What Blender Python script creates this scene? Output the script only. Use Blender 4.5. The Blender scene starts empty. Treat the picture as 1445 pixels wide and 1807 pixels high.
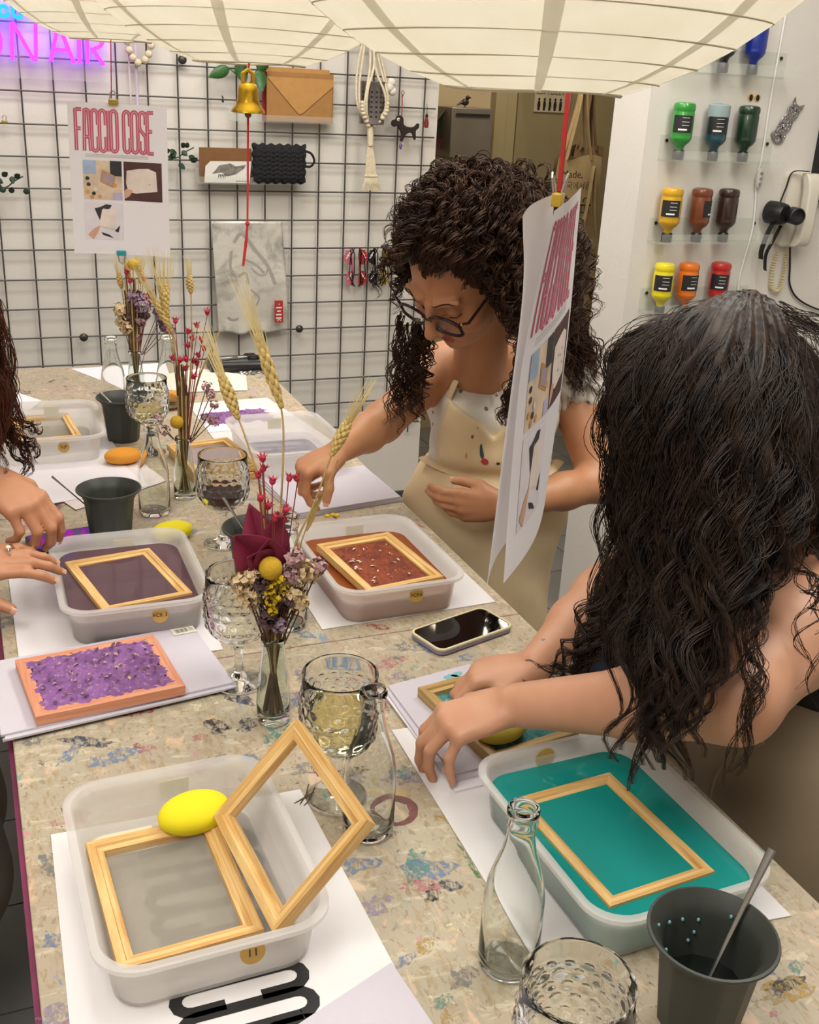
import bpy, bmesh, math, random
import numpy as np
from mathutils import Vector, Matrix, Euler, Quaternion
random.seed(7)
RNG = np.random.default_rng(11)
PI = math.pi
scene = bpy.context.scene
COL = scene.collection

# ------------------------------------------------------------------ camera
cam_data = bpy.data.cameras.new('camera')
cam_data.sensor_fit = 'VERTICAL'; cam_data.sensor_height = 36.0
cam_data.lens = 1890.0 / 1807.0 * 36.0
cam_data.clip_start = 0.02
cam = bpy.data.objects.new('camera', cam_data); COL.objects.link(cam)
_R = [[0.9265142438032147, 0.09629356423982957, -0.36372916506069064],
      [-0.37297063218481785, 0.3625836659066244, -0.854064396134958],
      [0.04964134927068822, 0.9269631247809715, 0.371853602562732]]
cam.matrix_world = Matrix.Translation((0, 0, 1.70)) @ Matrix(_R).to_4x4()
scene.camera = cam

# ------------------------------------------------------------------ light
scene.view_settings.view_transform = 'Standard'
scene.view_settings.look = 'None'
scene.view_settings.gamma = 1.0
scene.view_settings.use_curve_mapping = False
scene.view_settings.exposure = 0.72
world = bpy.data.worlds.new('world'); scene.world = world
world.use_nodes = True
world.node_tree.nodes['Background'].inputs[0].default_value = (0.95, 0.92, 0.88, 1)
world.node_tree.nodes['Background'].inputs[1].default_value = 0.12
scene.cycles.transparent_max_bounces = 24
scene.cycles.max_bounces = 9

def area(name, loc, size, power, color, rot=(0, 0, 0)):
    l = bpy.data.lights.new(name, 'AREA'); l.shape = 'RECTANGLE'
    l.size, l.size_y = size; l.energy = power; l.color = color
    o = bpy.data.objects.new(name, l); COL.objects.link(o)
    o.location = loc; o.rotation_euler = rot
    return o
area('ceiling_light_table', (0.45, 1.7, 2.84), (0.9, 2.6), 25, (1.0, 0.96, 0.89))
area('ceiling_light_aisle', (1.65, 1.2, 2.84), (0.5, 1.8), 23, (1.0, 0.96, 0.89))
area('ceiling_light_entry', (-0.6, 0.2, 2.84), (0.8, 1.2), 22, (1.0, 0.95, 0.88))
area('added_fill_back', (0.75, 2.9, 2.84), (1.6, 0.4), 13, (1.0, 0.95, 0.88))  # added fill that brightens the back wall, stands for no fixture
area('ceiling_light_hall', (2.2, 4.2, 2.60), (0.4, 0.4), 13.0, (1.0, 0.82, 0.60))

# ------------------------------------------------------------------ helpers: colour and materials
def lin(c):
    if isinstance(c, str):
        c = c.lstrip('#'); c = [int(c[i:i + 2], 16) / 255 for i in (0, 2, 4)]
    return tuple(((x / 12.92) if x <= 0.04045 else ((x + 0.055) / 1.055) ** 2.4) for x in c[:3]) + (1.0,)

class NT:
    """tiny node-tree writer"""
    def __init__(self, name):
        self.m = bpy.data.materials.new(name); self.m.use_nodes = True
        self.t = self.m.node_tree; self.n = self.t.nodes; self.n.clear()
        self.out = self.n.new('ShaderNodeOutputMaterial')
    def add(self, typ, **kw):
        nd = self.n.new(typ)
        for k, v in kw.items():
            if k in nd.inputs: self.set(nd.inputs[k], v)
            else: setattr(nd, k, v)
        return nd
    def set(self, sock, v):
        if isinstance(v, bpy.types.NodeSocket): self.t.links.new(v, sock)
        elif isinstance(v, str): sock.default_value = lin(v)
        else: sock.default_value = v
    def coord(self, which='Object', scale=(1, 1, 1), rot=(0, 0, 0), loc=(0, 0, 0)):
        tc = self.add('ShaderNodeTexCoord'); mp = self.add('ShaderNodeMapping')
        self.t.links.new(tc.outputs[which], mp.inputs[0])
        mp.inputs['Scale'].default_value = scale; mp.inputs['Rotation'].default_value = rot; mp.inputs['Location'].default_value = loc
        return mp.outputs[0]
    def noise(self, vec, scale, detail=3, rough=0.55, dist=0.0):
        nd = self.add('ShaderNodeTexNoise'); self.t.links.new(vec, nd.inputs['Vector'])
        nd.inputs['Scale'].default_value = scale; nd.inputs['Detail'].default_value = detail
        nd.inputs['Roughness'].default_value = rough; nd.inputs['Distortion'].default_value = dist
        return nd.outputs['Fac']
    def ramp(self, fac, stops, interp='LINEAR'):
        nd = self.add('ShaderNodeValToRGB'); self.t.links.new(fac, nd.inputs[0])
        cr = nd.color_ramp; cr.interpolation = interp
        while len(cr.elements) < len(stops): cr.elements.new(0.5)
        for e, (p, c) in zip(cr.elements, stops):
            e.position = p; e.color = lin(c) if isinstance(c, str) else (c, c, c, 1)
        return nd.outputs[0]
    def mix(self, fac, a, b, blend='MIX'):
        nd = self.add('ShaderNodeMix', data_type='RGBA', blend_type=blend)
        for s, v in ((nd.inputs[0], fac), (nd.inputs[6], a), (nd.inputs[7], b)): self.set(s, v)
        return nd.outputs[2]
    def math(self, op, a, b=0.0):
        nd = self.add('ShaderNodeMath', operation=op)
        self.set(nd.inputs[0], a); self.set(nd.inputs[1], b)
        return nd.outputs[0]
    def bump(self, h, strength=0.3, dist=0.002):
        nd = self.add('ShaderNodeBump'); self.t.links.new(h, nd.inputs['Height'])
        nd.inputs['Strength'].default_value = strength; nd.inputs['Distance'].default_value = dist
        return nd.outputs[0]
    def bsdf(self, **kw):
        nd = self.add('ShaderNodeBsdfPrincipled')
        for k, v in kw.items(): self.set(nd.inputs[k.replace('_', ' ')], v)
        return nd.outputs[0]
    def done(self, shader):
        self.t.links.new(shader, self.out.inputs[0]); return self.m

MAT = {}
def pm(name, col, rough=0.5, metal=0.0, var=0.0, vscale=20.0, bump=0.0, bscale=80.0, **kw):
    """plain principled material, optionally with noise variation and fine relief"""
    if name in MAT: return MAT[name]
    t = NT(name); args = dict(Roughness=rough, Metallic=metal)
    vec = t.coord('Object')
    if var > 0:
        c = lin(col); n = t.noise(vec, vscale, 4)
        dk = tuple(x * (1 - var) for x in c[:3]) + (1,); lt = tuple(min(1, x * (1 + var)) for x in c[:3]) + (1,)
        args['Base_Color'] = t.mix(t.ramp(n, [(0.3, 0.0), (0.7, 1.0)]), dk, lt)
    else: args['Base_Color'] = lin(col)
    if bump > 0: args['Normal'] = t.bump(t.noise(vec, bscale, 3), bump)
    args.update(kw)
    MAT[name] = t.done(t.bsdf(**args)); return MAT[name]

def emit(name, col, strength):
    if name in MAT: return MAT[name]
    t = NT(name); e = t.add('ShaderNodeEmission'); e.inputs[0].default_value = lin(col); e.inputs[1].default_value = strength
    MAT[name] = t.done(e.outputs[0]); return MAT[name]

def glass(name, col='#f4f8f4', rough=0.0, ior=1.46):
    if name in MAT: return MAT[name]
    t = NT(name)
    MAT[name] = t.done(t.bsdf(Base_Color=lin(col), Roughness=rough, IOR=ior, Transmission_Weight=1.0)); return MAT[name]

def see_through(name, col, tint, clear=0.3, trans=0.25, rough=0.35, spec=0.5):
    """milky plastic / cloudy water: part clear, part translucent, part diffuse with a gloss"""
    if name in MAT: return MAT[name]
    t = NT(name)
    b = t.bsdf(Base_Color=lin(col), Roughness=rough, Specular_IOR_Level=spec)
    tr = t.add('ShaderNodeBsdfTranslucent'); tr.inputs[0].default_value = lin(col)
    tp = t.add('ShaderNodeBsdfTransparent'); tp.inputs[0].default_value = lin(tint)
    m1 = t.add('ShaderNodeMixShader'); m1.inputs[0].default_value = trans
    t.t.links.new(b, m1.inputs[1]); t.t.links.new(tr.outputs[0], m1.inputs[2])
    m2 = t.add('ShaderNodeMixShader'); m2.inputs[0].default_value = clear
    t.t.links.new(m1.outputs[0], m2.inputs[1]); t.t.links.new(tp.outputs[0], m2.inputs[2])
    MAT[name] = t.done(m2.outputs[0]); return MAT[name]

# ------------------------------------------------------------------ helpers: meshes
class MB:
    """collects vertices and faces; build() links them as ONE mesh object"""
    def __init__(self): self.v = []; self.f = []; self.mi = []; self.cur = 0
    def add(self, verts, faces):
        o = len(self.v); self.v.extend([tuple(map(float, p)) for p in verts])
        self.f.extend([tuple(i + o for i in f) for f in faces]); self.mi.extend([self.cur] * len(faces)); return self
    def box(self, c, s, rz=0.0, M=None):
        x, y, z = (k / 2 for k in s)
        pts = [(-x, -y, -z), (x, -y, -z), (x, y, -z), (-x, y, -z), (-x, -y, z), (x, -y, z), (x, y, z), (-x, y, z)]
        ca, sa = math.cos(rz), math.sin(rz)
        pts = [(c[0] + p[0] * ca - p[1] * sa, c[1] + p[0] * sa + p[1] * ca, c[2] + p[2]) for p in pts]
        if M is not None: pts = [tuple(M @ Vector(p)) for p in pts]
        return self.add(pts, [(0, 3, 2, 1), (4, 5, 6, 7), (0, 1, 5, 4), (1, 2, 6, 5), (2, 3, 7, 6), (3, 0, 4, 7)])
    def loft(self, rings, closed=True, cap0=True, cap1=True):
        n = len(rings[0]); V = [p for r in rings for p in r]; F = []
        for i in range(len(rings) - 1):
            for j in range(n if closed else n - 1):
                k = (j + 1) % n
                F.append((i * n + j, i * n + k, (i + 1) * n + k, (i + 1) * n + j))
        if cap0 and closed: F.append(tuple(reversed(range(n))))
        if cap1 and closed: F.append(tuple(range((len(rings) - 1) * n, len(rings) * n)))
        return self.add(V, F)
    def lathe(self, prof, n=32, c=(0, 0, 0), cap0=True, cap1=True, fn=None):
        rings = []
        for i, (r, z) in enumerate(prof):
            rg = []
            for j in range(n):
                a = 2 * PI * j / n; rr = r if fn is None else fn(r, z, a, i)
                rg.append((c[0] + rr * math.cos(a), c[1] + rr * math.sin(a), c[2] + z))
            rings.append(rg)
        return self.loft(rings, True, cap0, cap1)
    def tube(self, pts, r, n=6, cap=True, flat=None):
        pts = [Vector(p) for p in pts]; m = len(pts)
        rs = r if hasattr(r, '__len__') else [r] * m
        rings = []; nrm = None
        for i in range(m):
            t = (pts[min(i + 1, m - 1)] - pts[max(i - 1, 0)])
            if t.length < 1e-9: t = Vector((0, 0, 1))
            t.normalize()
            if nrm is None:
                nrm = t.cross(Vector((0, 0, 1)) if abs(t.z) < 0.9 else Vector((1, 0, 0))).normalized()
            else:
                nrm = nrm - t * nrm.dot(t)
                nrm = nrm.normalized() if nrm.length > 1e-9 else t.orthogonal().normalized()
            b = t.cross(nrm)
            rings.append([pts[i] + (nrm * math.cos(2 * PI * k / n) + b * math.sin(2 * PI * k / n) * (flat or 1.0)) * rs[i] for k in range(n)])
        return self.loft(rings, True, cap, cap)
    def prism(self, poly, z0, z1):
        """polygon in xy extruded from z0 to z1"""
        n = len(poly)
        return self.loft([[(x, y, z0) for x, y in poly], [(x, y, z1) for x, y in poly]])
    def grid(self, fn, nu, nv):
        V = [fn(i / nu, j / nv) for j in range(nv + 1) for i in range(nu + 1)]
        F = [(j * (nu + 1) + i, j * (nu + 1) + i + 1, (j + 1) * (nu + 1) + i + 1, (j + 1) * (nu + 1) + i) for j in range(nv) for i in range(nu)]
        return self.add(V, F)
    def ball(self, c, r, n=12, m=8):
        rx, ry, rz = r if hasattr(r, '__len__') else (r, r, r)
        V = [(c[0], c[1], c[2] - rz)]; F = []
        for i in range(1, m):
            a = -PI / 2 + PI * i / m
            for j in range(n):
                b = 2 * PI * j / n; V.append((c[0] + rx * math.cos(a) * math.cos(b), c[1] + ry * math.cos(a) * math.sin(b), c[2] + rz * math.sin(a)))
        V.append((c[0], c[1], c[2] + rz)); L = len(V) - 1
        for j in range(n): F.append((0, 1 + (j + 1) % n, 1 + j))
        for i in range(m - 2):
            for j in range(n):
                a = 1 + i * n + j; b = 1 + i * n + (j + 1) % n; F.append((a, b, b + n, a + n))
        for j in range(n): F.append((L, L - n + j, L - n + (j + 1) % n))
        return self.add(V, F)
    def xf(self, M):
        self.v = [tuple(M @ Vector(p)) for p in self.v]; return self
    def mesh(self, name, mats, smooth=True, angle=40):
        me = bpy.data.meshes.new(name); me.from_pydata(self.v, [], self.f)
        for m in (mats if isinstance(mats, (list, tuple)) else [mats]): me.materials.append(m)
        if any(self.mi): me.polygons.foreach_set('material_index', self.mi)
        if smooth:
            me.polygons.foreach_set('use_smooth', [True] * len(me.polygons))
            if angle: me.set_sharp_from_angle(angle=math.radians(angle))
        me.update(); return me
    def build(self, name, mats, parent=None, loc=(0, 0, 0), rot=(0, 0, 0), smooth=True, angle=40, bevel=0.0):
        o = bpy.data.objects.new(name, self.mesh(name, mats, smooth, angle)); COL.objects.link(o)
        o.parent = parent; o.location = loc; o.rotation_euler = rot
        if bevel:
            md = o.modifiers.new('bevel', 'BEVEL'); md.width = bevel; md.segments = 2; md.limit_method = 'ANGLE'; md.angle_limit = math.radians(50)
        return o

def tag(o, label=None, cat=None, group=None, kind=None):
    if label: o['label'] = label
    if cat: o['category'] = cat
    if group: o['group'] = group
    if kind: o['kind'] = kind
    return o
def thing(name, label, cat, loc=(0, 0, 0), rot=(0, 0, 0), group=None):
    o = bpy.data.objects.new(name, None); COL.objects.link(o)
    o.empty_display_size = 0.02
    o.location = loc; o.rotation_euler = rot
    return tag(o, label, cat, group)
def link_mesh(name, me, parent=None, loc=(0, 0, 0), rot=(0, 0, 0), scale=None):
    o = bpy.data.objects.new(name, me); COL.objects.link(o)
    o.parent = parent; o.location = loc; o.rotation_euler = rot
    if scale is not None: o.scale = scale if hasattr(scale, '__len__') else (scale,) * 3
    return o
def copy_tree(o, parent=None):
    c = o.copy(); COL.objects.link(c); c.parent = parent
    for ch in list(o.children): copy_tree(ch, c)
    return c
def rrect(w, h, r, n=5, cx=0.0, cy=0.0):
    """rounded rectangle outline, counter-clockwise"""
    out = []
    for (sx, sy, a0) in ((1, 1, 0), (-1, 1, 90), (-1, -1, 180), (1, -1, 270)):
        for k in range(n + 1):
            a = math.radians(a0 + 90 * k / n)
            out.append((cx + sx * (w / 2 - r) + r * math.cos(a), cy + sy * (h / 2 - r) + r * math.sin(a)))
    return out
def bez(pts, n=24):
    """Catmull-Rom through points"""
    P = [np.array(p, float) for p in pts]; P = [2 * P[0] - P[1]] + P + [2 * P[-1] - P[-2]]
    out = []; segs = len(P) - 3; per = max(2, n // segs)
    for i in range(segs):
        a, b, c, d = P[i:i + 4]
        for k in range(per):
            t = k / per
            out.append(0.5 * (2 * b + (c - a) * t + (2 * a - 5 * b + 4 * c - d) * t * t + (3 * b - a - 3 * c + d) * t ** 3))
    out.append(P[-2]); return [tuple(p) for p in out]
def text_mesh(name, body, size, mat, extrude=0.0002, font=None):
    cu = bpy.data.curves.new(name, 'FONT'); cu.body = body; cu.size = size; cu.extrude = extrude
    cu.align_x = 'CENTER'; cu.align_y = 'CENTER'; cu.resolution_u = 3
    tmp = bpy.data.objects.new('tmp', cu); COL.objects.link(tmp)
    dg = bpy.context.evaluated_depsgraph_get(); me = bpy.data.meshes.new_from_object(tmp.evaluated_get(dg))
    bpy.data.objects.remove(tmp); bpy.data.curves.remove(cu)
    me.name = name; me.materials.clear(); me.materials.append(mat); return me
def stroke(mb, pts, w, z=0.0, th=0.0003, closed=False):
    """flat ribbon of width w along a 2-D polyline, lying in xy at height z"""
    P = [np.array(p, float) for p in pts]; n = len(P); L = []; R_ = []
    for i in range(n):
        if closed: a, b = P[(i - 1) % n], P[(i + 1) % n]
        else: a, b = P[max(i - 1, 0)], P[min(i + 1, n - 1)]
        t = b - a; t = t / (np.linalg.norm(t) + 1e-9); nn = np.array([-t[1], t[0]]) * w / 2
        L.append(P[i] + nn); R_.append(P[i] - nn)
    V = [(p[0], p[1], z + th) for p in L] + [(p[0], p[1], z + th) for p in R_]
    F = [(i, n + i, n + (i + 1) % n, (i + 1) % n) for i in range(n if closed else n - 1)]
    return mb.add(V, F)

# ------------------------------------------------------------------ helpers: signed-distance sculpting (bodies, hair masses, cloth)
class SDF:
    def __init__(self, lo, hi, h):
        self.lo = np.array(lo, np.float32); self.h = h
        self.n = np.ceil((np.array(hi) - np.array(lo)) / h).astype(int) + 1
        self.D = np.full(self.n, 1.0, np.float32)
    def sub(self, lo, hi):
        a = np.clip(np.floor((np.array(lo) - self.lo) / self.h).astype(int), 0, self.n)
        b = np.clip(np.ceil((np.array(hi) - self.lo) / self.h).astype(int) + 1, 0, self.n)
        if np.any(b <= a): return None
        sl = tuple(slice(i, j) for i, j in zip(a, b))
        ax = [self.lo[k] + self.h * np.arange(a[k], b[k], dtype=np.float32) for k in range(3)]
        return sl, ax[0][:, None, None], ax[1][None, :, None], ax[2][None, None, :]
    def put(self, sl, d, k, neg=False):
        D = self.D[sl]
        if neg:
            d = -d
            if k <= 0: self.D[sl] = np.maximum(D, d); return
            hh = np.clip(0.5 - 0.5 * (d - D) / k, 0, 1); self.D[sl] = d * (1 - hh) + D * hh + k * hh * (1 - hh)
        else:
            if k <= 0: self.D[sl] = np.minimum(D, d); return
            hh = np.clip(0.5 + 0.5 * (D - d) / k, 0, 1); self.D[sl] = D * (1 - hh) + d * hh - k * hh * (1 - hh)
    def cone(self, a, b, ra, rb, k=0.01, neg=False):
        a = np.array(a, float); b = np.array(b, float); m = max(ra, rb) + k + 3 * self.h
        s = self.sub(np.minimum(a, b) - m, np.maximum(a, b) + m)
        if s is None: return self
        sl, X, Y, Z = s; ab = b - a; L = float(ab @ ab) + 1e-12
        t = np.clip(((X - a[0]) * ab[0] + (Y - a[1]) * ab[1] + (Z - a[2]) * ab[2]) / L, 0, 1)
        d = np.sqrt((X - a[0] - t * ab[0]) ** 2 + (Y - a[1] - t * ab[1]) ** 2 + (Z - a[2] - t * ab[2]) ** 2) - (ra + (rb - ra) * t)
        self.put(sl, d.astype(np.float32), k, neg); return self
    def ell(self, c, r, k=0.01, R=None, neg=False):
        """ellipsoid; R (3x3, columns = local axes in world) optional"""
        c = np.array(c, float); r = np.array(r, float) if hasattr(r, '__len__') else np.full(3, float(r))
        e = (np.abs(R) @ r if R is not None else r) + k + 3 * self.h
        s = self.sub(c - e, c + e)
        if s is None: return self
        sl, X, Y, Z = s; X = X - c[0]; Y = Y - c[1]; Z = Z - c[2]
        if R is not None:
            X, Y, Z = (R[0, i] * X + R[1, i] * Y + R[2, i] * Z for i in range(3))
        k0 = np.sqrt((X / r[0]) ** 2 + (Y / r[1]) ** 2 + (Z / r[2]) ** 2)
        k1 = np.sqrt((X / r[0] ** 2) ** 2 + (Y / r[1] ** 2) ** 2 + (Z / r[2] ** 2) ** 2) + 1e-6
        self.put(sl, (k0 * (k0 - 1) / k1).astype(np.float32), k, neg); return self
    def chain(self, pts, rs, k=0.01):
        for i in range(len(pts) - 1): self.cone(pts[i], pts[i + 1], rs[i], rs[i + 1], k)
        return self
    def cut(self, fn):
        """intersect with fn(X,Y,Z) <= 0"""
        ax = [self.lo[k] + self.h * np.arange(self.n[k], dtype=np.float32) for k in range(3)]
        self.D = np.maximum(self.D, fn(ax[0][:, None, None], ax[1][None, :, None], ax[2][None, None, :]).astype(np.float32)); return self
    def offset(self, fn):
        ax = [self.lo[k] + self.h * np.arange(self.n[k], dtype=np.float32) for k in range(3)]
        self.D = self.D - fn(ax[0][:, None, None], ax[1][None, :, None], ax[2][None, None, :]).astype(np.float32); return self
    def nets(self):
        D = self.D; nx, ny, nz = D.shape; S = D < 0
        cnt = np.zeros((nx - 1, ny - 1, nz - 1), np.int8)
        for i in (0, 1):
            for j in (0, 1):
                for k in (0, 1): cnt += S[i:nx - 1 + i, j:ny - 1 + j, k:nz - 1 + k]
        act = np.argwhere((cnt > 0) & (cnt < 8)); del cnt
        idx = np.full((nx - 1, ny - 1, nz - 1), -1, np.int32)
        idx[act[:, 0], act[:, 1], act[:, 2]] = np.arange(len(act))
        acc = np.zeros((len(act), 3)); num = np.zeros(len(act))
        cor = [(i, j, k) for i in (0, 1) for j in (0, 1) for k in (0, 1)]
        val = {c: D[act[:, 0] + c[0], act[:, 1] + c[1], act[:, 2] + c[2]] for c in cor}
        for c in cor:
            for ax in range(3):
                if c[ax] == 0:
                    e = list(c); e[ax] = 1; e = tuple(e); a, b = val[c], val[e]
                    m = (a < 0) != (b < 0); t = np.where(m, a / (a - b + 1e-12), 0)
                    p = np.tile(np.array(c, float), (len(act), 1)); p[:, ax] += t
                    acc[m] += p[m]; num[m] += 1
        V = self.lo + self.h * (act + acc / num[:, None])
        F = []
        for ax in range(3):
            sl0 = [slice(None)] * 3; sl1 = [slice(None)] * 3
            sl0[ax] = slice(0, -1); sl1[ax] = slice(1, None)
            A = S[tuple(sl0)]; B = S[tuple(sl1)]
            e = np.argwhere(A != B); u, w = (ax + 1) % 3, (ax + 2) % 3
            ok = (e[:, u] > 0) & (e[:, w] > 0) & (e[:, u] < (D.shape[u] - 1)) & (e[:, w] < (D.shape[w] - 1)); e = e[ok]
            def g(du, dw):
                q = e.copy(); q[:, u] -= du; q[:, w] -= dw; return idx[q[:, 0], q[:, 1], q[:, 2]]
            q = np.stack([g(0, 0), g(1, 0), g(1, 1), g(0, 1)], 1)
            flip = ~A[e[:, 0], e[:, 1], e[:, 2]]
            q[flip] = q[flip][:, ::-1]; F.append(q)
        return V, np.concatenate(F)
    def build(self, name, mats, parent=None, mat_fn=None, smooth=2):
        V, F = self.nets()
        if smooth:
            E = np.concatenate([F[:, [0, 1]], F[:, [1, 2]], F[:, [2, 3]], F[:, [3, 0]]])
            deg = np.bincount(E[:, 0], minlength=len(V)).astype(float); deg[deg == 0] = 1
            for _ in range(smooth):
                A = np.zeros_like(V)
                for c in range(3): A[:, c] = np.bincount(E[:, 0], V[E[:, 1], c], minlength=len(V)) / deg
                V = V * 0.45 + A * 0.55
        me = bpy.data.meshes.new(name); me.vertices.add(len(V)); me.vertices.foreach_set('co', V.astype(np.float32).ravel())
        me.loops.add(F.size); me.loops.foreach_set('vertex_index', F.astype(np.int32).ravel())
        me.polygons.add(len(F)); me.polygons.foreach_set('loop_start', np.arange(0, F.size, 4, dtype=np.int32))
        for m in (mats if isinstance(mats, (list, tuple)) else [mats]): me.materials.append(m)
        if mat_fn is not None:
            me.polygons.foreach_set('material_index', mat_fn(V[F].mean(1)).astype(np.int32))
        me.polygons.foreach_set('use_smooth', np.ones(len(F), bool)); me.update(calc_edges=True); me.validate()
        o = bpy.data.objects.new(name, me); COL.objects.link(o)
        if parent is not None:
            o.parent = parent; o.matrix_parent_inverse = Matrix.Translation(parent.location).inverted() if parent.rotation_euler[:] == (0, 0, 0) else parent.matrix_basis.inverted()
        return o

def strands(name, paths, r0, mat, parent=None, sides=3, taper=0.25):
    """many thin tapered tubes in one mesh (hair); paths: list of (m,3) arrays with equal m"""
    P = np.array(paths, float); n, m, _ = P.shape
    T = np.gradient(P, axis=1); T /= np.linalg.norm(T, axis=2, keepdims=True) + 1e-9
    up = np.tile(np.array([0.31, 0.57, 0.76]), (n, m, 1))
    N = np.cross(T, up); N /= np.linalg.norm(N, axis=2, keepdims=True) + 1e-9
    B = np.cross(T, N)
    r = (np.ones(n) * r0)[:, None] * np.interp(np.linspace(0, 1, m), [0, 0.75, 1], [1, 0.9, taper])[None, :]
    rings = np.stack([P + (N * math.cos(2 * PI * k / sides) + B * math.sin(2 * PI * k / sides)) * r[..., None] for k in range(sides)], 2)
    V = rings.reshape(-1, 3)
    base = (np.arange(n)[:, None] * m + np.arange(m - 1)[None, :]).ravel() * sides
    F = np.concatenate([np.stack([base + k, base + (k + 1) % sides, base + sides + (k + 1) % sides, base + sides + k], 1) for k in range(sides)])
    me = bpy.data.meshes.new(name); me.vertices.add(len(V)); me.vertices.foreach_set('co', V.astype(np.float32).ravel())
    me.loops.add(F.size); me.loops.foreach_set('vertex_index', F.astype(np.int32).ravel())
    me.polygons.add(len(F)); me.polygons.foreach_set('loop_start', np.arange(0, F.size, 4, dtype=np.int32))
    me.materials.append(mat); me.polygons.foreach_set('use_smooth', np.ones(len(F), bool)); me.update(calc_edges=True)
    o = bpy.data.objects.new(name, me); COL.objects.link(o)
    if parent is not None: o.parent = parent; o.matrix_parent_inverse = parent.matrix_basis.inverted()
    return o
# ================================================================== THE ROOM
def wall_mat(name, c, c2):
    t = NT(name); v = t.coord('Object'); n = t.noise(v, 3.0, 5); n2 = t.noise(v, 60, 3)
    return t.done(t.bsdf(Base_Color=t.mix(t.ramp(n, [(0.3, 0.0), (0.75, 1.0)]), lin(c), lin(c2)), Roughness=0.85, Normal=t.bump(n2, 0.25, 0.003)))
M_wall = wall_mat('wall_paint', '#dcd7cf', '#d5d0c8')
M_hall = wall_mat('hall_paint', '#a99c80', '#9d9076')
M_white = pm('white_paint', '#d8d3cf', 0.6)
def struct(name, mb, mat, parent=None, **kw):
    o = mb.build(name, mat, parent, **kw)
    if parent is None: o['kind'] = 'structure'
    return o
def slab(x0, x1, y0, y1, z0, z1): return MB().box(((x0 + x1) / 2, (y0 + y1) / 2, (z0 + z1) / 2), (x1 - x0, y1 - y0, z1 - z0))
M_grout = pm('grout', '#5a5a58', 0.9)
floor = struct('floor', slab(-2.0, 3.6, -1.6, 5.1, -0.06, -0.004), M_grout)
M_tile = pm('grey_tile', '#6a6a69', 0.45, var=0.12, vscale=4)
_tm = MB().box((0, 0, -0.003), (0.296, 0.296, 0.006)).mesh('floor_tile', M_tile, False)
for i in range(17):
    for j in range(15):
        link_mesh('floor_tile', _tm, floor, (-1.65 + 0.3 * i, 0.65 + 0.3 * j, 0))
struct('ceiling', slab(-2.0, 3.6, -1.6, 5.1, 2.9, 3.0), M_white)
struct('wall_back', slab(-2.0, 1.71, 3.95, 4.07, 0, 2.9), M_wall)
struct('wall_right_shelves', slab(1.826, 3.6, 2.73, 2.91, 0, 2.9), M_wall)
struct('wall_right', slab(3.5, 3.6, -1.6, 2.73, 0, 2.9), M_wall)
struct('wall_left', slab(-2.0, -1.9, -1.6, 3.95, 0, 2.9), M_wall)
struct('wall_front', slab(-1.9, 3.5, -1.6, -1.5, 0, 2.9), M_wall)
struct('wall_hall', slab(-2.0, 3.6, 5.0, 5.1, 0, 2.9), M_hall)
struct('wall_hall_left', slab(0.9, 1.0, 4.07, 5.0, 0, 2.9), M_hall)
struct('wall_hall_right', slab(3.5, 3.6, 2.91, 5.0, 0, 2.9), M_hall)
struct('baseboard_back', slab(-1.9, 1.71, 3.935, 3.95, 0, 0.085), pm('dark_skirting', '#3c3f3c', 0.6))
struct('baseboard_right', slab(1.83, 3.5, 2.718, 2.73, 0, 0.012), pm('dark_skirting', '#3c3f3c', 0.6))
M_olive = pm('olive_door', '#7d7458', 0.5, var=0.05, vscale=3)
d = struct('door_1', slab(2.57, 3.30, 4.962, 4.985, 0, 2.1), M_olive)
MB().tube([(2.64, 4.955, 1.0), (2.64, 4.92, 1.0), (2.75, 4.92, 1.0)], 0.009, 8).build('door_handle', pm('steel', '#b8b8b8', 0.3, 1.0), d)
tr = struct('trim_1', slab(2.44, 2.50, 4.94, 5.0, 0, 2.18), pm('olive_trim', '#8d8465', 0.5))
struct('trim_2', slab(2.50, 2.56, 4.955, 5.0, 0, 2.14), pm('olive_trim', '#8d8465', 0.5))

def wp(mb, poly, y0, th):
    """outline in x,z as a solid from y0 towards the room"""
    return mb.loft([[(x, y0, z) for x, z in poly][::-1], [(x, y0 - th, z) for x, z in poly][::-1]])
def wthing(name, label, cat, x, z, y=3.95, group=None): return thing(name, label, cat, (x, y, z), group=group)

# ------------------------------------------------------------------ wire grid on the back wall
M_wire = pm('dark_wire', '#4d4a46', 0.45, 0.3)
grid = thing('wire_grid', 'dark wire mesh panel covering the white back wall', 'wire grid', (0.6, 3.93, 0.3))
gx = [1.645 - 0.1012 * k for k in range(19)]; gz = [0.396 + 0.1014 * k for k in range(19)]
z0, z1 = gz[0] - 0.045, gz[-1] + 0.03
_v = MB().tube([(0, 0, z0), (0, 0, z1)], 0.0030, 6).mesh('wire', M_wire)
_h = MB().tube([(gx[-1] - 0.04, 0, 0), (gx[0] + 0.045, 0, 0)], 0.0030, 6).mesh('wire', M_wire)
for x in gx: link_mesh('wire', _v, grid, (x - 0.6, 0.0, -0.3))
for z in gz: link_mesh('wire', _h, grid, (-0.6, -0.006, z - 0.3))
_k = MB().lathe([(0.004, 0), (0.014, 0.002), (0.015, 0.008), (0.010, 0.014), (0.003, 0.016)], 12).xf(Matrix.Rotation(PI / 2, 4, 'X')).mesh('fixing_knob', pm('knob_grey', '#4c4945', 0.4, 0.6))
for x, z in ((0.373, 0.800), (1.170, 0.803), (0.75, 1.733)): link_mesh('fixing_knob', _k, grid, (x - 0.6, -0.004, z - 0.3))

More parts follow.
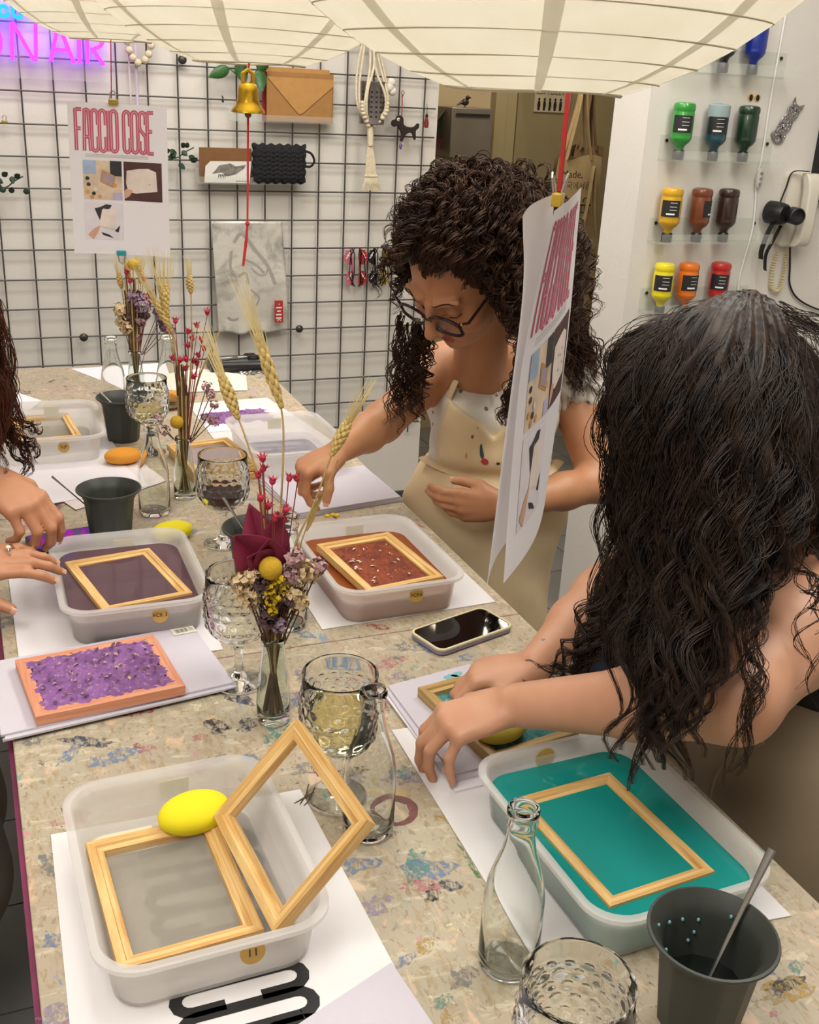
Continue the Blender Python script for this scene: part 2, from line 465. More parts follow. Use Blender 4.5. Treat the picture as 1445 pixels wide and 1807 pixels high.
# ------------------------------------------------------------------ neon sign
neon = wthing('neon_sign', 'glowing pink and blue neon sign reading ON AIR', 'neon sign', 0.28, 1.70, 3.878)
M_np = emit('neon_pink', (1.0, 0.20, 0.68), 2.2); M_nb = emit('neon_blue', (0.10, 0.42, 1.0), 3.0); M_nv = emit('added_neon_glow', (0.20, 0.07, 1.0), 5.0)
def npt(l): return [(x - 0.28, 0.0, z - 1.70) for x, z in l]
def neon_letter(l, m=M_np):
    o = MB().tube(npt(l), 0.0062, 10).build('letter_tube', m, neon)
    MB().tube([(a, b + 0.022, c) for a, b, c in npt(l)], 0.005, 6).build('added_glow_tube', M_nv, neon)  # extra tube behind each letter, added to throw violet glow on the wall
    return o
neon_letter([(0.135 + 0.042 * math.cos(a), 1.757 + 0.055 * math.sin(a)) for a in np.linspace(0, 2 * PI, 28)])
neon_letter([(0.206, 1.703), (0.212, 1.812), (0.216, 1.812), (0.272, 1.704), (0.277, 1.704), (0.284, 1.812)])
neon_letter([(0.322, 1.705), (0.350, 1.808), (0.356, 1.808), (0.394, 1.703)])
neon_letter([(0.334, 1.742), (0.380, 1.740)])
neon_letter([(0.411, 1.703), (0.415, 1.808)])
neon_letter([(0.436, 1.704), (0.440, 1.808)] + [(0.462 + 0.026 * math.cos(a), 1.780 + 0.027 * math.sin(a)) for a in np.linspace(1.4, -1.5, 12)] + [(0.452, 1.752), (0.487, 1.702)])
for cx, cz in ((0.165, 1.853), (0.192, 1.842), (0.232, 1.842)):
    neon_letter([(cx + 0.013 * math.cos(a), cz + 0.015 * math.sin(a)) for a in np.linspace(0.3, 2 * PI, 18)], M_nb)
neon_letter([(0.215, 1.856), (0.250, 1.873), (0.29, 1.868)], M_nb)
MB().box((-0.03, 0.030, 0.08), (0.52, 0.004, 0.26)).build('backing_plate', see_through('clear_acrylic', '#f0f1ef', '#fafbf9', 0.90, 0.0, 0.05), neon)

# ------------------------------------------------------------------ things hanging on the grid
M_rope = pm('cream_rope', '#d8ccb0', 0.9, var=0.12, vscale=90, bump=0.5, bscale=400)
M_kraft = pm('kraft_card', '#a0743f', 0.8, var=0.08, vscale=30)
M_kraft2 = pm('kraft_dark', '#7c5632', 0.8, var=0.08, vscale=30)
M_acr = MAT['clear_acrylic']
M_leaf = pm('leaf_green', '#2f5a2a', 0.4, var=0.35, vscale=12)
M_leaf2 = pm('ivy_green', '#2c4230', 0.5, var=0.3, vscale=30)

b = wthing('bead_garland', 'cream wooden bead garland hanging beside the neon sign', 'garland', 0.605, 1.82, 3.895)
_bm = MB().ball((0, 0, 0), 0.0125, 12, 8).mesh('bead', M_rope)
bp = bez([(-0.025, 0.06), (-0.036, 0.0), (-0.038, -0.05), (-0.022, -0.09), (-0.002, -0.105), (0.022, -0.09), (0.038, -0.05), (0.036, 0.0), (0.025, 0.06)], 40)
last = None
for p in bp:
    if last is None or math.dist(p, last) > 0.021: link_mesh('bead', _bm, b, (p[0], 0.0, p[1])); last = p
MB().tube([(p[0], 0.0, p[1]) for p in bp], 0.002, 5).build('cord', M_rope, b)

def ribbon(x, z0, z1, w, name='ribbon', label='', mat=None):
    o = wthing(name, label, 'ribbon', x, z0, 3.905)
    MB().grid(lambda u, v: ((u - 0.5) * w, -0.004 * math.sin(v * 9 + x), (z1 - z0) * v), 1, 16).build('strip', mat, o)
    md = o.children[0].modifiers.new('solid', 'SOLIDIFY'); md.thickness = 0.0006
ribbon(0.572, 1.57, 1.83, 0.006, label='thin pale ribbon hanging left of the bead garland end', mat=pm('pale_ribbon', '#cdbfc4', 0.6))
ribbon(0.594, 1.52, 1.80, 0.010, label='wider lilac ribbon hanging under the bead garland', mat=pm('lilac_ribbon', '#c3b3c9', 0.6))

def leafshape(mb, base, tip, w, normal=(0, -1, 0), fold=0.15, n=7):
    base, tip = Vector(base), Vector(tip); ax = tip - base; s = ax.cross(Vector(normal)).normalized(); nn = s.cross(ax).normalized()
    V = []; F = []
    for i in range(n + 1):
        t = i / n; hw = w * (math.sin(PI * min(1, t ** 0.75)) * (1 - 0.25 * t)) * 0.5 + 0.0004
        c = base + ax * t - nn * 0.12 * ax.length * math.sin(PI * t)
        V += [c - s * hw + nn * fold * hw, c, c + s * hw + nn * fold * hw]
    for i in range(n):
        a = i * 3
        F += [(a, a + 1, a + 4, a + 3), (a + 1, a + 2, a + 5, a + 4)]
    mb.add(V, F); return mb
def plant(name, label, x, z, stems, leaves, mat, w, y=3.90):
    o = wthing(name, label, 'plant', x, z, y)
    for s in stems: MB().tube(bez([(px - x, -0.012, pz - z) for px, pz in s], 10), 0.0022, 5).build('stem', mat, o)
    for (bx, bz, tx, tz, ww) in leaves:
        l = leafshape(MB(), (bx - x, -0.014, bz - z), (tx - x, -0.03 - 0.02 * random.random(), tz - z), ww or w).build('leaf', mat, o)
        md = l.modifiers.new('solid', 'SOLIDIFY'); md.thickness = 0.0008
    return o
pl = plant('pothos_plant', 'glossy pothos cutting with heart leaves above the small clear shelf', 0.96, 1.60,
      [[(0.96, 1.59), (0.955, 1.66), (0.90, 1.715), (0.86, 1.70)], [(0.965, 1.59), (0.97, 1.66), (1.0, 1.71)], [(0.955, 1.59), (0.945, 1.68), (0.935, 1.74)]],
      [(0.905, 1.715, 0.824, 1.682, 0.045), (0.935, 1.74, 0.955, 1.665, 0.052), (1.0, 1.715, 1.012, 1.645, 0.056), (0.93, 1.735, 0.90, 1.79, 0.05), (1.0, 1.71, 1.04, 1.76, 0.045)], M_leaf, 0.05)
def ivy(name, label, x, z, n, spread, seed):
    rr = random.Random(seed); L = []; S = []
    for i in range(n):
        px = x + (i / n - 0.4) * spread + rr.uniform(-.01, .01); pz = z + rr.uniform(-0.03, 0.03)
        a = rr.uniform(0, 6.28); L.append((px, pz, px + 0.022 * math.cos(a), pz + 0.022 * math.sin(a), 0.02))
    S.append([(x - spread * .45, z), (x, z - 0.012), (x + spread * .3, z + 0.01), (x + spread * .55, z + 0.025)])
    return plant(name, label, x, z, S, L, M_leaf2, 0.02)
ivy('ivy_sprig', 'dark ivy sprig on the wire grid right of the left hanging poster', 0.71, 1.43, 15, 0.12, 3)
ivy('ivy_sprig', 'small ivy sprig at the left picture edge below the neon sign', 0.15, 1.325, 9, 0.11, 5)

def tray_shelf(name, label, x0, x1, z, depth=0.05, back=0.05, lip=0.022, y=3.925):
    o = thing(name, label, 'shelf', ((x0 + x1) / 2, y, z)); w = x1 - x0
    MB().box((0, -depth / 2, 0.0015), (w, depth, 0.003)).build('shelf_base', M_acr, o)
    MB().box((0, -0.0015, back / 2), (w, 0.003, back)).build('shelf_back', M_acr, o)
    MB().box((0, -depth + 0.0015, lip / 2 + 0.003), (w, 0.003, lip)).build('shelf_lip', M_acr, o)
    _s = MB().lathe([(0.001, 0), (0.005, 0.0), (0.005, 0.002), (0.002, 0.003)], 10).xf(Matrix.Rotation(PI / 2, 4, 'X')).mesh('screw', pm('screw_dark', '#3a3834', 0.4, 0.7))
    for sx in (-1, 1): link_mesh('screw', _s, o, (sx * (w / 2 - 0.02), -0.003, back - 0.015))
    return o
tray_shelf('acrylic_shelf', 'small clear acrylic shelf under the pothos leaves', 0.905, 1.29, 1.545)
tray_shelf('acrylic_shelf', 'clear acrylic shelf holding the printed card and black pouch', 0.785, 1.18, 1.335)

def envelope(name, label, x0, x1, z0, z1, y, mat, flap=True, tilt=0.0):
    o = thing(name, label, 'envelope', ((x0 + x1) / 2, y, z0), (0, tilt, 0)); w, h = x1 - x0, z1 - z0
    MB().box((0, 0, h / 2), (w, 0.003, h)).build('body', mat, o, bevel=0.001)
    if flap:
        p = [(-w / 2, h), (-0.01, h * 0.22), (0.0, h * 0.18), (0.012, h * 0.22), (w / 2 + 0.004, h * 0.86), (w / 2, h)]
        wp(MB(), p[::-1], -0.0018, 0.0035).build('flap', pm('kraft_lit_flap', '#b5864c', 0.8, var=0.08, vscale=30), o)  # flap shading painted in: lighter copy of the same kraft
    return o
envelope('envelope', 'crimson red envelope standing behind the brown ones', 1.025, 1.268, 1.549, 1.726, 3.918, pm('red_card', '#8e1b22', 0.7))
envelope('envelope', 'kraft envelope in the middle of the upper shelf', 1.04, 1.282, 1.549, 1.712, 3.908, M_kraft, False)
envelope('envelope', 'kraft envelope with pointed open flap in front on upper shelf', 1.035, 1.275, 1.549, 1.695, 3.897, M_kraft, True)
envelope('envelope', 'plain dark kraft envelope behind the bird print card', 0.798, 0.985, 1.339, 1.455, 3.912, M_kraft2, False)
c = thing('print_card', 'white card with a grey botanical print on the lower shelf', 'card', (0.893, 3.893, 1.339))
wp(MB(), [(-0.083, 0.0), (0.078, 0.0), (0.086, 0.074), (-0.06, 0.072), (-0.078, 0.055)], 0, 0.0015).build('sheet', pm('card_white', '#ddd9d4', 0.8), c)
wp(MB(), [(-0.055, 0.03), (-0.02, 0.035), (0.0, 0.022), (0.03, 0.03), (0.06, 0.05), (0.066, 0.062), (0.03, 0.056), (0.01, 0.066), (-0.03, 0.058), (-0.04, 0.045)], -0.0016, 0.0004).build('print', pm('print_grey', '#77736c', 0.9, var=0.5, vscale=60), c)
for k in range(5):
    wp(MB(), [(-0.035 + k * .006, 0.012 - .002 * (k % 2)), (-0.028 + k * .006, 0.028), (-0.032 + k * .006, 0.029)], -0.0016, 0.0004).build('print_stroke', pm('ink', '#2a2826', 0.9), c)
for k in range(5): wp(MB(), [(0.030 + .010 * k, 0.005), (0.037 + .010 * k, 0.005), (0.037 + .010 * k, 0.008), (0.030 + .010 * k, 0.008)], -0.0016, 0.0004).build('fine_print', MAT['ink'], c)

# crocheted pouch
M_blk = pm('black_yarn', '#16161a', 0.9, var=0.3, vscale=200)
po = thing('crochet_pouch', 'black chunky crochet pouch with a wrist loop', 'pouch', (1.078, 3.885, 1.34))
def pouch_fn(u, v):
    x = (u - 0.5) * 0.196; z = v * 0.134
    e = (1 - (2 * u - 1) ** 6) * (1 - (2 * v - 1) ** 6)
    bmp = 0.006 * abs(math.sin(u * PI * 13)) * abs(math.sin((v + 0.04 * math.sin(u * 40)) * PI * 9))
    return (x * (1 + 0.02 * math.sin(v * 28)), -0.028 * e ** 0.5 - bmp * e - 0.0, z + 0.003 * math.sin(u * 40))
m = MB().grid(pouch_fn, 78, 54); mb2 = MB().grid(lambda u, v: (lambda p: (p[0], 0.022 - p[1] * 0.3 - 0.02, p[2]))(pouch_fn(1 - u, v)), 78, 54)
m.add(mb2.v, mb2.f); m.build('body', M_blk, po, angle=0)
MB().tube(bez([(0.09, -0.012, 0.115), (0.115, -0.014, 0.105), (0.126, -0.014, 0.08), (0.112, -0.014, 0.062), (0.09, -0.012, 0.062)], 24), 0.0042, 8).build('wrist_loop', M_blk, po)

# macrame hanger and the perforated can it carries
mc = wthing('macrame_hanger', 'cream macrame plant hanger with fringed tassel on the grid', 'plant hanger', 1.405, 1.88, 3.872)
def mp(l): return bez([(x - 1.405, y, z - 1.88) for x, y, z in l], 18)
cords = [[(1.39, 0, 1.88), (1.372, -.01, 1.76), (1.36, -.02, 1.68), (1.364, -.03, 1.60), (1.40, -.02, 1.545)],
         [(1.395, 0, 1.88), (1.395, -.03, 1.76), (1.375, -.052, 1.66), (1.372, -.05, 1.60), (1.405, -.02, 1.545)],
         [(1.40, 0, 1.88), (1.41, -.03, 1.76), (1.38, -.055, 1.67), (1.38, -.05, 1.60), (1.405, -.02, 1.545)],
         [(1.405, 0, 1.88), (1.415, -.03, 1.74), (1.445, -.052, 1.66), (1.45, -.045, 1.60), (1.41, -.02, 1.545)],
         [(1.41, 0, 1.88), (1.435, -.01, 1.76), (1.462, -.03, 1.66), (1.462, -.03, 1.60), (1.412, -.02, 1.545)],
         [(1.412, 0, 1.88), (1.45, 0, 1.76), (1.468, -.01, 1.68), (1.466, -.02, 1.61), (1.414, -.02, 1.545)],
         [(1.388, 0, 1.88), (1.362, 0, 1.76), (1.352, -.01, 1.68), (1.358, -.02, 1.61), (1.398, -.02, 1.545)]]
for cc in cords: MB().tube(mp(cc), 0.0042, 7).build('cord', M_rope, mc)
def knots(pts, n=7):
    P = mp(pts)
    for k in range(n):
        q = P[int(k * (len(P) - 1) / (n - 1))]
        MB().ball((q[0], q[1], q[2]), (0.010, 0.009, 0.0075), 10, 7).build('knot', M_rope, mc)
knots([(1.366, -.045, 1.625), (1.370, -.045, 1.59), (1.395, -.03, 1.55)]); knots([(1.458, -.045, 1.625), (1.453, -.045, 1.59), (1.42, -.03, 1.55)])
MB().tube([(0, -.02, -0.335), (0.003, -.02, -0.365), (0.004, -.02, -0.40)], [0.012, 0.012, 0.011], 12).build('wrap_knot', M_rope, mc)
for k in range(9):
    a = (k - 4) / 4
    MB().tube(bez([(0.003 + .006 * a, -.02, -0.395), (0.006 + .014 * a, -.022, -0.45), (0.01 + .02 * a, -.022, -0.505)], 8), 0.0034, 6).build('tassel_cord', M_rope, mc)
    MB().ball((0.01 + .02 * a, -.022, -0.505), 0.0058, 8, 6).build('tassel_knot', M_rope, mc)
    for q in range(3):
        MB().tube(bez([(0.01 + .02 * a, -.022, -0.508), (0.011 + .024 * a + .003 * (q - 1), -.024 - .002 * q, -0.53), (0.012 + .032 * a + .006 * (q - 1), -.024, -0.552 - .008 * random.random())], 6), 0.0018, 5).build('fringe', M_rope, mc)
M_tin = pm('brushed_tin', '#9a9698', 0.32, 0.9, var=0.1, vscale=30)
ca = thing('perforated_can', 'perforated steel cutlery can held in the macrame hanger', 'can', (1.418, 3.872, 1.553))
MB().lathe([(0.043, 0), (0.045, 0.002), (0.045, 0.138), (0.0465, 0.14), (0.0465, 0.144), (0.0435, 0.144), (0.0435, 0.004), (0.0, 0.004)], 40, cap1=False).build('body', M_tin, ca)
_hm = MB().lathe([(0.0, 0.0), (0.0043, 0.0), (0.0043, 0.0006), (0.0, 0.0006)], 10).xf(Matrix.Rotation(PI / 2, 4, 'X')).mesh('hole', pm('hole_dark', '#26242a', 0.9))
for i in range(7):
    for j in range(6):
        a = -PI / 2 + (i - 3) * 0.40
        link_mesh('hole', _hm, ca, (0.0451 * math.cos(a), 0.0451 * math.sin(a), 0.026 + j * 0.0165), (0, 0, a + PI / 2))
co = wthing('cotton_boll', 'dried cotton boll tucked beside the perforated can', 'cotton', 1.478, 1.66, 3.88)
MB().tube([(-0.03, 0, -0.05), (-0.01, 0, -0.01), (0.008, 0, 0.01)], 0.002, 5).build('stem', pm('dry_stem', '#6b5a3c', 0.9), co)
for (x, z, r) in ((0.012, 0.036, .016), (-0.004, 0.016, .015), (0.018, 0.006, .015), (0.006, 0.02, .017)):
    MB().ball((x, -0.004, z), (r, r * .9, r), 12, 9).build('tuft', pm('cotton', '#dcd5ca', 1.0, bump=0.6, bscale=150), co)

# felt dog, little figure, hooks and clips
M_choc = pm('chocolate_felt', '#2e211d', 0.9)
dg = wthing('felt_dog_charm', 'dark brown felt dog charm hanging on the grid', 'charm', 1.555, 1.53, 3.90)
dogp = [(-0.052, 0.022), (-0.05, 0.036), (-0.036, 0.043), (-0.03, 0.054), (-0.016, 0.056), (-0.006, 0.046), (-0.003, 0.026), (0.012, 0.018), (0.036, 0.018), (0.05, 0.03), (0.058, 0.028), (0.056, 0.014), (0.046, 0.004), (0.047, -0.022), (0.040, -0.026), (0.030, -0.004), (0.012, -0.006), (0.0, -0.02), (-0.006, -0.034), (-0.014, -0.03), (-0.012, -0.008), (-0.02, 0.008), (-0.026, 0.02), (-0.04, 0.016)]
wp(MB(), [(p[0], p[1]) for p in bez([(x, 0, z) for x, z in dogp + dogp[:1]], 72)[:-1] and [(q[0], q[2]) for q in bez([(x, 0, z) for x, z in dogp + dogp[:1]], 96)[:-1]]], 0, 0.012).build('body', M_choc, dg, bevel=0.003)
MB().ball((-0.027, -0.013, 0.042), (0.006, 0.002, 0.006), 10, 6).build('eye_white', pm('white_plain', '#e8e6e2', 0.5), dg)
MB().ball((-0.026, -0.0145, 0.0415), (0.0028, 0.0015, 0.0028), 8, 5).build('pupil', pm('black_plain', '#101012', 0.5), dg)
MB().tube([(-0.012, -0.006, 0.05), (-0.011, -0.004, 0.085), (-0.012, 0.0, 0.13)], 0.0022, 6).build('red_chain', pm('dusty_red', '#9a4a4a', 0.6), dg)
MB().tube([(-0.012, -0.006, 0.12), (-0.018, -0.006, 0.135), (-0.012, -0.006, 0.142), (-0.006, -0.006, 0.135), (-0.012, -0.006, 0.12)], 0.0016, 6).build('clip', MAT['dusty_red'], dg)
MB().ball((-0.012, -0.008, -0.05), (0.006, 0.005, 0.013), 10, 8).build('purple_bead', pm('purple_bead', '#6a4fae', 0.4), dg)
MB().ball((-0.004, -0.008, -0.044), 0.0045, 8, 6).build('yellow_bead', pm('yellow_bead', '#cdbc3d', 0.4), dg)
fg = wthing('figure_charm', 'tiny red dressed figure charm at the grid end', 'charm', 1.645, 1.545, 3.90)
MB().lathe([(0.0, 0), (0.008, 0.002), (0.009, 0.02), (0.006, 0.034), (0.003, 0.036)], 10).build('dress', pm('dark_red', '#7c1f22', 0.6), fg)
MB().ball((0, 0, 0.043), (0.006, 0.006, 0.008), 10, 7).build('head', M_choc, fg)
MB().tube([(0, 0, 0.05), (0.001, 0, 0.07), (0.001, 0.01, 0.085)], 0.001, 5).build('loop', MAT['black_plain'], fg)
def clip(x, z, label, col):
    o = wthing('paper_clip', label, 'clip', x, z, 3.918)
    MB().box((0, 0, 0), (0.018, 0.012, 0.010)).build('jaw', col, o, bevel=0.002)
    for s in (-1, 1): MB().tube([(s * .004, 0, 0.004), (s * .006, -0.006, 0.016), (s * .001, -0.009, 0.022)], 0.001, 5).build('lever', MAT['steel'], o)
clip(0.169, 1.515, 'small gold binder clip on a wire at the left edge', pm('brass', '#b39a4a', 0.3, 0.9))
hk = wthing('grid_hook', 'small steel hook left of the golden bell', 'hook', 0.883, 1.625, 3.915)
MB().tube(bez([(0, 0, 0.0), (0.003, -0.004, -0.012), (0, -0.012, -0.020), (-0.006, -0.016, -0.012)], 14), 0.0026, 7).build('wire', pm('dark_steel', '#5a5854', 0.35, 0.8), hk)

# pixel sunglasses
def shades(label, x, z, col, colname, tilt, fold):
    m = pm(colname, col, 0.4); o = wthing('pixel_sunglasses', label, 'sunglasses', x, z, 3.912, 'pixel sunglasses on the wire grid'); o.rotation_euler = (0, tilt, 0)
    st = 0.0078
    for lens, zz in (('lens', -0.006), ('lens', -0.085)):
        for k, w in enumerate((0.018, 0.024, 0.029, 0.029, 0.029, 0.024, 0.016)):
            MB().box((fold * w / 2, -0.002, zz - st * (k + 0.5)), (w, 0.004, st)).build('pixel_block', m, o, smooth=False)
        for q in range(6):
            MB().box((fold * (0.006 + 0.0045 * (q % 2) + .0045 * (q // 2)), -0.0045, zz - 0.010 - 0.0045 * (q // 2) - .009 * (q % 2)), (0.0045, 0.001, 0.0045)).build('white_pixel', MAT['white_plain'], o, smooth=False)
    MB().box((0, -0.002, -0.072), (0.008, 0.004, 0.142)).build('top_bar', m, o, smooth=False)
    MB().tube([(-0.004 * fold, -0.004, -0.145), (fold * 0.018, -0.016, -0.10), (fold * 0.010, -0.020, -0.03), (-0.012 * fold, -0.016, 0.004)], 0.0022, 6).build('temple_arm', MAT['black_plain'], o)
    MB().tube([(-0.004 * fold, -0.004, 0.0), (-fold * 0.010, -0.012, -0.02), (-fold * 0.002, -0.018, -0.09), (fold * 0.01, -0.014, -0.135)], 0.0022, 6).build('temple_arm', MAT['black_plain'], o)
shades('pink framed pixel sunglasses, leftmost of the four', 1.366, 1.106, '#c46a78', 'pink_plastic', -0.10, -1)
shades('red pixel sunglasses with checker lenses', 1.405, 1.106, '#b22a2e', 'red_plastic', 0.0, 1)
shades('solid black pixel sunglasses with white checks', 1.460, 1.106, '#141416', 'black_plastic', -0.10, -1)
shades('yellow pixel sunglasses, rightmost of the four', 1.500, 1.106, '#b89f1e', 'yellow_plastic', 0.02, 1)

# silvery foil print with its red seal
t = NT('foil_print'); v = t.coord('Object'); n = t.noise(v, 9, 5, 0.6, 0.8); n2 = t.noise(v, 30, 3)
M_foil = t.done(t.bsdf(Base_Color=t.mix(t.ramp(n, [(0.48, 0.0), (0.72, 1.0)]), '#d9d5ca', '#8d8a84'), Roughness=0.38, Metallic=0.25, Normal=t.bump(n2, 0.4, 0.006)))
fo = thing('foil_print', 'wrinkled silvery print sheet with a red seal on the grid', 'print', (0.978, 3.905, 0.80))
m = MB().grid(lambda u, v: (-0.122 + 0.265 * u + 0.02 * (0.5 - v) * 1.0 - 0.012, -0.006 * math.sin(u * 7 + v * 3) - 0.010 * math.sin(v * 5) * u - 0.03 * max(0, 0.12 - v) * (1 + math.sin(u * 22)), 0.405 * v + 0.006 * math.sin(u * 15) * (1 - v)), 40, 44)
s = m.build('sheet', M_foil, fo, angle=0); md = s.modifiers.new('solid', 'SOLIDIFY'); md.thickness = 0.0006
for pts, w in (([(-0.06, .33), (-0.03, .36), (0.02, .30), (0.06, .25), (0.09, .18)], 0.012), ([(-0.02, .27), (0.02, .25), (0.05, .22)], 0.007), ([(0.0, .24), (0.03, .215), (0.055, .215), (0.06, .235)], 0.004),
               ([(-0.07, .30), (-0.075, .24), (-0.05, .21), (-0.02, .22), (-0.01, .18)], 0.010), ([(-0.09, .06), (-0.07, .05), (-0.05, .055)], 0.008), ([(0.0, .16), (0.03, .13), (0.02, .10)], 0.006)):
    mm = MB(); stroke(mm, [(p[0], p[2]) for p in bez([(a, 0, b_) for a, b_ in pts], 24)], w)
    mm.v = [(x, -0.024, y) for x, y, zz in mm.v]; q = mm.build('brush_mark', pm('ink_wash', '#a19d96', 0.7), fo)
    md = q.modifiers.new('wrap', 'SHRINKWRAP'); md.target = s; md.offset = 0.0012; md.wrap_method = 'PROJECT'; md.use_project_y = True; md.use_positive_direction = True; md.use_negative_direction = True
se = MB(); wp(se, [(0.083, 0.04), (0.116, 0.04), (0.114, 0.122), (0.082, 0.122)], -0.028, 0.001); se.build('red_seal', pm('seal_red', '#b0302a', 0.6), fo)
for k, (x0, x1) in enumerate(((.088, .109), (.088, .109), (.092, .106), (.088, .11), (.098, .101))):
    wp(MB(), [(x0, 0.054 + .013 * k), (x1, 0.054 + .013 * k), (x1, 0.059 + .013 * k), (x0, 0.059 + .013 * k)], -0.029, 0.0005).build('seal_mark', MAT['white_plain'], fo)
for a in (-0.5, 0.5): wp(MB(), [(0.098 + .012 * a, 0.045), (0.101 + .012 * a, 0.045), (0.1015, 0.056), (0.0985, 0.056)], -0.029, 0.0005).build('seal_mark', MAT['white_plain'], fo)

# ------------------------------------------------------------------ hall behind the doorway
hb = thing('wall_box', 'dark metal mailbox on the dim hall wall', 'mailbox', (2.232, 4.90, 1.385))
M_gun = pm('gunmetal', '#6a675f', 0.4, 0.3, var=0.1, vscale=8)
MB().box((0, -0.05, 0.11), (0.21, 0.20, 0.22)).build('body', M_gun, hb, bevel=0.004)
MB().box((0.0, -0.153, 0.19), (0.17, 0.004, 0.012)).build('slot', MAT['black_plain'], hb)
bd = thing('bird_figure', 'small black bird figure on top of the mailbox', 'figurine', (2.24, 4.86, 1.605))
MB().ball((0, 0, 0.022), (0.020, 0.012, 0.015), 10, 8).build('body', MAT['black_plain'], bd)
MB().ball((0.012, 0, 0.042), 0.010, 10, 8).build('head', MAT['black_plain'], bd)
MB().tube([(0.02, 0, 0.043), (0.034, 0, 0.041)], [0.004, 0.0005], 6).build('beak', MAT['black_plain'], bd)
MB().tube([(-0.014, 0, 0.022), (-0.04, 0, 0.008)], [0.008, 0.003], 6).build('tail', MAT['black_plain'], bd)
for s in (-1, 1): MB().tube([(0, s * .005, 0.012), (0, s * .005, 0.0)], 0.0015, 5).build('leg', MAT['black_plain'], bd)
hf = thing('dark_bouquet', 'dark dried bouquet left of the mailbox', 'flowers', (2.08, 4.90, 1.38))
rr = random.Random(4)
for k in range(16):
    a = rr.uniform(-0.9, 0.9); L = rr.uniform(0.08, 0.24)
    m = leafshape(MB(), (0, -0.02, 0.02), (L * math.sin(a), -0.05 - .05 * rr.random(), 0.02 + L * math.cos(a)), 0.045)
    m.build('leaf' if k % 2 else 'petal', pm('hall_leaf', '#28342c', 0.6) if k % 2 else pm('hall_petal', '#6a3a34', 0.6), hf)
sg = thing('toilet_sign', 'white sign lettered SEX TOILETTE with little figures', 'sign', (2.755, 4.955, 1.60))
MB().box((0, 0.002, 0.06), (0.20, 0.004, 0.125)).build('board', pm('sign_white', '#a39a86', 0.6), sg)
link_mesh('lettering', text_mesh('lettering', 'SEX TOILETTE', 0.030, MAT['black_plain']), sg, (0.0, -0.002, 0.088), (PI / 2, 0, 0))
for k in range(6):
    x = -0.075 + k * 0.03; m = MB(); m.ball((x, -0.001, 0.056), (0.006, 0.0006, 0.007), 8, 6)
    wp(m, [(x - .006, 0.005), (x - .009 + .002 * (k % 3), 0.030), (x - .006, 0.048), (x + .006, 0.048), (x + .009, 0.030), (x + .005, 0.005)], -0.0004, 0.0006); m.build('figure_mark', MAT['black_plain'], sg)
M_tote = pm('tote_canvas', '#96835f', 0.9, var=0.10, vscale=25)
def tote(name, label, x, y, z, w, h, handles, mat, fold=0.02):
    o = thing(name, label, 'bag', (x, y, z))
    def fn(s):
        return lambda u, v: ((u - 0.5) * w * (1 - 0.16 * v) * (1 if s < 0 else -1), s * (0.018 + 0.03 * math.sin(PI * v) * math.sin(PI * u)) + fold * math.sin(u * 7 + v * 4) * 0.5, h * v - 0.012 * math.sin(u * 6))
    m = MB().grid(fn(-1), 18, 18); m2 = MB().grid(fn(1), 18, 18); m.add(m2.v, m2.f); m.build('body', mat, o, angle=0)
    for s in handles:
        mm = MB().tube(bez([(-w * .26, s * 0.02, h * 0.97), (-w * .10, s * .012, h * 1.5), (0.0, 0.0, h * 1.95), (w * .06, s * .012, h * 1.5), (w * .22, s * 0.02, h * 0.97)], 24), 0.014, 6, flat=0.15); mm.build('handle', mat, o)
    return o
b1 = tote('tote_bag', 'beige canvas tote lettered Made in the hall', 2.57, 4.35, 1.05, 0.26, 0.38, (-1, 1), M_tote)
link_mesh('lettering', text_mesh('lettering', 'Made,', 0.045, MAT['black_plain']), b1, (-0.055, -0.065, 0.31), (PI / 2, 0, 0))
link_mesh('lettering', text_mesh('lettering', '한국에서음', 0.034, MAT['black_plain']), b1, (-0.035, -0.068, 0.262), (PI / 2, 0, 0))
mm = MB(); stroke(mm, [(0.012 * math.cos(a), 0.012 * math.sin(a)) for a in np.linspace(-0.9, 3.6, 14)], 0.005); stroke(mm, [(-0.03, -0.018), (0.03, -0.018)], 0.006); stroke(mm, [(-0.018, -0.018), (-0.02, -0.05), (0.02, -0.05), (0.018, -0.02)], 0.005); stroke(mm, [(0, -0.02), (0, -0.06)], 0.005); stroke(mm, [(-0.035, -0.07), (-0.02, -0.055)], 0.005)
mm.v = [(x, -0.074, y) for x, y, zz in mm.v]; mm.build('emblem', MAT['black_plain'], b1, loc=(0.02, 0, 0.20))
tote('tote_bag', 'folded kraft coloured bag hanging low in the hall', 2.60, 4.25, 0.62, 0.24, 0.40, (-1,), pm('tote_kraft', '#83714f', 0.9, var=0.12, vscale=20))
tote('tote_bag', 'brown bag hanging next to the white pillar', 2.73, 4.55, 1.12, 0.18, 0.34, (-1, 1), pm('tote_brown', '#6f5a3e', 0.9, var=0.12, vscale=20))
envelope('envelope', 'kraft envelope sticking out by the white pillar edge', 2.66, 2.78, 1.30, 1.40, 4.20, M_kraft, True)
hr = thing('hook_rail', 'wooden hook rail carrying the hall bags', 'hook rail', (2.62, 4.97, 1.80))
MB().box((0, 0.0, 0.0), (0.5, 0.02, 0.06)).build('rail', M_kraft2, hr)
for k in range(3): MB().tube([(-0.06 + k * .1, -0.01, 0), (-0.06 + k * .1, -0.62, -0.005), (-0.06 + k * .1, -0.64, 0.02)], 0.006, 8).build('arm', MAT['dark_steel'], hr)

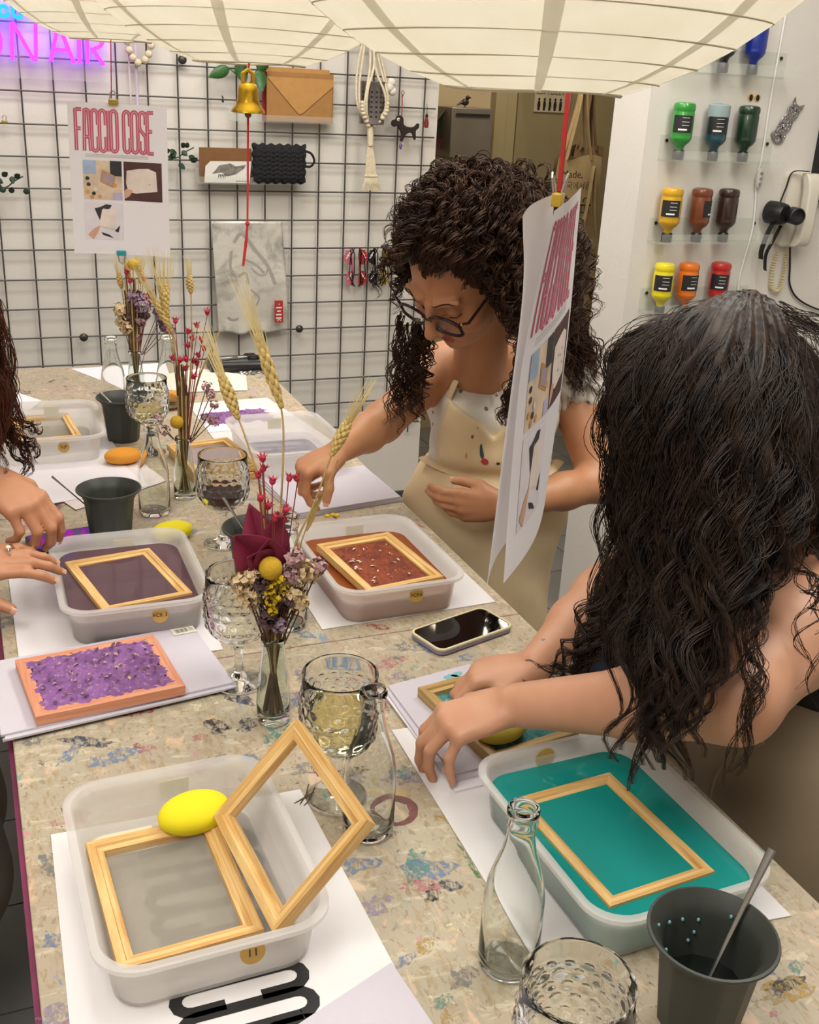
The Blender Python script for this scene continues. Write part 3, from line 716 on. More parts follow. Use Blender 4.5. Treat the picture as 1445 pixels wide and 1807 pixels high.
# ------------------------------------------------------------------ paint bottles on clear shelves
for z, lab in ((1.765, 'topmost clear shelf on the right wall, with the blue bottle'), (1.530, 'clear shelf on the right wall carrying the green bottles'), (1.300, 'clear shelf on the right wall carrying ochre and brown bottles'), (1.095, 'clear shelf on the right wall carrying yellow, orange and red bottles')):
    tray_shelf('bottle_shelf', lab, 1.877, 2.274, z, 0.075, 0.068, 0.026, 2.729)
M_lab = pm('label_black', '#1f1f20', 0.5); M_cap = pm('nozzle_black', '#121213', 0.35)
def paint_bottle(label, x, z, col, cname, lab=True, top=None, turn=0.0):
    o = thing('paint_bottle', label, 'bottle', (x, 2.690, z + 0.003), (0, 0, turn), 'upside-down paint bottles')
    m = pm(cname, col, 0.28, var=0.06, vscale=40, Coat_Weight=0.4)
    MB().lathe([(0.0, 0.0), (0.0145, 0.0), (0.0155, 0.003), (0.0155, 0.024), (0.0135, 0.027), (0.0, 0.027)], 20).build('nozzle_cap', M_cap, o)
    prof = [(0.011, 0.026), (0.0125, 0.034), (0.016, 0.040), (0.024, 0.047), (0.0295, 0.056), (0.0305, 0.062), (0.0295, 0.0655), (0.0305, 0.069), (0.0302, 0.125), (0.0290, 0.128), (0.0290, 0.131), (0.0305, 0.134), (0.0308, 0.144), (0.028, 0.151), (0.020, 0.154), (0.0, 0.1545)]
    MB().lathe(prof, 28, cap0=True).build('body', m, o)
    if top: MB().lathe([(0.0308, 0.118), (0.0311, 0.119), (0.0311, 0.150), (0.0285, 0.1525), (0.0, 0.156)], 28, cap0=False, cap1=False).build('clear_top', top, o)
    if lab:
        mm = MB().grid(lambda u, v: (0.0312 * math.cos(-3.1 + 1.9 * u), 0.0312 * math.sin(-3.1 + 1.9 * u), 0.074 + 0.046 * v), 14, 1); mm.build('paper_label', M_lab, o)
        for k, (a0, a1, zz) in enumerate(((0.45, 0.8, 0.113), (0.45, 0.8, 0.102), (0.45, 0.8, 0.093), (0.30, 0.72, 0.080))):
            mm = MB().grid(lambda u, v: (0.0316 * math.cos(-3.1 + 1.9 * (a0 + (a1 - a0) * u)), 0.0316 * math.sin(-3.1 + 1.9 * (a0 + (a1 - a0) * u)), zz + (0.0012 if k < 3 else 0.0045) * v), 6, 1); mm.build('label_print', MAT['white_plain'], o)
    return o
paint_bottle('near black paint bottle half hidden by the lamp, top shelf', 2.026, 1.765, '#1c1a22', 'paint_black', False)
paint_bottle('ultramarine blue paint bottle on the top shelf', 2.128, 1.765, '#132a86', 'paint_blue', False)
paint_bottle('bright green paint bottle, left on the second shelf', 1.918, 1.530, '#2f8a35', 'paint_green')
paint_bottle('dark teal paint bottle with clear upper end', 2.036, 1.530, '#1e4550', 'paint_teal', True, pm('clear_grey', '#93a5a6', 0.2))
paint_bottle('deep bottle green paint bottle, right on the second shelf', 2.142, 1.530, '#15331f', 'paint_darkgreen', False)
paint_bottle('ochre yellow paint bottle, left on the third shelf', 1.916, 1.300, '#c79a1d', 'paint_ochre', True)
paint_bottle('russet brown paint bottle, middle of the third shelf', 2.020, 1.300, '#6f3a20', 'paint_russet', True, turn=1.2)
paint_bottle('very dark brown paint bottle, right on the third shelf', 2.116, 1.300, '#33201a', 'paint_umber', False)
paint_bottle('lemon yellow paint bottle behind the long haired head', 1.925, 1.086, '#d8c81c', 'paint_lemon', True)
paint_bottle('orange paint bottle behind the long haired head', 2.012, 1.086, '#d8701c', 'paint_orange', True, turn=0.4)
paint_bottle('red paint bottle behind the long haired head', 2.128, 1.086, '#b02624', 'paint_red', True)

# googly eyes, cat, cable, intercom, camera, frame on the right wall
ge = thing('googly_eyes', 'pair of orange rimmed sticker eyes above the green bottle', 'sticker', (2.182, 2.729, 1.708))
for x in (-0.012, 0.012):
    MB().lathe([(0.0, 0), (0.011, 0.0), (0.011, 0.001), (0.0, 0.001)], 16).xf(Matrix.Rotation(PI / 2, 4, 'X')).build('eye_rim', pm('eye_orange', '#d9a860', 0.6), ge, (x, 0, 0))
    MB().lathe([(0.0, 0.001), (0.0062, 0.001), (0.0062, 0.002), (0.0, 0.002)], 16).xf(Matrix.Scale(1.4, 4, (0, 0, 1)) @ Matrix.Rotation(PI / 2, 4, 'X')).build('pupil', MAT['black_plain'], ge, (x, 0, 0))
ct = thing('tin_cat', 'embossed silver tin cat ornament beside the shelves', 'ornament', (2.285, 2.725, 1.59), (0, 0.42, 0))
catp = [(-0.02, 0.0), (0.0, -0.006), (0.018, 0.004), (0.022, 0.02), (0.016, 0.034), (0.024, 0.05), (0.02, 0.075), (0.027, 0.09), (0.026, 0.106), (0.031, 0.13), (0.014, 0.118), (0.0, 0.119), (-0.014, 0.134), (-0.016, 0.112), (-0.02, 0.096), (-0.014, 0.082), (-0.022, 0.06), (-0.026, 0.03), (-0.034, 0.012)]
t = NT('tin_embossed'); v = t.coord('Object'); M_emb = t.done(t.bsdf(Base_Color=lin('#a9a6a6'), Metallic=0.95, Roughness=0.25, Normal=t.bump(t.noise(v, 110, 2, 0.5, 1.5), 0.9, 0.006)))
m = wp(MB(), catp, 0, 0.004); m.build('body', M_emb, ct, bevel=0.0015)
for x in (-0.006, 0.010): MB().ball((x, -0.005, 0.102), (0.0035, 0.0015, 0.0025), 8, 5).build('eye', pm('eye_dark', '#4a4848', 0.3, 0.8), ct)
MB().tube(bez([(-0.02, -0.004, 0.01), (0.0, -0.007, 0.022), (0.012, -0.005, 0.01)], 12), 0.003, 6).build('tail', M_emb, ct)
MB().tube(bez([(-0.012, -0.004, 0.055), (0.0, -0.007, 0.04), (0.008, -0.005, 0.058)], 12), 0.0025, 6).build('paw', M_emb, ct)
cb = thing('lamp_cable', 'white lamp cable running down the wall with an inline switch', 'cable', (2.24, 2.72, 1.15))
MB().tube(bez([(x - 2.24, 0.004, z - 1.15) for x, z in ((2.245, 2.05), (2.242, 1.926), (2.238, 1.715), (2.240, 1.541), (2.235, 1.484), (2.250, 1.343), (2.230, 1.18), (2.26, 1.10), (2.38, 1.06), (2.6, 1.02))], 60), 0.003, 6).build('wire', MAT['white_plain'], cb)
MB().ball((-0.004, -0.006, 0.335), (0.012, 0.008, 0.030), 14, 10).build('switch_body', pm('switch_white', '#cfcac6', 0.4), cb)
for k in range(3): MB().lathe([(0, 0), (0.005, 0), (0.004, 0.003), (0, 0.003)], 10).xf(Matrix.Rotation(PI / 2, 4, 'X')).build('button', pm('switch_grey', '#8d8a8c', 0.4), cb, (-0.004, -0.013, 0.335 + (k - 1) * .015))

ic = thing('intercom_phone', 'ivory wall intercom handset with coiled cord', 'intercom', (2.385, 2.729, 1.285))
M_ivory = pm('ivory_plastic', '#d6cfc0', 0.35)
MB().loft([[(x * 1.0, y, z) for x, z in rrect(0.090, 0.222, 0.018, 4, 0.0, 0.111)][::-1] for y in (0.0, -0.024)] + [[(x, -0.030, z) for x, z in rrect(0.078, 0.21, 0.016, 4, 0, 0.111)][::-1]]).build('base', M_ivory, ic)
def handset(u, v):
    a = u * 2 * PI; s = 0.020 * (1 + 0.22 * (abs(2 * v - 1) ** 2.5)); z = 0.005 + 0.215 * v
    yy = -0.036 - 0.016 * (1 - (2 * v - 1) ** 4) - 0.014
    return (0.012 + s * max(-1, min(1, 1.35 * math.cos(a))), yy + 0.016 * max(-1, min(1, 1.3 * math.sin(a))) * (1 if 0.02 < v < 0.98 else 0.6), z)
MB().grid(handset, 24, 28).build('handset', M_ivory, ic, angle=0)
MB().ball((0.040, -0.032, 0.16), (0.004, 0.006, 0.010), 8, 6).build('hook_switch', M_ivory, ic)
coil = [(p[0] + 0.006 * math.cos(k * 0.9), p[1] + 0.006 * math.sin(k * 0.9), p[2]) for k, p in enumerate(bez([(-0.030, -0.010, 0.005), (-0.034, -0.010, -0.06), (-0.024, -0.010, -0.115), (-0.004, -0.010, -0.13), (0.010, -0.010, -0.11), (0.010, -0.010, -0.05), (0.004, -0.010, -0.008)], 260))]
coil = [(p[0] + 0.0058 * math.cos(k * 0.8), p[1] + 0.0058 * math.sin(k * 0.8), p[2]) for k, p in enumerate(bez([(-0.030, -0.012, -0.02), (-0.038, -0.012, -0.07), (-0.030, -0.012, -0.125), (-0.012, -0.012, -0.14), (0.004, -0.012, -0.125), (0.008, -0.012, -0.07), (0.006, -0.012, -0.02)], 300))]
MB().tube(coil, 0.0017, 5).build('coiled_cord', pm('cream_cord', '#d0c08f', 0.5), ic)
for x in (-0.030, 0.006): MB().tube([(x, -0.012, -0.02), (x - 0.001, -0.012, 0.006)], 0.0018, 6).build('cord_end', MAT['cream_cord'], ic)
bc = thing('power_cord', 'thin black cord falling from the intercom', 'cord', (2.42, 2.722, 1.0))
MB().tube(bez([(x - 2.42, 0.0, z - 1.0) for x, z in ((2.405, 1.28), (2.418, 1.22), (2.43, 1.165), (2.47, 1.12), (2.55, 1.085), (2.66, 1.06))], 30), 0.003, 6).build('wire', MAT['black_plain'], bc)
cm = thing('black_camera', 'small black camera hanging by its strap on the intercom', 'camera', (2.318, 2.70, 1.352))
M_cb = pm('camera_black', '#151517', 0.45)
MB().lathe([(0.0, 0.03), (0.026, 0.03), (0.030, 0.024), (0.034, 0.0), (0.034, -0.03), (0.0, -0.03)], 28).xf(Matrix.Translation((-0.018, -0.018, 0.036)) @ Matrix.Rotation(PI / 2, 4, 'X') @ Matrix.Rotation(0.2, 4, 'Y')).build('body', M_cb, cm)
MB().lathe([(0.020, 0.0), (0.025, 0.0), (0.025, 0.035), (0.021, 0.037), (0.018, 0.03), (0.0, 0.026)], 28).xf(Matrix.Translation((0.012, -0.048, 0.034)) @ Matrix.Rotation(PI / 2, 4, 'X') @ Matrix.Rotation(-0.25, 4, 'Y')).build('lens', M_cb, cm)
for (pts, w) in (([(-0.03, -0.02, 0.01), (-0.048, -0.02, -0.03), (-0.058, -0.02, -0.075), (-0.055, -0.02, -0.10)], 0.011), ([(0.0, -0.02, 0.0), (-0.02, -0.02, -0.045), (-0.038, -0.02, -0.085), (-0.034, -0.02, -0.125), (-0.03, -0.02, -0.135)], 0.008), ([(-0.01, -0.01, 0.065), (0.005, -0.008, 0.11), (0.02, -0.008, 0.155), (0.06, -0.034, 0.160)], 0.004)):
    MB().tube(bez(pts, 16), w, 6, flat=0.15).build('strap', MAT['black_plain'], cm)
pf = thing('picture_frame', 'black picture frame cut by the right picture edge', 'picture frame', (2.56, 2.729, 1.43))
for (cx, cz, w, h) in ((-0.11, 0.13, 0.018, 0.28), (0.11, 0.13, 0.018, 0.28), (0, -0.003, 0.202, 0.018), (0, 0.263, 0.202, 0.018)):
    MB().box((cx, -0.011, cz), (w, 0.022, h)).build('frame_bar', MAT['black_plain'], pf)
MB().box((0, -0.004, 0.13), (0.21, 0.006, 0.26)).build('picture', pm('mat_board', '#cfcac2', 0.8), pf)
# ================================================================== THE TABLE
T = 0.88
def table_material():
    t = NT('paint_stained_board'); v = t.coord('Object'); 
    va = t.coord('Object', (1, 0.35, 1), (0, 0, 0.5)); vb = t.coord('Object', (0.4, 1, 1), (0, 0, 0.35)); vc = t.coord('Object', (1, 0.5, 1), (0, 0, -0.7))
    base = t.mix(t.ramp(t.noise(v, 2.2, 4), [(0.35, 0.0), (0.7, 1.0)]), '#b0a58d', '#a69c88')
    base = t.mix(t.ramp(t.noise(v, 5.0, 4), [(0.45, 0.0), (0.75, 0.8)]), base, '#b19c89')
    # chips and fibres of the board
    for sc, vec, lo, hi, c, am in ((95, va, 0.52, 0.62, '#a08d6c', 0.8), (70, vb, 0.54, 0.64, '#c8beA6', 0.75), (150, vc, 0.56, 0.64, '#8b785c', 0.75), (40, vc, 0.58, 0.68, '#d9b89b', 0.7), (60, va, 0.60, 0.66, '#9f9a8c', 0.6)):
        base = t.mix(t.math('MULTIPLY', t.ramp(t.noise(vec, sc, 5, 0.65, 0.6), [(lo, 0.0), (hi, 1.0)]), am), base, c)
    # dried paint: patches of their own shape
    for k, (sc, lo, c) in enumerate(((13, 0.66, '#6f86a4'), (15, 0.665, '#c4808c'), (22, 0.67, '#3f4a5a'), (18, 0.68, '#5f9a94'), (11, 0.675, '#e6dcc0'), (26, 0.69, '#a8525a'), (30, 0.69, '#26282c'), (17, 0.69, '#b89a5a'), (9, 0.665, '#a99bb0'))):
        vv = t.coord('Object', (1, 0.6 + 0.12 * (k % 4), 1), (0, 0, 0.7 * k), (3.1 * k, 1.7 * k, 0))
        base = t.mix(t.math('MULTIPLY', t.ramp(t.noise(vv, sc, 5, 0.62, 0.9), [(lo, 0.0), (lo + 0.03, 1.0)]), 0.8), base, c)
    return t.done(t.bsdf(Base_Color=base, Roughness=0.55, Normal=t.bump(t.noise(va, 90, 4), 0.35, 0.002)))
M_table = table_material()
tb = thing('work_table', 'long paint stained work table with boards on a metal frame', 'table', (0.405, 1.6, 0))
for y0, y1 in ((0.10, 1.408), (1.4105, 3.20)):
    MB().box((0, (y0 + y1) / 2 - 1.6, T - 0.011), (0.81, y1 - y0, 0.022)).build('top_board', M_table, tb, bevel=0.0015)
MB().box((0, 1.40925 - 1.6, T - 0.012), (0.808, 0.0025, 0.0215)).build('seam_strip', pm('seam_red', '#7a4038', 0.8), tb)
M_mag = pm('magenta_edge', '#7c2f52', 0.6, var=0.25, vscale=12)
for s in (-1, 1): MB().box((s * 0.405, 0.05, T - 0.034), (0.012, 3.08, 0.024)).build('edge_strip', M_mag, tb)
M_leg = pm('table_leg', '#4a4844', 0.5, 0.3)
for sx in (-1, 1):
    for y in (0.25, 3.05): MB().box((sx * 0.35, y - 1.6, (T - 0.022) / 2), (0.05, 0.05, T - 0.022)).build('leg', M_leg, tb, bevel=0.003)
    MB().box((sx * 0.35, 0.05, T - 0.055), (0.04, 2.75, 0.06)).build('rail', M_leg, tb)
# marks that have a shape of their own
def blot(name, x, y, pts, mat, z=T + 0.0003):
    m = MB(); n = len(pts); m.add([(p[0], p[1], 0) for p in pts], [tuple(range(n))]); return m.build(name, mat, tb, (x - 0.405, y - 1.6, z))
mm = MB(); ring = [(0.026 * math.cos(a) * (1 + .04 * math.sin(3 * a)), 0.026 * math.sin(a)) for a in np.linspace(0, 2 * PI, 48, endpoint=False)]
V = []; rr = random.Random(2)
for k, (x, y) in enumerate(ring):
    a = 2 * PI * k / 48; w = 0.0055 + 0.0022 * math.sin(a * 1.0 + 0.9) + rr.uniform(-.0008, .0008)
    L = math.hypot(x, y); V += [(x * (L - w) / L, y * (L - w) / L, 0), (x * (L + w * .6) / L, y * (L + w * .6) / L, 0)]
mm.add(V, [(2 * k, 2 * ((k + 1) % 48), 2 * ((k + 1) % 48) + 1, 2 * k + 1) for k in range(48)])
mm.build('ring_stain', pm('ring_brown', '#6e3a34', 0.5, var=0.4, vscale=80), tb, (0.420 - 0.405, 0.985 - 1.6, T + 0.0003))
def splat(x, y, r, mat, seed, el=1.0, rot=0.0):
    rr = random.Random(seed); n = 18; P = []
    for k in range(n):
        a = 2 * PI * k / n; q = 1.35 * r * rr.uniform(0.6, 1.1); px, py = q * math.cos(a) * el, q * math.sin(a)
        P.append((px * math.cos(rot) - py * math.sin(rot), px * math.sin(rot) + py * math.cos(rot)))
    blot('paint_stain', x, y, P, mat, T + 0.0003 + 0.00002 * (seed % 5))
def stain_mat(name, c):
    t = NT(name); v = t.coord('Object', (1, 0.6, 1), (0, 0, 0.5)); n = t.noise(v, 130, 5, 0.7, 0.8)
    b = t.bsdf(Base_Color=lin(c), Roughness=0.55); tp = t.add('ShaderNodeBsdfTransparent'); m = t.add('ShaderNodeMixShader')
    t.t.links.new(t.ramp(n, [(0.42, 0.0), (0.60, 0.85)]), m.inputs[0]); t.t.links.new(tp.outputs[0], m.inputs[1]); t.t.links.new(b, m.inputs[2])
    return t.done(m.outputs[0])
S_ = {k: stain_mat('stain_' + k, c) for k, c in dict(blue='#6c86aa', navy='#33405a', pink='#c2727e', teal='#4f8f86', cream='#ddd3b2', black='#1c1c20', red='#9c3f40', green='#2f7a3a', gold='#b5923a', grey='#7c7e80', lilac='#9a8ca8').items()}
for i, (x, y, r, c, el, ro) in enumerate(((0.285, 1.13, .012, 'blue', 1.5, 1.9), (0.245, 1.155, .006, 'navy', 1.6, .3), (0.262, 1.105, .004, 'black', 1.8, 1.0), (0.12, 1.20, .013, 'blue', 2.2, .2), (0.16, 1.205, .007, 'pink', 1.8, .3), (0.055, 1.09, .010, 'pink', 1.8, .2),
        (0.23, 1.21, .006, 'pink', 2, .1), (0.36, 1.19, .012, 'grey', 1.6, .3), (0.47, 1.30, .014, 'blue', 2.0, -.2), (0.58, 1.36, .011, 'grey', 1.7, .3), (0.615, 1.345, .012, 'blue', 1.8, -.5), (0.66, 1.30, .009, 'blue', 1.5, .4), (0.69, 1.35, .006, 'red', 2.0, .3), (0.54, 1.28, .008, 'lilac', 2.2, .2),
        (0.56, 1.33, .005, 'teal', 1.5, .0), (0.46, 1.36, .012, 'cream', 2.2, .2), (0.40, 1.31, .013, 'cream', 1.6, 1.0), (0.46, 1.05, .010, 'teal', 1.4, .9), (0.44, 1.04, .003, 'red', 1.5, .4), (0.45, 1.032, .003, 'pink', 2, .2), (0.40, 0.945, .004, 'navy', 2, .1), (0.42, 0.875, .014, 'blue', 2.2, -.3),
        (0.405, 0.855, .008, 'pink', 2.8, -.2), (0.43, 0.845, .008, 'navy', 1.6, -.4), (0.34, 0.84, .010, 'lilac', 2, .4), (0.37, 0.77, .007, 'gold', 1.5, .6), (0.36, 0.70, .005, 'teal', 2.2, .5), (0.39, 0.72, .010, 'grey', 1.5, .3), (0.68, 0.63, .010, 'blue', 1.8, .1), (0.72, 0.62, .006, 'teal', 1.6, .4),
        (0.70, 0.655, .004, 'navy', 1.5, 0), (0.66, 0.58, .004, 'pink', 1.6, .3), (0.025, 1.02, .012, 'grey', 1.5, 1.3), (0.018, 0.90, .008, 'blue', 1.2, 0), (0.012, 0.80, .012, 'lilac', 1.2, .7), (0.40, 1.60, .014, 'red', 1.8, .1), (0.35, 1.62, .010, 'red', 2, .1), (0.43, 1.72, .009, 'cream', 1.6, .5),
        (0.30, 2.01, .012, 'pink', 2.0, .5), (0.43, 2.12, .012, 'navy', 1.4, .2), (0.10, 2.95, .022, 'grey', 1.6, 0), (0.22, 2.80, .014, 'lilac', 2.4, .2), (0.30, 2.9, .010, 'grey', 2, .1), (0.66, 2.50, .008, 'navy', 2, .3), (0.62, 2.62, .018, 'grey', 2.2, .5), (0.73, 2.45, .012, 'lilac', 2, .3), (0.02, 1.62, .016, 'grey', 1.8, .4), (0.045, 1.58, .010, 'navy', 1.5, .2))):
    splat(x, y, r, S_[c], i, el, ro)
_rs = random.Random(77); _keys = list(S_)
for i in range(130):
    c = _keys[_rs.randrange(len(_keys))]
    splat(_rs.uniform(0.02, 0.79), _rs.choice((_rs.uniform(0.58, 1.45), _rs.uniform(0.58, 1.45), _rs.uniform(1.45, 3.1))), _rs.uniform(0.003, 0.013), S_[c], 100 + i, _rs.uniform(1.2, 3.4), _rs.gauss(0.25, 0.7))
blot('paint_stain', 0.468, 0.862, [(-0.0015, -0.045), (0.002, -0.04), (0.004, 0.035), (0.0, 0.045), (-0.003, 0.0)], S_['green'])
# ================================================================== LANTERNS
t = NT('lantern_paper'); v = t.coord('Object'); n = t.noise(v, 14, 4)
pc = t.mix(t.ramp(n, [(0.3, 0.0), (0.7, 1.0)]), '#f4f2ea', '#eeeade')
df = t.add('ShaderNodeBsdfDiffuse'); t.set(df.inputs[0], pc); tl = t.add('ShaderNodeBsdfTranslucent'); t.set(tl.inputs[0], pc)
mx = t.add('ShaderNodeMixShader'); mx.inputs[0].default_value = 0.42; t.t.links.new(df.outputs[0], mx.inputs[1]); t.t.links.new(tl.outputs[0], mx.inputs[2])
M_paper_l = t.done(mx.outputs[0])
M_rib = pm('rib_wire', '#d2c9b2', 0.7)
M_bulb = emit('bulb_glow', (1.0, 0.98, 0.93), 14.5)
RL = 0.31
def lantern(label, x, y, zb, RL=0.31):
    th0, th1 = 0.255, PI - 0.26
    zc = zb + RL * math.cos(th0)
    o = thing('paper_lantern', label, 'lamp', (x, y, zc), group='paper lanterns over the table')
    def fn(u, vv):
        th = th0 + (th1 - th0) * vv; a = 2 * PI * u
        k = (th - th0) / (0.0325 / RL); r = RL * (1 - 0.0016 * abs(math.sin(PI * k)))
        return (r * math.sin(th) * math.cos(a), r * math.sin(th) * math.sin(a), -r * math.cos(th) )
    MB().grid(fn, 72, 104).build('paper_shade', M_paper_l, o, angle=0)
    k = 0
    while True:
        th = th0 + k * 0.0325 / RL
        if th > th1 - 0.02: break
        ph = 0.4 * k
        pts = [(RL * 1.0003 * math.sin(th) * math.cos(a), RL * 1.0003 * math.sin(th) * math.sin(a), -RL * 1.0003 * math.cos(th) + 0.0012 * math.sin(3 * a + ph)) for a in np.linspace(0, 2 * PI, 73)]
        MB().tube(pts, 0.0007 if k else 0.0018, 4, cap=False).build('rib', M_rib, o); k += 1
    for q in range(8):
        a0 = 2 * PI * q / 8 + 0.35
        MB().grid(lambda u, vv: tuple(1.003 * c for c in fn((a0 + (u - 0.5) * 0.075) / (2 * PI), vv)), 2, 60).build('paper_seam', M_paper_l, o, angle=0)
    MB().ball((0, 0, 0.02), 0.042, 20, 14).build('bulb', M_bulb, o)
    MB().lathe([(0.0, 0.065), (0.018, 0.065), (0.02, 0.10), (0.012, 0.12), (0.0, 0.12)], 16).build('socket', MAT['white_plain'], o)
    MB().tube([(0, 0, 0.11), (0, 0, 2.9 - zc)], 0.003, 6).build('cord', MAT['white_plain'], o)
    MB().tube([(-RL * math.sin(th1), 0, -RL * math.cos(th1)), (0, 0, RL * 0.93), (RL * math.sin(th1), 0, -RL * math.cos(th1))], 0.0015, 5).build('wire_bridge', M_rib, o)
    return o
lantern('large white paper lantern nearest the camera, over poster', 0.470, 0.883, 1.699, 0.300)
lantern('middle white paper lantern carrying the golden bell', 0.400, 1.60, 1.714)
lantern('farthest white paper lantern before the neon sign', 0.312, 2.36, 1.748)

# ================================================================== HANGING POSTERS AND BELL
M_sheet = see_through('poster_paper', '#e9e6ea', '#ffffff', 0.0, 0.36, 0.75, 0.2)
M_pink = pm('print_pink', '#b9536b', 0.8, var=0.06, vscale=60)
M_red = pm('red_string', '#c02a30', 0.7)
ARC = lambda x, y, r0, r1, a0, a1, n=6: [(x + r0 * math.cos(math.radians(a0 + (a1 - a0) * k / n)), y + r1 * math.sin(math.radians(a0 + (a1 - a0) * k / n))) for k in range(n + 1)]
def C_(o=True): return [(1, .64), (1, .88)] + ARC(.5, .88, .5, .12, 0, 180)[1:] + [(0, .12)] + ARC(.5, .12, .5, .12, 180, 360)[1:] + [(1, .36)]
GLYPH = {'F': [[(1, 1), (0, 1), (0, 0)], [(0, .54), (.8, .54)]], 'A': [[(0, 0), (.2, 1), (.8, 1), (1, 0)], [(.08, .34), (.92, .34)]], 'C': [C_()], 'I': [[(.5, 0), (.5, 1)]],
         'O': [ARC(.5, .88, .5, .12, 0, 180) + [(0, .12)] + ARC(.5, .12, .5, .12, 180, 360)[1:] + [(1, .88)]],
         'S': [[(1, .70), (1, .88)] + ARC(.5, .88, .5, .12, 0, 180)[1:] + [(0, .66), (.1, .58), (.9, .42), (1, .34), (1, .12)] + ARC(.5, .12, .5, .12, 0, -180)[1:] + [(0, .30)]],
         'E': [[(1, 1), (0, 1), (0, 0), (1, 0)], [(0, .54), (.8, .54)]]}
def dense(p, n=5):
    out = []
    for a, b in zip(p[:-1], p[1:]):
        m = max(1, int(math.dist(a, b) * n)); out += [(a[0] + (b[0] - a[0]) * k / m, a[1] + (b[1] - a[1]) * k / m) for k in range(m)]
    return out + [p[-1]]
def title(text, w, h, gap, sw, mapf, parent, mat, inline=None, name='letter'):
    """condensed inline capitals; mapf takes flat (x,y,lift) to 3-D"""
    x = 0.0
    for ch in text:
        if ch == ' ': x += w * 0.8; continue
        ww = w * (0.3 if ch == 'I' else 1.0)
        for mt, s, lift in ((mat, sw, 0.0003),) + (((inline, sw * 0.11, 0.0006),) if inline else ()):
            m = MB()
            for g in GLYPH[ch]: stroke(m, [(x + px * ww, py * h) for px, py in dense(g)], s)
            m.v = [mapf(a, b, lift) for a, b, c in m.v]
            m.build(name if s == sw else name + '_inline', mt, parent, smooth=False)
        x += ww + gap
    return x
def patch(mapf, u0, u1, v0, v1, lift, mat, parent, name, poly=None):
    m = MB()
    if poly: m.add([mapf(a, b, lift) for a, b in poly], [tuple(range(len(poly)))])
    else: m.grid(lambda u, v: mapf(u0 + (u1 - u0) * u, v0 + (v1 - v0) * v, lift), 6, 6)
    return m.build(name, mat, parent, smooth=False)
PH = {k: pm('photo_' + k, c, 0.7, var=vv, vscale=30) for k, (c, vv) in dict(table=('#c9b49c', .25), brown=('#4a2c2a', .2), cream=('#d8c9c0', .12), lilac=('#b0a5c0', .1), dark=('#2b2b30', .2), wood=('#b5854f', .1), pulp=('#9d8a92', .2), skin=('#c79a80', .1), pale=('#d3cbd2', .06), orange=('#d08a4a', .1), blue=('#94a6c0', .15)).items()}
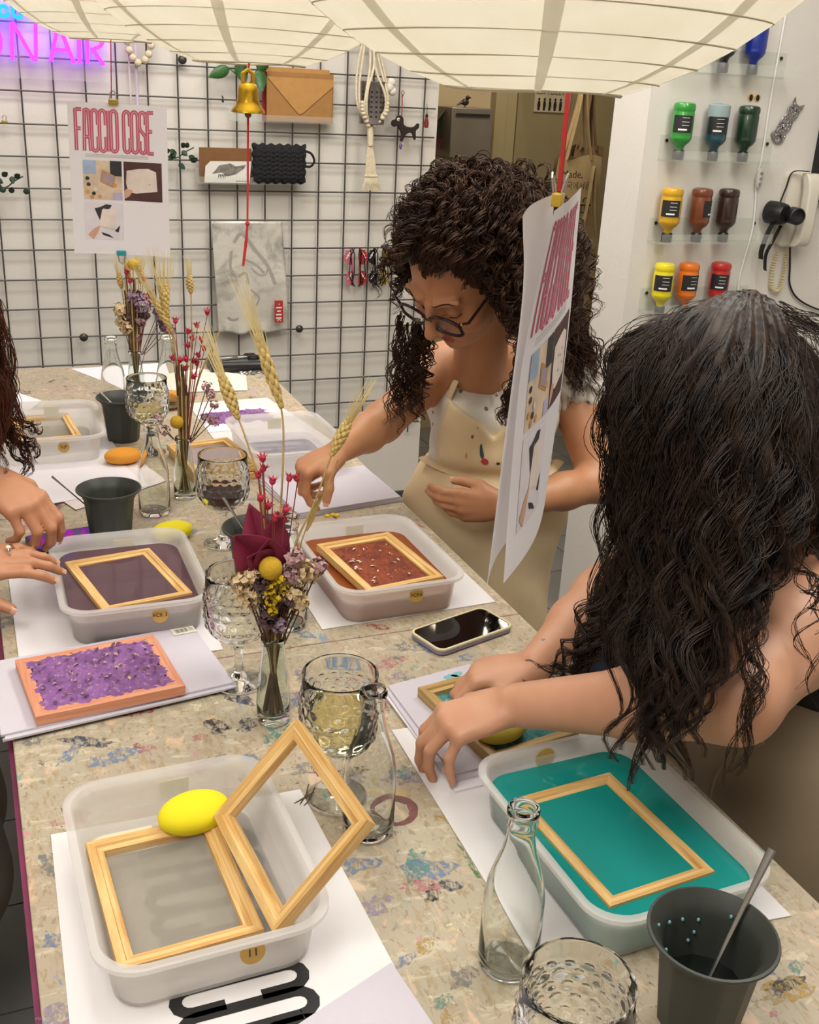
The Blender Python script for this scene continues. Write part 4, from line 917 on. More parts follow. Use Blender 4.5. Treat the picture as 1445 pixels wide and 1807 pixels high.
def poster_print(mapf, W, H, parent):
    """layout of the hanging poster, x from left 0..W, y from bottom 0..H (the code square stays blank)"""
    title('FACCIO COSE', W * 0.063, H * 0.265, W * 0.0165, W * 0.037, lambda a, b, l: mapf(W * 0.075 + a, H * 0.69 + b, l), parent, M_pink, pm('inline_white', '#e3c9cf', 0.8))
    for k in range(3): patch(mapf, W * 0.16, W * 0.80, H * (0.652 + .008 * k), H * (0.654 + .008 * k), 0.0003, pm('fine_print', '#8a8488', 0.8), parent, 'small_print')
    a, b, c2, d2 = W * 0.13, W * 0.525, H * 0.37, H * 0.63
    patch(mapf, a, b, c2, d2, 0.0003, PH['table'], parent, 'photo')
    patch(mapf, 0, 0, 0, 0, 0.0005, PH['wood'], parent, 'photo_detail', [(a + W * .17, c2 + H * .12), (a + W * .31, c2 + H * .08), (a + W * .33, c2 + H * .16), (a + W * .19, c2 + H * .20)])
    patch(mapf, 0, 0, 0, 0, 0.0006, PH['pulp'], parent, 'photo_detail', [(a + W * .19, c2 + H * .125), (a + W * .30, c2 + H * .095), (a + W * .315, c2 + H * .155), (a + W * .20, c2 + H * .185)])
    patch(mapf, a, a + W * .13, d2 - H * .09, d2, 0.0005, PH['blue'], parent, 'photo_detail'); patch(mapf, b - W * .12, b, d2 - H * .10, d2, 0.0005, PH['dark'], parent, 'photo_detail')
    patch(mapf, b - W * .10, b, c2, c2 + H * .05, 0.0005, PH['lilac'], parent, 'photo_detail')
    for (x, y, m) in ((.04, .14, 'dark'), (.05, .10, 'brown'), (.04, .05, 'orange'), (.10, .04, 'dark'), (.16, .02, 'orange'), (.12, .07, 'cream'), (.32, .10, 'orange'), (.08, .015, 'wood')):
        patch(mapf, 0, 0, 0, 0, 0.0006, PH[m], parent, 'photo_detail', [(a + W * x + W * .022 * math.cos(q), c2 + H * y + H * .013 * math.sin(q)) for q in np.linspace(0, 2 * PI, 9)[:-1]])
    a2, b2 = W * 0.545, W * 0.935
    patch(mapf, a2, b2, c2, d2, 0.0003, PH['brown'], parent, 'photo')
    patch(mapf, 0, 0, 0, 0, 0.0005, PH['cream'], parent, 'photo_detail', [(a2 + W * x, c2 + H * y) for x, y in ((.04, .06), (.12, .05), (.22, .06), (.34, .07), (.33, .20), (.25, .22), (.15, .215), (.03, .20), (.02, .12))])
    patch(mapf, 0, 0, 0, 0, 0.0006, PH['skin'], parent, 'photo_detail', [(a2 + W * x, c2 + H * y) for x, y in ((0, .01), (.05, .03), (.09, .07), (.02, .08), (0, .06))])
    for (x, y) in ((.14, .15), (.20, .14), (.15, .10), (.22, .16), (.25, .11)): patch(mapf, a2 + W * x, a2 + W * (x + .02), c2 + H * y, c2 + H * (y + .008), 0.0007, PH['lilac'], parent, 'photo_detail')
    c3, d3 = H * 0.10, H * 0.35
    patch(mapf, a, b, c3, d3, 0.0003, PH['pale'], parent, 'photo')
    for pl_, m in (([(.10, .21), (.16, .22), (.22, .24), (.28, .235), (.26, .21), (.18, .20), (.15, .13)], 'dark'), ([(.30, .06), (.36, .10), (.34, .05)], 'dark'), ([(.14, .09), (.18, .21), (.32, .20), (.30, .07)], 'cream'), ([(.02, .03), (.08, .07), (.16, .10), (.12, .04), (.08, .0)], 'skin'), ([(.16, .05), (.24, .035), (.29, .01), (.18, .03)], 'dark')):
        patch(mapf, 0, 0, 0, 0, 0.0005, PH[m], parent, 'photo_detail', [(a + W * x, c3 + H * y) for x, y in pl_])

def string(name, label, pts, r=0.0016, cat='string', mat=M_red, knots=()):
    o = thing(name, label, cat, pts[-1]); q = Vector(pts[-1])
    MB().tube([tuple(Vector(p) - q) for p in pts], r, 6).build('cord', mat, o)
    for k in knots: MB().ball(tuple(Vector(k) - q), 0.0035, 8, 6).build('knot', mat, o)
    return o
def binder(parent, loc, col, rz=0.0, up=True):
    s = 1 if up else -1
    MB().box((0, 0, 0), (0.019, 0.009, 0.011)).build('clip', col, parent, loc, (0, 0, rz), bevel=0.001)
    for q in (-1, 1): MB().tube([(-0.007, q * 0.003, s * .004), (-0.005, q * .006, s * .018), (0.0, q * .007, s * .022), (0.005, q * .006, s * .018), (0.007, q * 0.003, s * .004)], 0.0009, 5).build('clip_lever', MAT['steel'], parent, loc, (0, 0, rz))
W1, H1 = 0.200, 0.298
p1 = thing('hanging_poster', 'white FACCIO COSE poster hanging on a string by the neon sign', 'poster', (0.218, 2.40, 1.333), (0, 0.015, 0.02))
def mp1(a, b, l): return (a, 0.012 * math.sin(PI * a / W1) - 0.010 * (b / H1 - 0.5) ** 2 + 0.010 * (a / W1) ** 3 * (b / H1) - l * 1.6 - 0.02, b + 0.008 * a / W1 * (1 - b / H1) * -1)
sh = MB().grid(lambda u, v: mp1(u * W1, v * H1, 0), 12, 12).build('sheet', M_sheet, p1, angle=0)
poster_print(mp1, W1, H1, p1)
binder(p1, (0.092, -0.012, H1 + 0.003), MAT['brass']); binder(p1, (0.098, -0.012, -0.001), pm('teal_clip', '#2f8f98', 0.4), up=False)
string('poster_string', 'thin red string carrying the poster under the far lantern', [(0.312, 2.36, 2.030), (0.312, 2.36, 1.748), (0.311, 2.386, 1.640)], 0.0011)

# near poster: two sheets clipped together, seen almost edge-on
p2 = thing('hanging_poster', 'white poster with pink lettering hanging edge-on near the camera', 'poster', (0.484, 0.845, 1.33))
def edge(pts): return lambda v: np.array([np.interp(v, np.linspace(0, 1, len(pts)), [p[k] for p in pts]) for k in range(3)])
def smooth_edge(pts):
    q = np.array(bez(pts, 30)); return lambda v: np.array([np.interp(v, np.linspace(0, 1, len(q)), q[:, k]) for k in range(3)])
Af = smooth_edge([[0.5417, 0.9042, 1.6174], [0.5147, 0.8556, 1.4794], [0.4813, 0.8096, 1.341]])
An = smooth_edge([[0.4541, 0.7969, 1.6081], [0.4082, 0.7426, 1.5055], [0.3874, 0.708, 1.4327], [0.3683, 0.6696, 1.3392]])
Bn = smooth_edge([[0.4051, 0.7592, 1.608], [0.3993, 0.7373, 1.5518], [0.3753, 0.7011, 1.4453], [0.3513, 0.6649, 1.3387]])
Bf = smooth_edge([[0.5000, 0.880, 1.6131], [0.5000, 0.8757, 1.5413], [0.4859, 0.8524, 1.4448], [0.4500, 0.7962, 1.3263]])
OFF = np.array([0.484, 0.845, 1.33])
def mA(a, b, l):
    u = a / W1; v = 1 - b / H1; p = An(v) * (1 - u) + Af(v) * u
    nrm = np.array([-0.80, 0.60, 0.0]); bul = 0.010 * math.sin(PI * u) * (0.3 + v)
    nn = np.array([0.62, -0.78, 0.0]) if False else np.array([-0.79, -0.10, 0.0])
    q = p + np.array([0.78, -0.62, 0.0]) * (bul * 0.5 + l * 2.0) - OFF; return tuple(q)
def mB(u, v):
    p = Bn(v) * (1 - u) + Bf(v) * u; return tuple(p + np.array([0.78, -0.62, 0.0]) * (-0.006 * math.sin(PI * u)) - OFF)
MB().grid(lambda u, v: mA(u * W1, v * H1, 0), 14, 18).build('sheet', M_sheet, p2, angle=0)
MB().grid(lambda u, v: mB(u, v), 14, 18).build('sheet', M_sheet, p2, angle=0)
poster_print(mA, W1, H1, p2)
binder(p2, (0.0, 0.0, 0.282), pm('clip_yellow', '#d9b53a', 0.35), 0.9)
string('poster_string', 'red string from the nearest lantern down to its poster', [(0.4700, 0.8830, 1.976), (0.5005, 0.8740, 1.700), (0.4875, 0.850, 1.618)], 0.0022)

# bell and its string under the middle lantern
bl = thing('brass_bell', 'golden bell hanging from the middle lantern', 'bell', (0.398, 1.60, 1.655))
M_gold = pm('gold', '#c8a032', 0.28, 1.0)
MB().lathe([(0.0, 0.034), (0.007, 0.034), (0.0125, 0.030), (0.0145, 0.022), (0.0155, 0.010), (0.018, 0.003), (0.0235, -0.003), (0.0245, -0.006), (0.0225, -0.007), (0.015, 0.002), (0.0, 0.024)], 28, cap0=False, cap1=False).build('body', M_gold, bl)
MB().tube([(-.007, 0, 0.033), (-.007, 0, 0.045), (0, 0, 0.050), (.007, 0, 0.045), (.007, 0, 0.033)], 0.0035, 7).build('loop', M_gold, bl)
MB().ball((0, 0, -0.009), 0.005, 10, 7).build('clapper', pm('wood_bead', '#7a5038', 0.6), bl)
string('bell_string', 'red string from the middle lantern to the bell', [(0.400, 1.60, 2.000), (0.400, 1.60, 1.714), (0.398, 1.60, 1.703)], 0.0016)
string('bell_string', 'long red string dangling below the golden bell', [(0.398, 1.60, 1.662), (0.397, 1.60, 1.56), (0.396, 1.60, 1.495), (0.394, 1.60, 1.47), (0.389, 1.60, 1.432)], [0.0016, 0.0016, 0.0014, 0.0024, 0.0020], knots=((0.396, 1.60, 1.494),))

# ================================================================== THINGS ON THE TABLE
M_felt = pm('grey_felt', '#c6c1cb', 0.95, bump=0.3, bscale=300)
M_mat = pm('laminated_white', '#dedbdc', 0.35)
M_ink = pm('ink_black', '#17171a', 0.4)
M_pap = pm('white_paper', '#e4e0e6', 0.8)
def sheet(name, label, cat, corners, z, th, mat, group=None, wob=0.0):
    cx = sum(c[0] for c in corners) / len(corners); cy = sum(c[1] for c in corners) / len(corners)
    o = MB().prism([(x - cx, y - cy) for x, y in corners], 0, th).build(name, mat, None, (cx, cy, z), smooth=False)
    return tag(o, label, cat, group)
def mat_sheet(label, corners, z=T + 0.0006, prints=None):
    """laminated base sheet with the same condensed lettering printed sideways in black"""
    cx = sum(c[0] for c in corners) / 4; cy = sum(c[1] for c in corners) / 4
    o = thing('base_sheet', label, 'sheet', (cx, cy, z), group='laminated base sheets')
    MB().prism([(x - cx, y - cy) for x, y in corners], 0, 0.0012).build('sheet', M_mat, o, smooth=False)
    if prints:
        x0, y0, hgt, word = prints
        title(word, 0.028, hgt, 0.0065, 0.0125, lambda a, b, l: (x0 - cx + b, y0 - cy - a, 0.0012 + l), o, M_ink, name='letter')
    return o
mat_sheet('white base sheet with black lettering under the front left tray', [(0.030, 1.066), (0.324, 1.059), (0.334, 0.640), (0.020, 0.640)], prints=(0.118, 1.0, 0.125, 'FACCIO COSE'))
mat_sheet('white base sheet under the teal water tray', [(0.479, 1.147), (0.765, 1.12), (0.765, 0.680), (0.468, 0.712)], prints=(0.565, 0.955, 0.12, 'FACCIO C'))
mat_sheet('white base sheet under the orange FCK6 tray', [(0.480, 1.85), (0.785, 1.86), (0.790, 1.458), (0.476, 1.448)])
mat_sheet('white base sheet under the FCK 3 tray', [(0.020, 1.86), (0.302, 1.86), (0.312, 1.430), (0.020, 1.440)], prints=(0.135, 1.76, 0.115, 'FACCIO COSE'))
mat_sheet('white base sheet under the far left tray', [(0.010, 2.78), (0.265, 2.76), (0.300, 2.25), (0.010, 2.20)], prints=(0.09, 2.62, 0.11, 'FACCIO COSE'))
mat_sheet('white base sheet under the far right tray', [(0.515, 2.75), (0.735, 2.76), (0.800, 2.30), (0.520, 2.14)], prints=(0.60, 2.38, 0.12, 'FACCIO'))
sheet('felt_sheet', 'large grey felt sheet at the bottom picture edge', 'felt sheet', [(0.329, 0.757), (0.352, 0.560), (0.06, 0.560), (0.115, 0.675)], T + 0.0025, 0.0022, M_felt)
for k, (dx, dy, lab) in enumerate(((0, 0, 'lowest grey felt sheet under the purple pulp frame'), (0.003, -.004, 'middle grey felt sheet under the purple pulp frame'), (-0.002, 0.003, 'top grey felt sheet carrying the purple pulp frame'))):
    sheet('felt_sheet', lab, 'felt sheet', [(-0.010 + dx, 1.470 + dy), (0.278 + dx, 1.500 + dy), (0.302 + dx, 1.312 + dy), (-0.012 + dx, 1.272 + dy)], T + 0.0022 + 0.0032 * k, 0.0029, M_felt, 'felt sheets under the purple pulp frame')
for k, (q, lab) in enumerate((([(0.500, 1.236), (0.66, 1.262), (0.72, 1.0), (0.505, 0.992)], 'white paper sheet lowest under the teal pulp frame'), ([(0.504, 1.240), (0.65, 1.262), (0.70, 1.02), (0.504, 1.008)], 'grey felt sheet in the middle below the teal pulp frame'), ([(0.510, 1.243), (0.65, 1.265), (0.71, 1.03), (0.513, 1.018)], 'grey felt sheet on top below the teal pulp frame'))):
    sheet('felt_sheet' if k else 'paper_sheet', lab, 'felt sheet' if k else 'paper', q, T + 0.0022 + 0.0028 * k, 0.0024, M_felt if k else M_pap)
for k in range(3):
    sheet('felt_sheet', ('bottom', 'middle', 'top')[k] + ' felt sheet of the stack under the reaching hand', 'felt sheet', [(0.545 + .004 * k, 2.13), (0.796, 2.155 - .003 * k), (0.812 - .003 * k, 1.945), (0.570, 1.905 + .002 * k)], T + 0.0006 + 0.0036 * k, 0.0032, M_felt)
sheet('paper_sheet', 'white paper sheet behind the near black cup on the left', 'paper', [(0.030, 2.375), (0.262, 2.42), (0.315, 2.15), (0.11, 2.10)], T + 0.0030, 0.0012, M_pap)
sheet('paper_sheet', 'white paper under the orange sponge, stained pink', 'paper', [(0.10, 2.22), (0.30, 2.36), (0.37, 2.18), (0.16, 2.06)], T + 0.0020, 0.0008, pm('stained_paper', '#ddd0d0', 0.8, var=0.08, vscale=25))
sheet('paper_sheet', 'white paper sheet at the far end behind the flower vase', 'paper', [(0.26, 3.17), (0.53, 3.19), (0.52, 2.88), (0.40, 2.87)], T + 0.0004, 0.0010, M_pap)
sheet('paper_sheet', 'curled cream paper right of the far bottles', 'paper', [(0.50, 3.05), (0.62, 3.10), (0.735, 3.0), (0.70, 2.84), (0.50, 2.86)], T + 0.0018, 0.0010, pm('cream_paper', '#e2ddd0', 0.8))
sheet('paper_sheet', 'small white paper at the left edge by the far tray', 'paper', [(0.0, 2.99), (0.075, 2.98), (0.155, 2.85), (0.10, 2.72), (0.0, 2.74)], T + 0.0022, 0.0010, M_pap)

# pulp frames --------------------------------------------------------------
def wood(name, c1, c2):
    t = NT(name); v = t.coord('Object', (4, 60, 60)); v2 = t.coord('Object', (10, 200, 200))
    col = t.mix(t.ramp(t.noise(v, 1.6, 4, 0.6, 1.2), [(0.38, 0.0), (0.62, 1.0)]), c1, c2)
    col = t.mix(t.math('MULTIPLY', t.ramp(t.noise(v2, 1.0, 3), [(0.5, 0.0), (0.75, 1.0)]), 0.35), col, c2)
    return t.done(t.bsdf(Base_Color=col, Roughness=0.5))
M_pine = wood('pine', '#e0bd80', '#c4924c'); M_pink_w = wood('pink_wood', '#d99a7c', '#c8805f'); M_old = wood('worn_pine', '#c3a468', '#9a7a40')
M_screen = see_through('frame_screen', '#ddd8cc', '#f4f2ec', 0.70, 0.35, 0.5)
def frame_thing(name, label, W, L, M, mat=M_pine, bar=0.0165, th=0.013, screen=None, group=None, step=True):
    """four mitred bars with a stepped lip; M places the frame (local z up)"""
    o = thing(name, label, 'frame', group=group); o.matrix_basis = M
    for (ax, s, ln) in (('x', 1, W), ('x', -1, W), ('y', 1, L), ('y', -1, L)):
        h, d = ln / 2, (L if ax == 'x' else W) / 2
        m = MB(); prof = [(0.0, 0.0), (0.0, th), (bar * 0.52, th), (bar * 0.60, th * 0.80), (bar, th * 0.74), (bar, 0.0)] if step else [(0, 0), (0, th), (bar, th), (bar, 0)]
        r0 = [(-h + b, s * (d - b), z) for b, z in prof]; r1 = [(h - b, s * (d - b), z) for b, z in prof]
        m.loft([r0, r1] if s > 0 else [r1, r0])
        if ax == 'y': m.v = [(y, x, z) for x, y, z in m.v]; m.f = [tuple(reversed(f)) for f in m.f]
        # local grain runs along the bar: build bar along its own x
        if ax == 'y':
            m.v = [(y, -x, z) for x, y, z in m.v]; b_ = m.build('bar', mat, o, rot=(0, 0, PI / 2), smooth=False)
        else: b_ = m.build('bar', mat, o, smooth=False)
    if screen: MB().grid(lambda u, v: ((u - .5) * (W - 2 * bar + .002), (v - .5) * (L - 2 * bar + .002), 0.0025 - 0.0012 * math.sin(PI * u) * math.sin(PI * v)), 8, 8).build('screen', screen, o)
    return o
def at(x, y, z, rz=0.0, rx=0.0, ry=0.0): return Matrix.Translation((x, y, z)) @ Euler((rx, ry, rz)).to_matrix().to_4x4()

# trays ----------------------------------------------------------------------
M_tray = see_through('tray_plastic', '#f6f5f4', '#f9f8f7', 0.56, 0.45, 0.28)
TW, TL, TH = 0.230, 0.302, 0.065
def tray_meshes():
    m = MB(); R4 = lambda w, l, r, z: [(x, y, z) for x, y in rrect(w, l, r, 7)]
    out = [R4(TW - .044, TL - .044, .024, 0.0), R4(TW - .036, TL - .036, .030, 0.004), R4(TW - .024, TL - .024, .036, TH - .016), R4(TW - .020, TL - .020, .037, TH - .008), R4(TW - .004, TL - .004, .042, TH - .007), R4(TW, TL, .044, TH - .006), R4(TW, TL, .044, TH - .001), R4(TW - .004, TL - .004, .043, TH), R4(TW - .016, TL - .016, .039, TH), R4(TW - .021, TL - .021, .037, TH - .003),
           R4(TW - .028, TL - .028, .034, TH - .016), R4(TW - .040, TL - .040, .028, 0.006), R4(TW - .048, TL - .048, .022, 0.0025)]
    m.loft(out); return m.mesh('tray_body', M_tray)
_tray = tray_meshes()
def water_mesh(name, z, mat, clear=True):
    def wl(zz): return 0.040 + (zz - 0.006) / (TH - 0.022) * -0.012
    m = MB(); R4 = lambda w, l, r, zz: [(x, y, zz) for x, y in rrect(w, l, r, 7)]
    g = 0.0012
    m.loft([R4(TW - .048 - g, TL - .048 - g, .022, 0.0032), R4(TW - wl(.007) - g, TL - wl(.007) - g, .028, 0.007), R4(TW - wl(z) - g, TL - wl(z) - g, .033, z)])
    m.mi = [1 if clear else 0] * (len(m.f) - 1) + [0]; return m.build(name, [mat, see_through('water_body', '#ffffff', '#ffffff', 1.0, 0.0, 0.1)])
M_st = pm('sticker_tan', '#c79f4e', 0.6); M_dk = pm('marker_ink', '#24283c', 0.6)
def tray(label, x, y, rz, wz, wmat, text=None, note=True, sx=0.0, cut=False):
    o = thing('plastic_tray', label, 'tray', (x, y, T + 0.0018), (0, 0, rz), 'white plastic trays')
    link_mesh('tray_body', _tray, o)
    w = water_mesh('water', wz, wmat, wmat.name in ('clear_water', 'pale_water', 'lilac_water')); w.parent = o
    if note:
        MB().box((0.012, TL / 2 - 0.0128, 0.040), (0.034, 0.0006, 0.026)).build('paper_note', pm('note_cream', '#ded7b8', 0.8), o, rot=(0, 0, 0))
    if text is not None:
        s = MB(); s.lathe([(0.0, 0), (0.0125, 0), (0.0125, 0.0005), (0.0, 0.0005)], 24); s.xf(Matrix.Rotation(PI / 2 - 0.14, 4, 'X'))
        st = s.build('sticker', M_st, o, (sx, -TL / 2 + 0.0118, TH - 0.024))
        if text:
            tm = text_mesh('sticker_writing', text, 0.0085 if len(text) > 2 else 0.012, M_dk, 0.0001)
            link_mesh('sticker_writing', tm, st, (0, -0.0009, 0), (PI / 2 - 0.14, 0, 0))
    return o
def water(name, col, tint, clear): return see_through(name, col, tint, clear, 0.25, 0.04, 0.6)
tray('white tray with clear water and sticker 11, front left', 0.160, 0.915, 0.02, 0.030, water('clear_water', '#e4dfd4', '#fbfaf8', 0.95), '11', sx=0.03)
tray('white tray filled with teal water', 0.6235, 0.823, 0.03, 0.042, water('teal_water', '#2cbab4', '#5cc6c0', 0.34), None, False)
tray('white tray with orange water and sticker FCK6', 0.614, 1.583, 0.01, 0.036, water('orange_water', '#c0713f', '#d89a70', 0.45), 'FCK6', sx=0.02)
tray('white tray with mauve water and sticker FCK 3', 0.200, 1.630, -0.01, 0.040, water('mauve_water', '#8e6e77', '#b79aa2', 0.50), 'FCK 3', sx=0.03)
tray('white tray with clear water and sticker at the far left', 0.148, 2.475, -0.02, 0.024, water('pale_water', '#e4dfd4', '#fbfaf6', 0.95), 'FLJP', sx=0.02)
tray('white tray at the far right edge beside the reaching arm', 0.648, 2.262, 0.02, 0.018, water('lilac_water', '#e4e0ea', '#f6f4fa', 0.93), None)
MB().box((-0.055, 0.108, 0.0031), (0.075, 0.040, 0.0008)).build('bottom_label', pm('note_cream', '#ded7b8', 0.8), [o for o in bpy.data.objects if o.name == 'plastic_tray'][0])
s = MB().lathe([(0.0, 0), (0.014, 0), (0.014, 0.0005), (0.0, 0.0005)], 24).xf(Matrix.Rotation(PI / 2, 4, 'X')).build('sticker', M_st, [o for o in bpy.data.objects if o.name == 'plastic_tray.001'][0], (-0.01, TL / 2 - 0.0122, 0.050))

frame_thing('mould_frame', 'pine mould frame with grey screen lying in the front left tray', 0.141, 0.192, at(0.137, 0.899, T + 0.026, 0.045), screen=M_screen)
a0 = Vector((0.2085, 0.9627, T + 0.046)); dn = Vector((0.2225 - 0.2085, 0.7954 - 0.9627, 0)).normalized(); th = math.radians(47)
nx = Vector((-dn.y, dn.x, 0)); nx = nx if nx.x > 0 else -nx
ex = (nx * math.cos(th) + Vector((0, 0, 1)) * math.sin(th)).normalized(); ey = -dn; ez = ex.cross(ey).normalized()
Mx = Matrix((ex, ey, ez)).transposed().to_4x4(); Mx.translation = a0 + dn * 0.084 + ex * 0.0705
lf = frame_thing('deckle_frame', 'empty pine deckle frame leaning up out of the front tray', 0.141, 0.192, Mx)
frame_thing('mould_frame', 'pine mould frame floating in the teal water', 0.138, 0.192, at(0.613, 0.815, T + 0.034, 0.07), screen=see_through('teal_screen', '#1ea8a3', '#4fc0ba', 0.30, 0.1, 0.3))
frame_thing('deckle_frame', 'lower pine frame sunk in the orange water', 0.144, 0.196, at(0.613, 1.585, T + 0.020, 0.06, 0.0), mat=M_pine)
f6 = frame_thing('mould_frame', 'upper pine frame holding rust brown pulp with petals', 0.144, 0.196, at(0.614, 1.566, T + 0.042, 0.13, 0.02), screen=M_screen)
frame_thing('mould_frame', 'pine mould frame lying in the mauve water', 0.146, 0.196, at(0.199, 1.631, T + 0.034, 0.19, 0.0, 0.02), screen=see_through('mauve_screen', '#5a444a', '#7d656a', 0.45, 0.1, 0.10, 0.8))
frame_thing('mould_frame', 'pine mould frame lying in the far left tray', 0.135, 0.19, at(0.140, 2.53, T + 0.020, 0.06), screen=M_screen)
pf_ = frame_thing('paper_mould', 'pink wooden frame covered by a purple pulp sheet', 0.200, 0.162, at(0.122, 1.372, T + 0.0122, 0.105), mat=M_pink_w, bar=0.016, th=0.014, step=False)
frame_thing('deckle_frame', 'lower of the two stacked pine frames by the red wine', 0.150, 0.215, at(0.482, 2.252, T + 0.0006, 0.12))
frame_thing('mould_frame', 'upper of the two stacked pine frames by the red wine', 0.146, 0.205, at(0.478, 2.258, T + 0.0140, 0.15), screen=see_through('lilac_screen', '#c9b9bd', '#ddd2d4', 0.45, 0.1, 0.5))
tf = frame_thing('mould_frame', 'worn frame with teal pulp under the pressing hands', 0.140, 0.190, at(0.622, 1.118, T + 0.0106, 0.14), mat=M_old, th=0.015)

# pulp sheets -------------------------------------------------------------------
def pulp(parent, W, L, z, mat, name='pulp_sheet', amp=0.0022, edge=0.006, seed=1):
    rg = np.random.default_rng(seed); nx_, ny_ = 64, 54
    Z = rg.normal(0, 1, (ny_ + 1, nx_ + 1))
    for _ in range(2): Z = (Z + np.roll(Z, 1, 0) + np.roll(Z, -1, 0) + np.roll(Z, 1, 1) + np.roll(Z, -1, 1)) / 5
    Z = Z / Z.std(); wob = lambda t, k: edge * (0.5 * math.sin(t * 23 + k) + 0.3 * math.sin(t * 51 + 2 * k) + 0.3 * math.sin(t * 97 + k))
    def fn(u, v):
        i, j = int(round(u * nx_)), int(round(v * ny_)); e = min(u, 1 - u, v, 1 - v) * 12
        x = (u - 0.5) * W + wob(v, 1.0 if u > .5 else 2.0) * abs(2 * u - 1) ** 8; y = (v - 0.5) * L + wob(u, 3.0 if v > .5 else 4.0) * abs(2 * v - 1) ** 8
        return (x, y, z + (amp * Z[j, i] * 0.6 + 0.0025) * min(1, e))
    return MB().grid(fn, nx_, ny_).build(name, mat, parent, angle=0)
def pulp_mat(name, c1, c2, c3):
    t = NT(name); v = t.coord('Object'); n = t.noise(v, 130, 4, 0.7); n2 = t.noise(v, 40, 3)
    c = t.mix(t.ramp(n2, [(0.4, 0.0), (0.62, 1.0)]), c1, c2); c = t.mix(t.ramp(n, [(0.56, 0.0), (0.68, 1.0)]), c, c3)
    return t.done(t.bsdf(Base_Color=c, Roughness=0.75, Normal=t.bump(n, 0.8, 0.003)))
M_pur = pulp_mat('purple_pulp', '#8a5a97', '#74477f', '#b592b0')
pulp(pf_, 0.172, 0.136, 0.0142, M_pur, seed=3)
rr = random.Random(8); fm = MB().add([(-.5, 0, 0), (0, -.3, .1), (.5, 0, 0), (0, .3, .15)], [(0, 1, 2, 3)])
FL = [fm.mesh('flake', pm('flake_' + k, c, 0.8), False) for k, c in (('tan', '#b49a86'), ('brown', '#6a4a48'), ('plum', '#5d3a5e'), ('cream', '#d8cdb8'))]
for k in range(110):
    s = rr.uniform(0.004, 0.010); link_mesh('petal_flake', FL[k % 3], pf_, (rr.uniform(-.082, .082), rr.uniform(-.064, .064), 0.0185 + rr.uniform(0, .0015)), (rr.uniform(-.5, .5), rr.uniform(-.5, .5), rr.uniform(0, 6.3)), s)
M_rust = pulp_mat('rust_pulp', '#8a3f22', '#6d2d18', '#a55a36')
pulp(f6, 0.112, 0.164, 0.0055, M_rust, edge=0.001, seed=4)
for k in range(34):
    s = rr.uniform(0.006, 0.012); link_mesh('petal_flake', FL[3], f6, (rr.uniform(-.05, .05), rr.uniform(-.074, .074), 0.0095 + rr.uniform(0, .001)), (rr.uniform(-.4, .4), rr.uniform(-.4, .4), rr.uniform(0, 6.3)), (s, s * .7, s))
M_tealp = pulp_mat('teal_pulp', '#4f8d8c', '#2f6f70', '#8fb5b0')
pulp(tf, 0.108, 0.158, 0.005, M_tealp, edge=0.001, seed=5)
pp = thing('pulp_paper', 'torn purple pulp paper on white paper at the far end', 'paper', (0.615, 2.60, T + 0.0022), (0, 0, 0.10))
MB().prism([(-0.11, -0.10), (0.02, -0.11), (0.10, 0.06), (0.09, 0.085), (-0.07, 0.09)], 0, 0.001).build('backing_paper', M_pap, pp, smooth=False)
pulp(pp, 0.165, 0.10, 0.0012, M_pur, seed=6, edge=0.012)
for k in range(26): link_mesh('petal_flake', FL[k % 3], pp, (rr.uniform(-.07, .07), rr.uniform(-.04, .04), 0.006), (0, 0, rr.uniform(0, 6.3)), rr.uniform(.006, .011))
for x, y, s, lab in ((0.555, 1.205, .016, 'teal splash'), (0.560, 1.175, .011, 'teal splash'), (0.62, 1.235, .012, 'teal splash')):
    pass

# sponges -----------------------------------------------------------------------
M_yel = pm('yellow_sponge', '#e3d416', 0.85, bump=0.12, bscale=500); M_ora = pm('orange_sponge', '#dd952f', 0.85, bump=0.12, bscale=500)
def sponge(label, x, y, z, rx, ry, rz_, mat, rot=(0, 0, 0)):
    m = MB()
    def prof(a): return (abs(math.cos(a)) ** 0.75, math.copysign(abs(math.sin(a)) ** 0.9, math.sin(a)))
    rings = []
    for i in range(1, 24):
        a = -PI / 2 + PI * i / 24; c, s = prof(a); rings.append([(rx * c * math.cos(b), ry * c * math.sin(b), rz_ * s + rz_) for b in np.linspace(0, 2 * PI, 40, endpoint=False)])
    m.loft(rings); o = m.build('oval_sponge', mat, None, (x, y, z), rot, angle=0); return tag(o, label, 'sponge', 'oval sponges')
sponge('yellow oval sponge propped in the front left tray', 0.180, 0.998, T + 0.034, 0.041, 0.026, 0.0165, M_yel, (0.30, 0, 0.13))
sponge('yellow oval sponge behind the FCK 3 tray', 0.316, 1.875, T + 0.0006, 0.040, 0.030, 0.015, M_yel, (0, 0, 0.3))
sponge('orange oval sponge by the white paper on the left', 0.288, 2.315, T + 0.003, 0.041, 0.030, 0.0165, M_ora, (0, 0, 0.1))
sponge('orange oval sponge far behind the white wine', 0.480, 2.765, T + 0.001, 0.036, 0.028, 0.015, M_ora, (0, 0, 0.4))
sponge('dull yellow sponge held under the pressing hand', 0.600, 1.060, T + 0.020, 0.036, 0.024, 0.012, pm('olive_sponge', '#b7a63a', 0.85), (0, 0, 0.2))

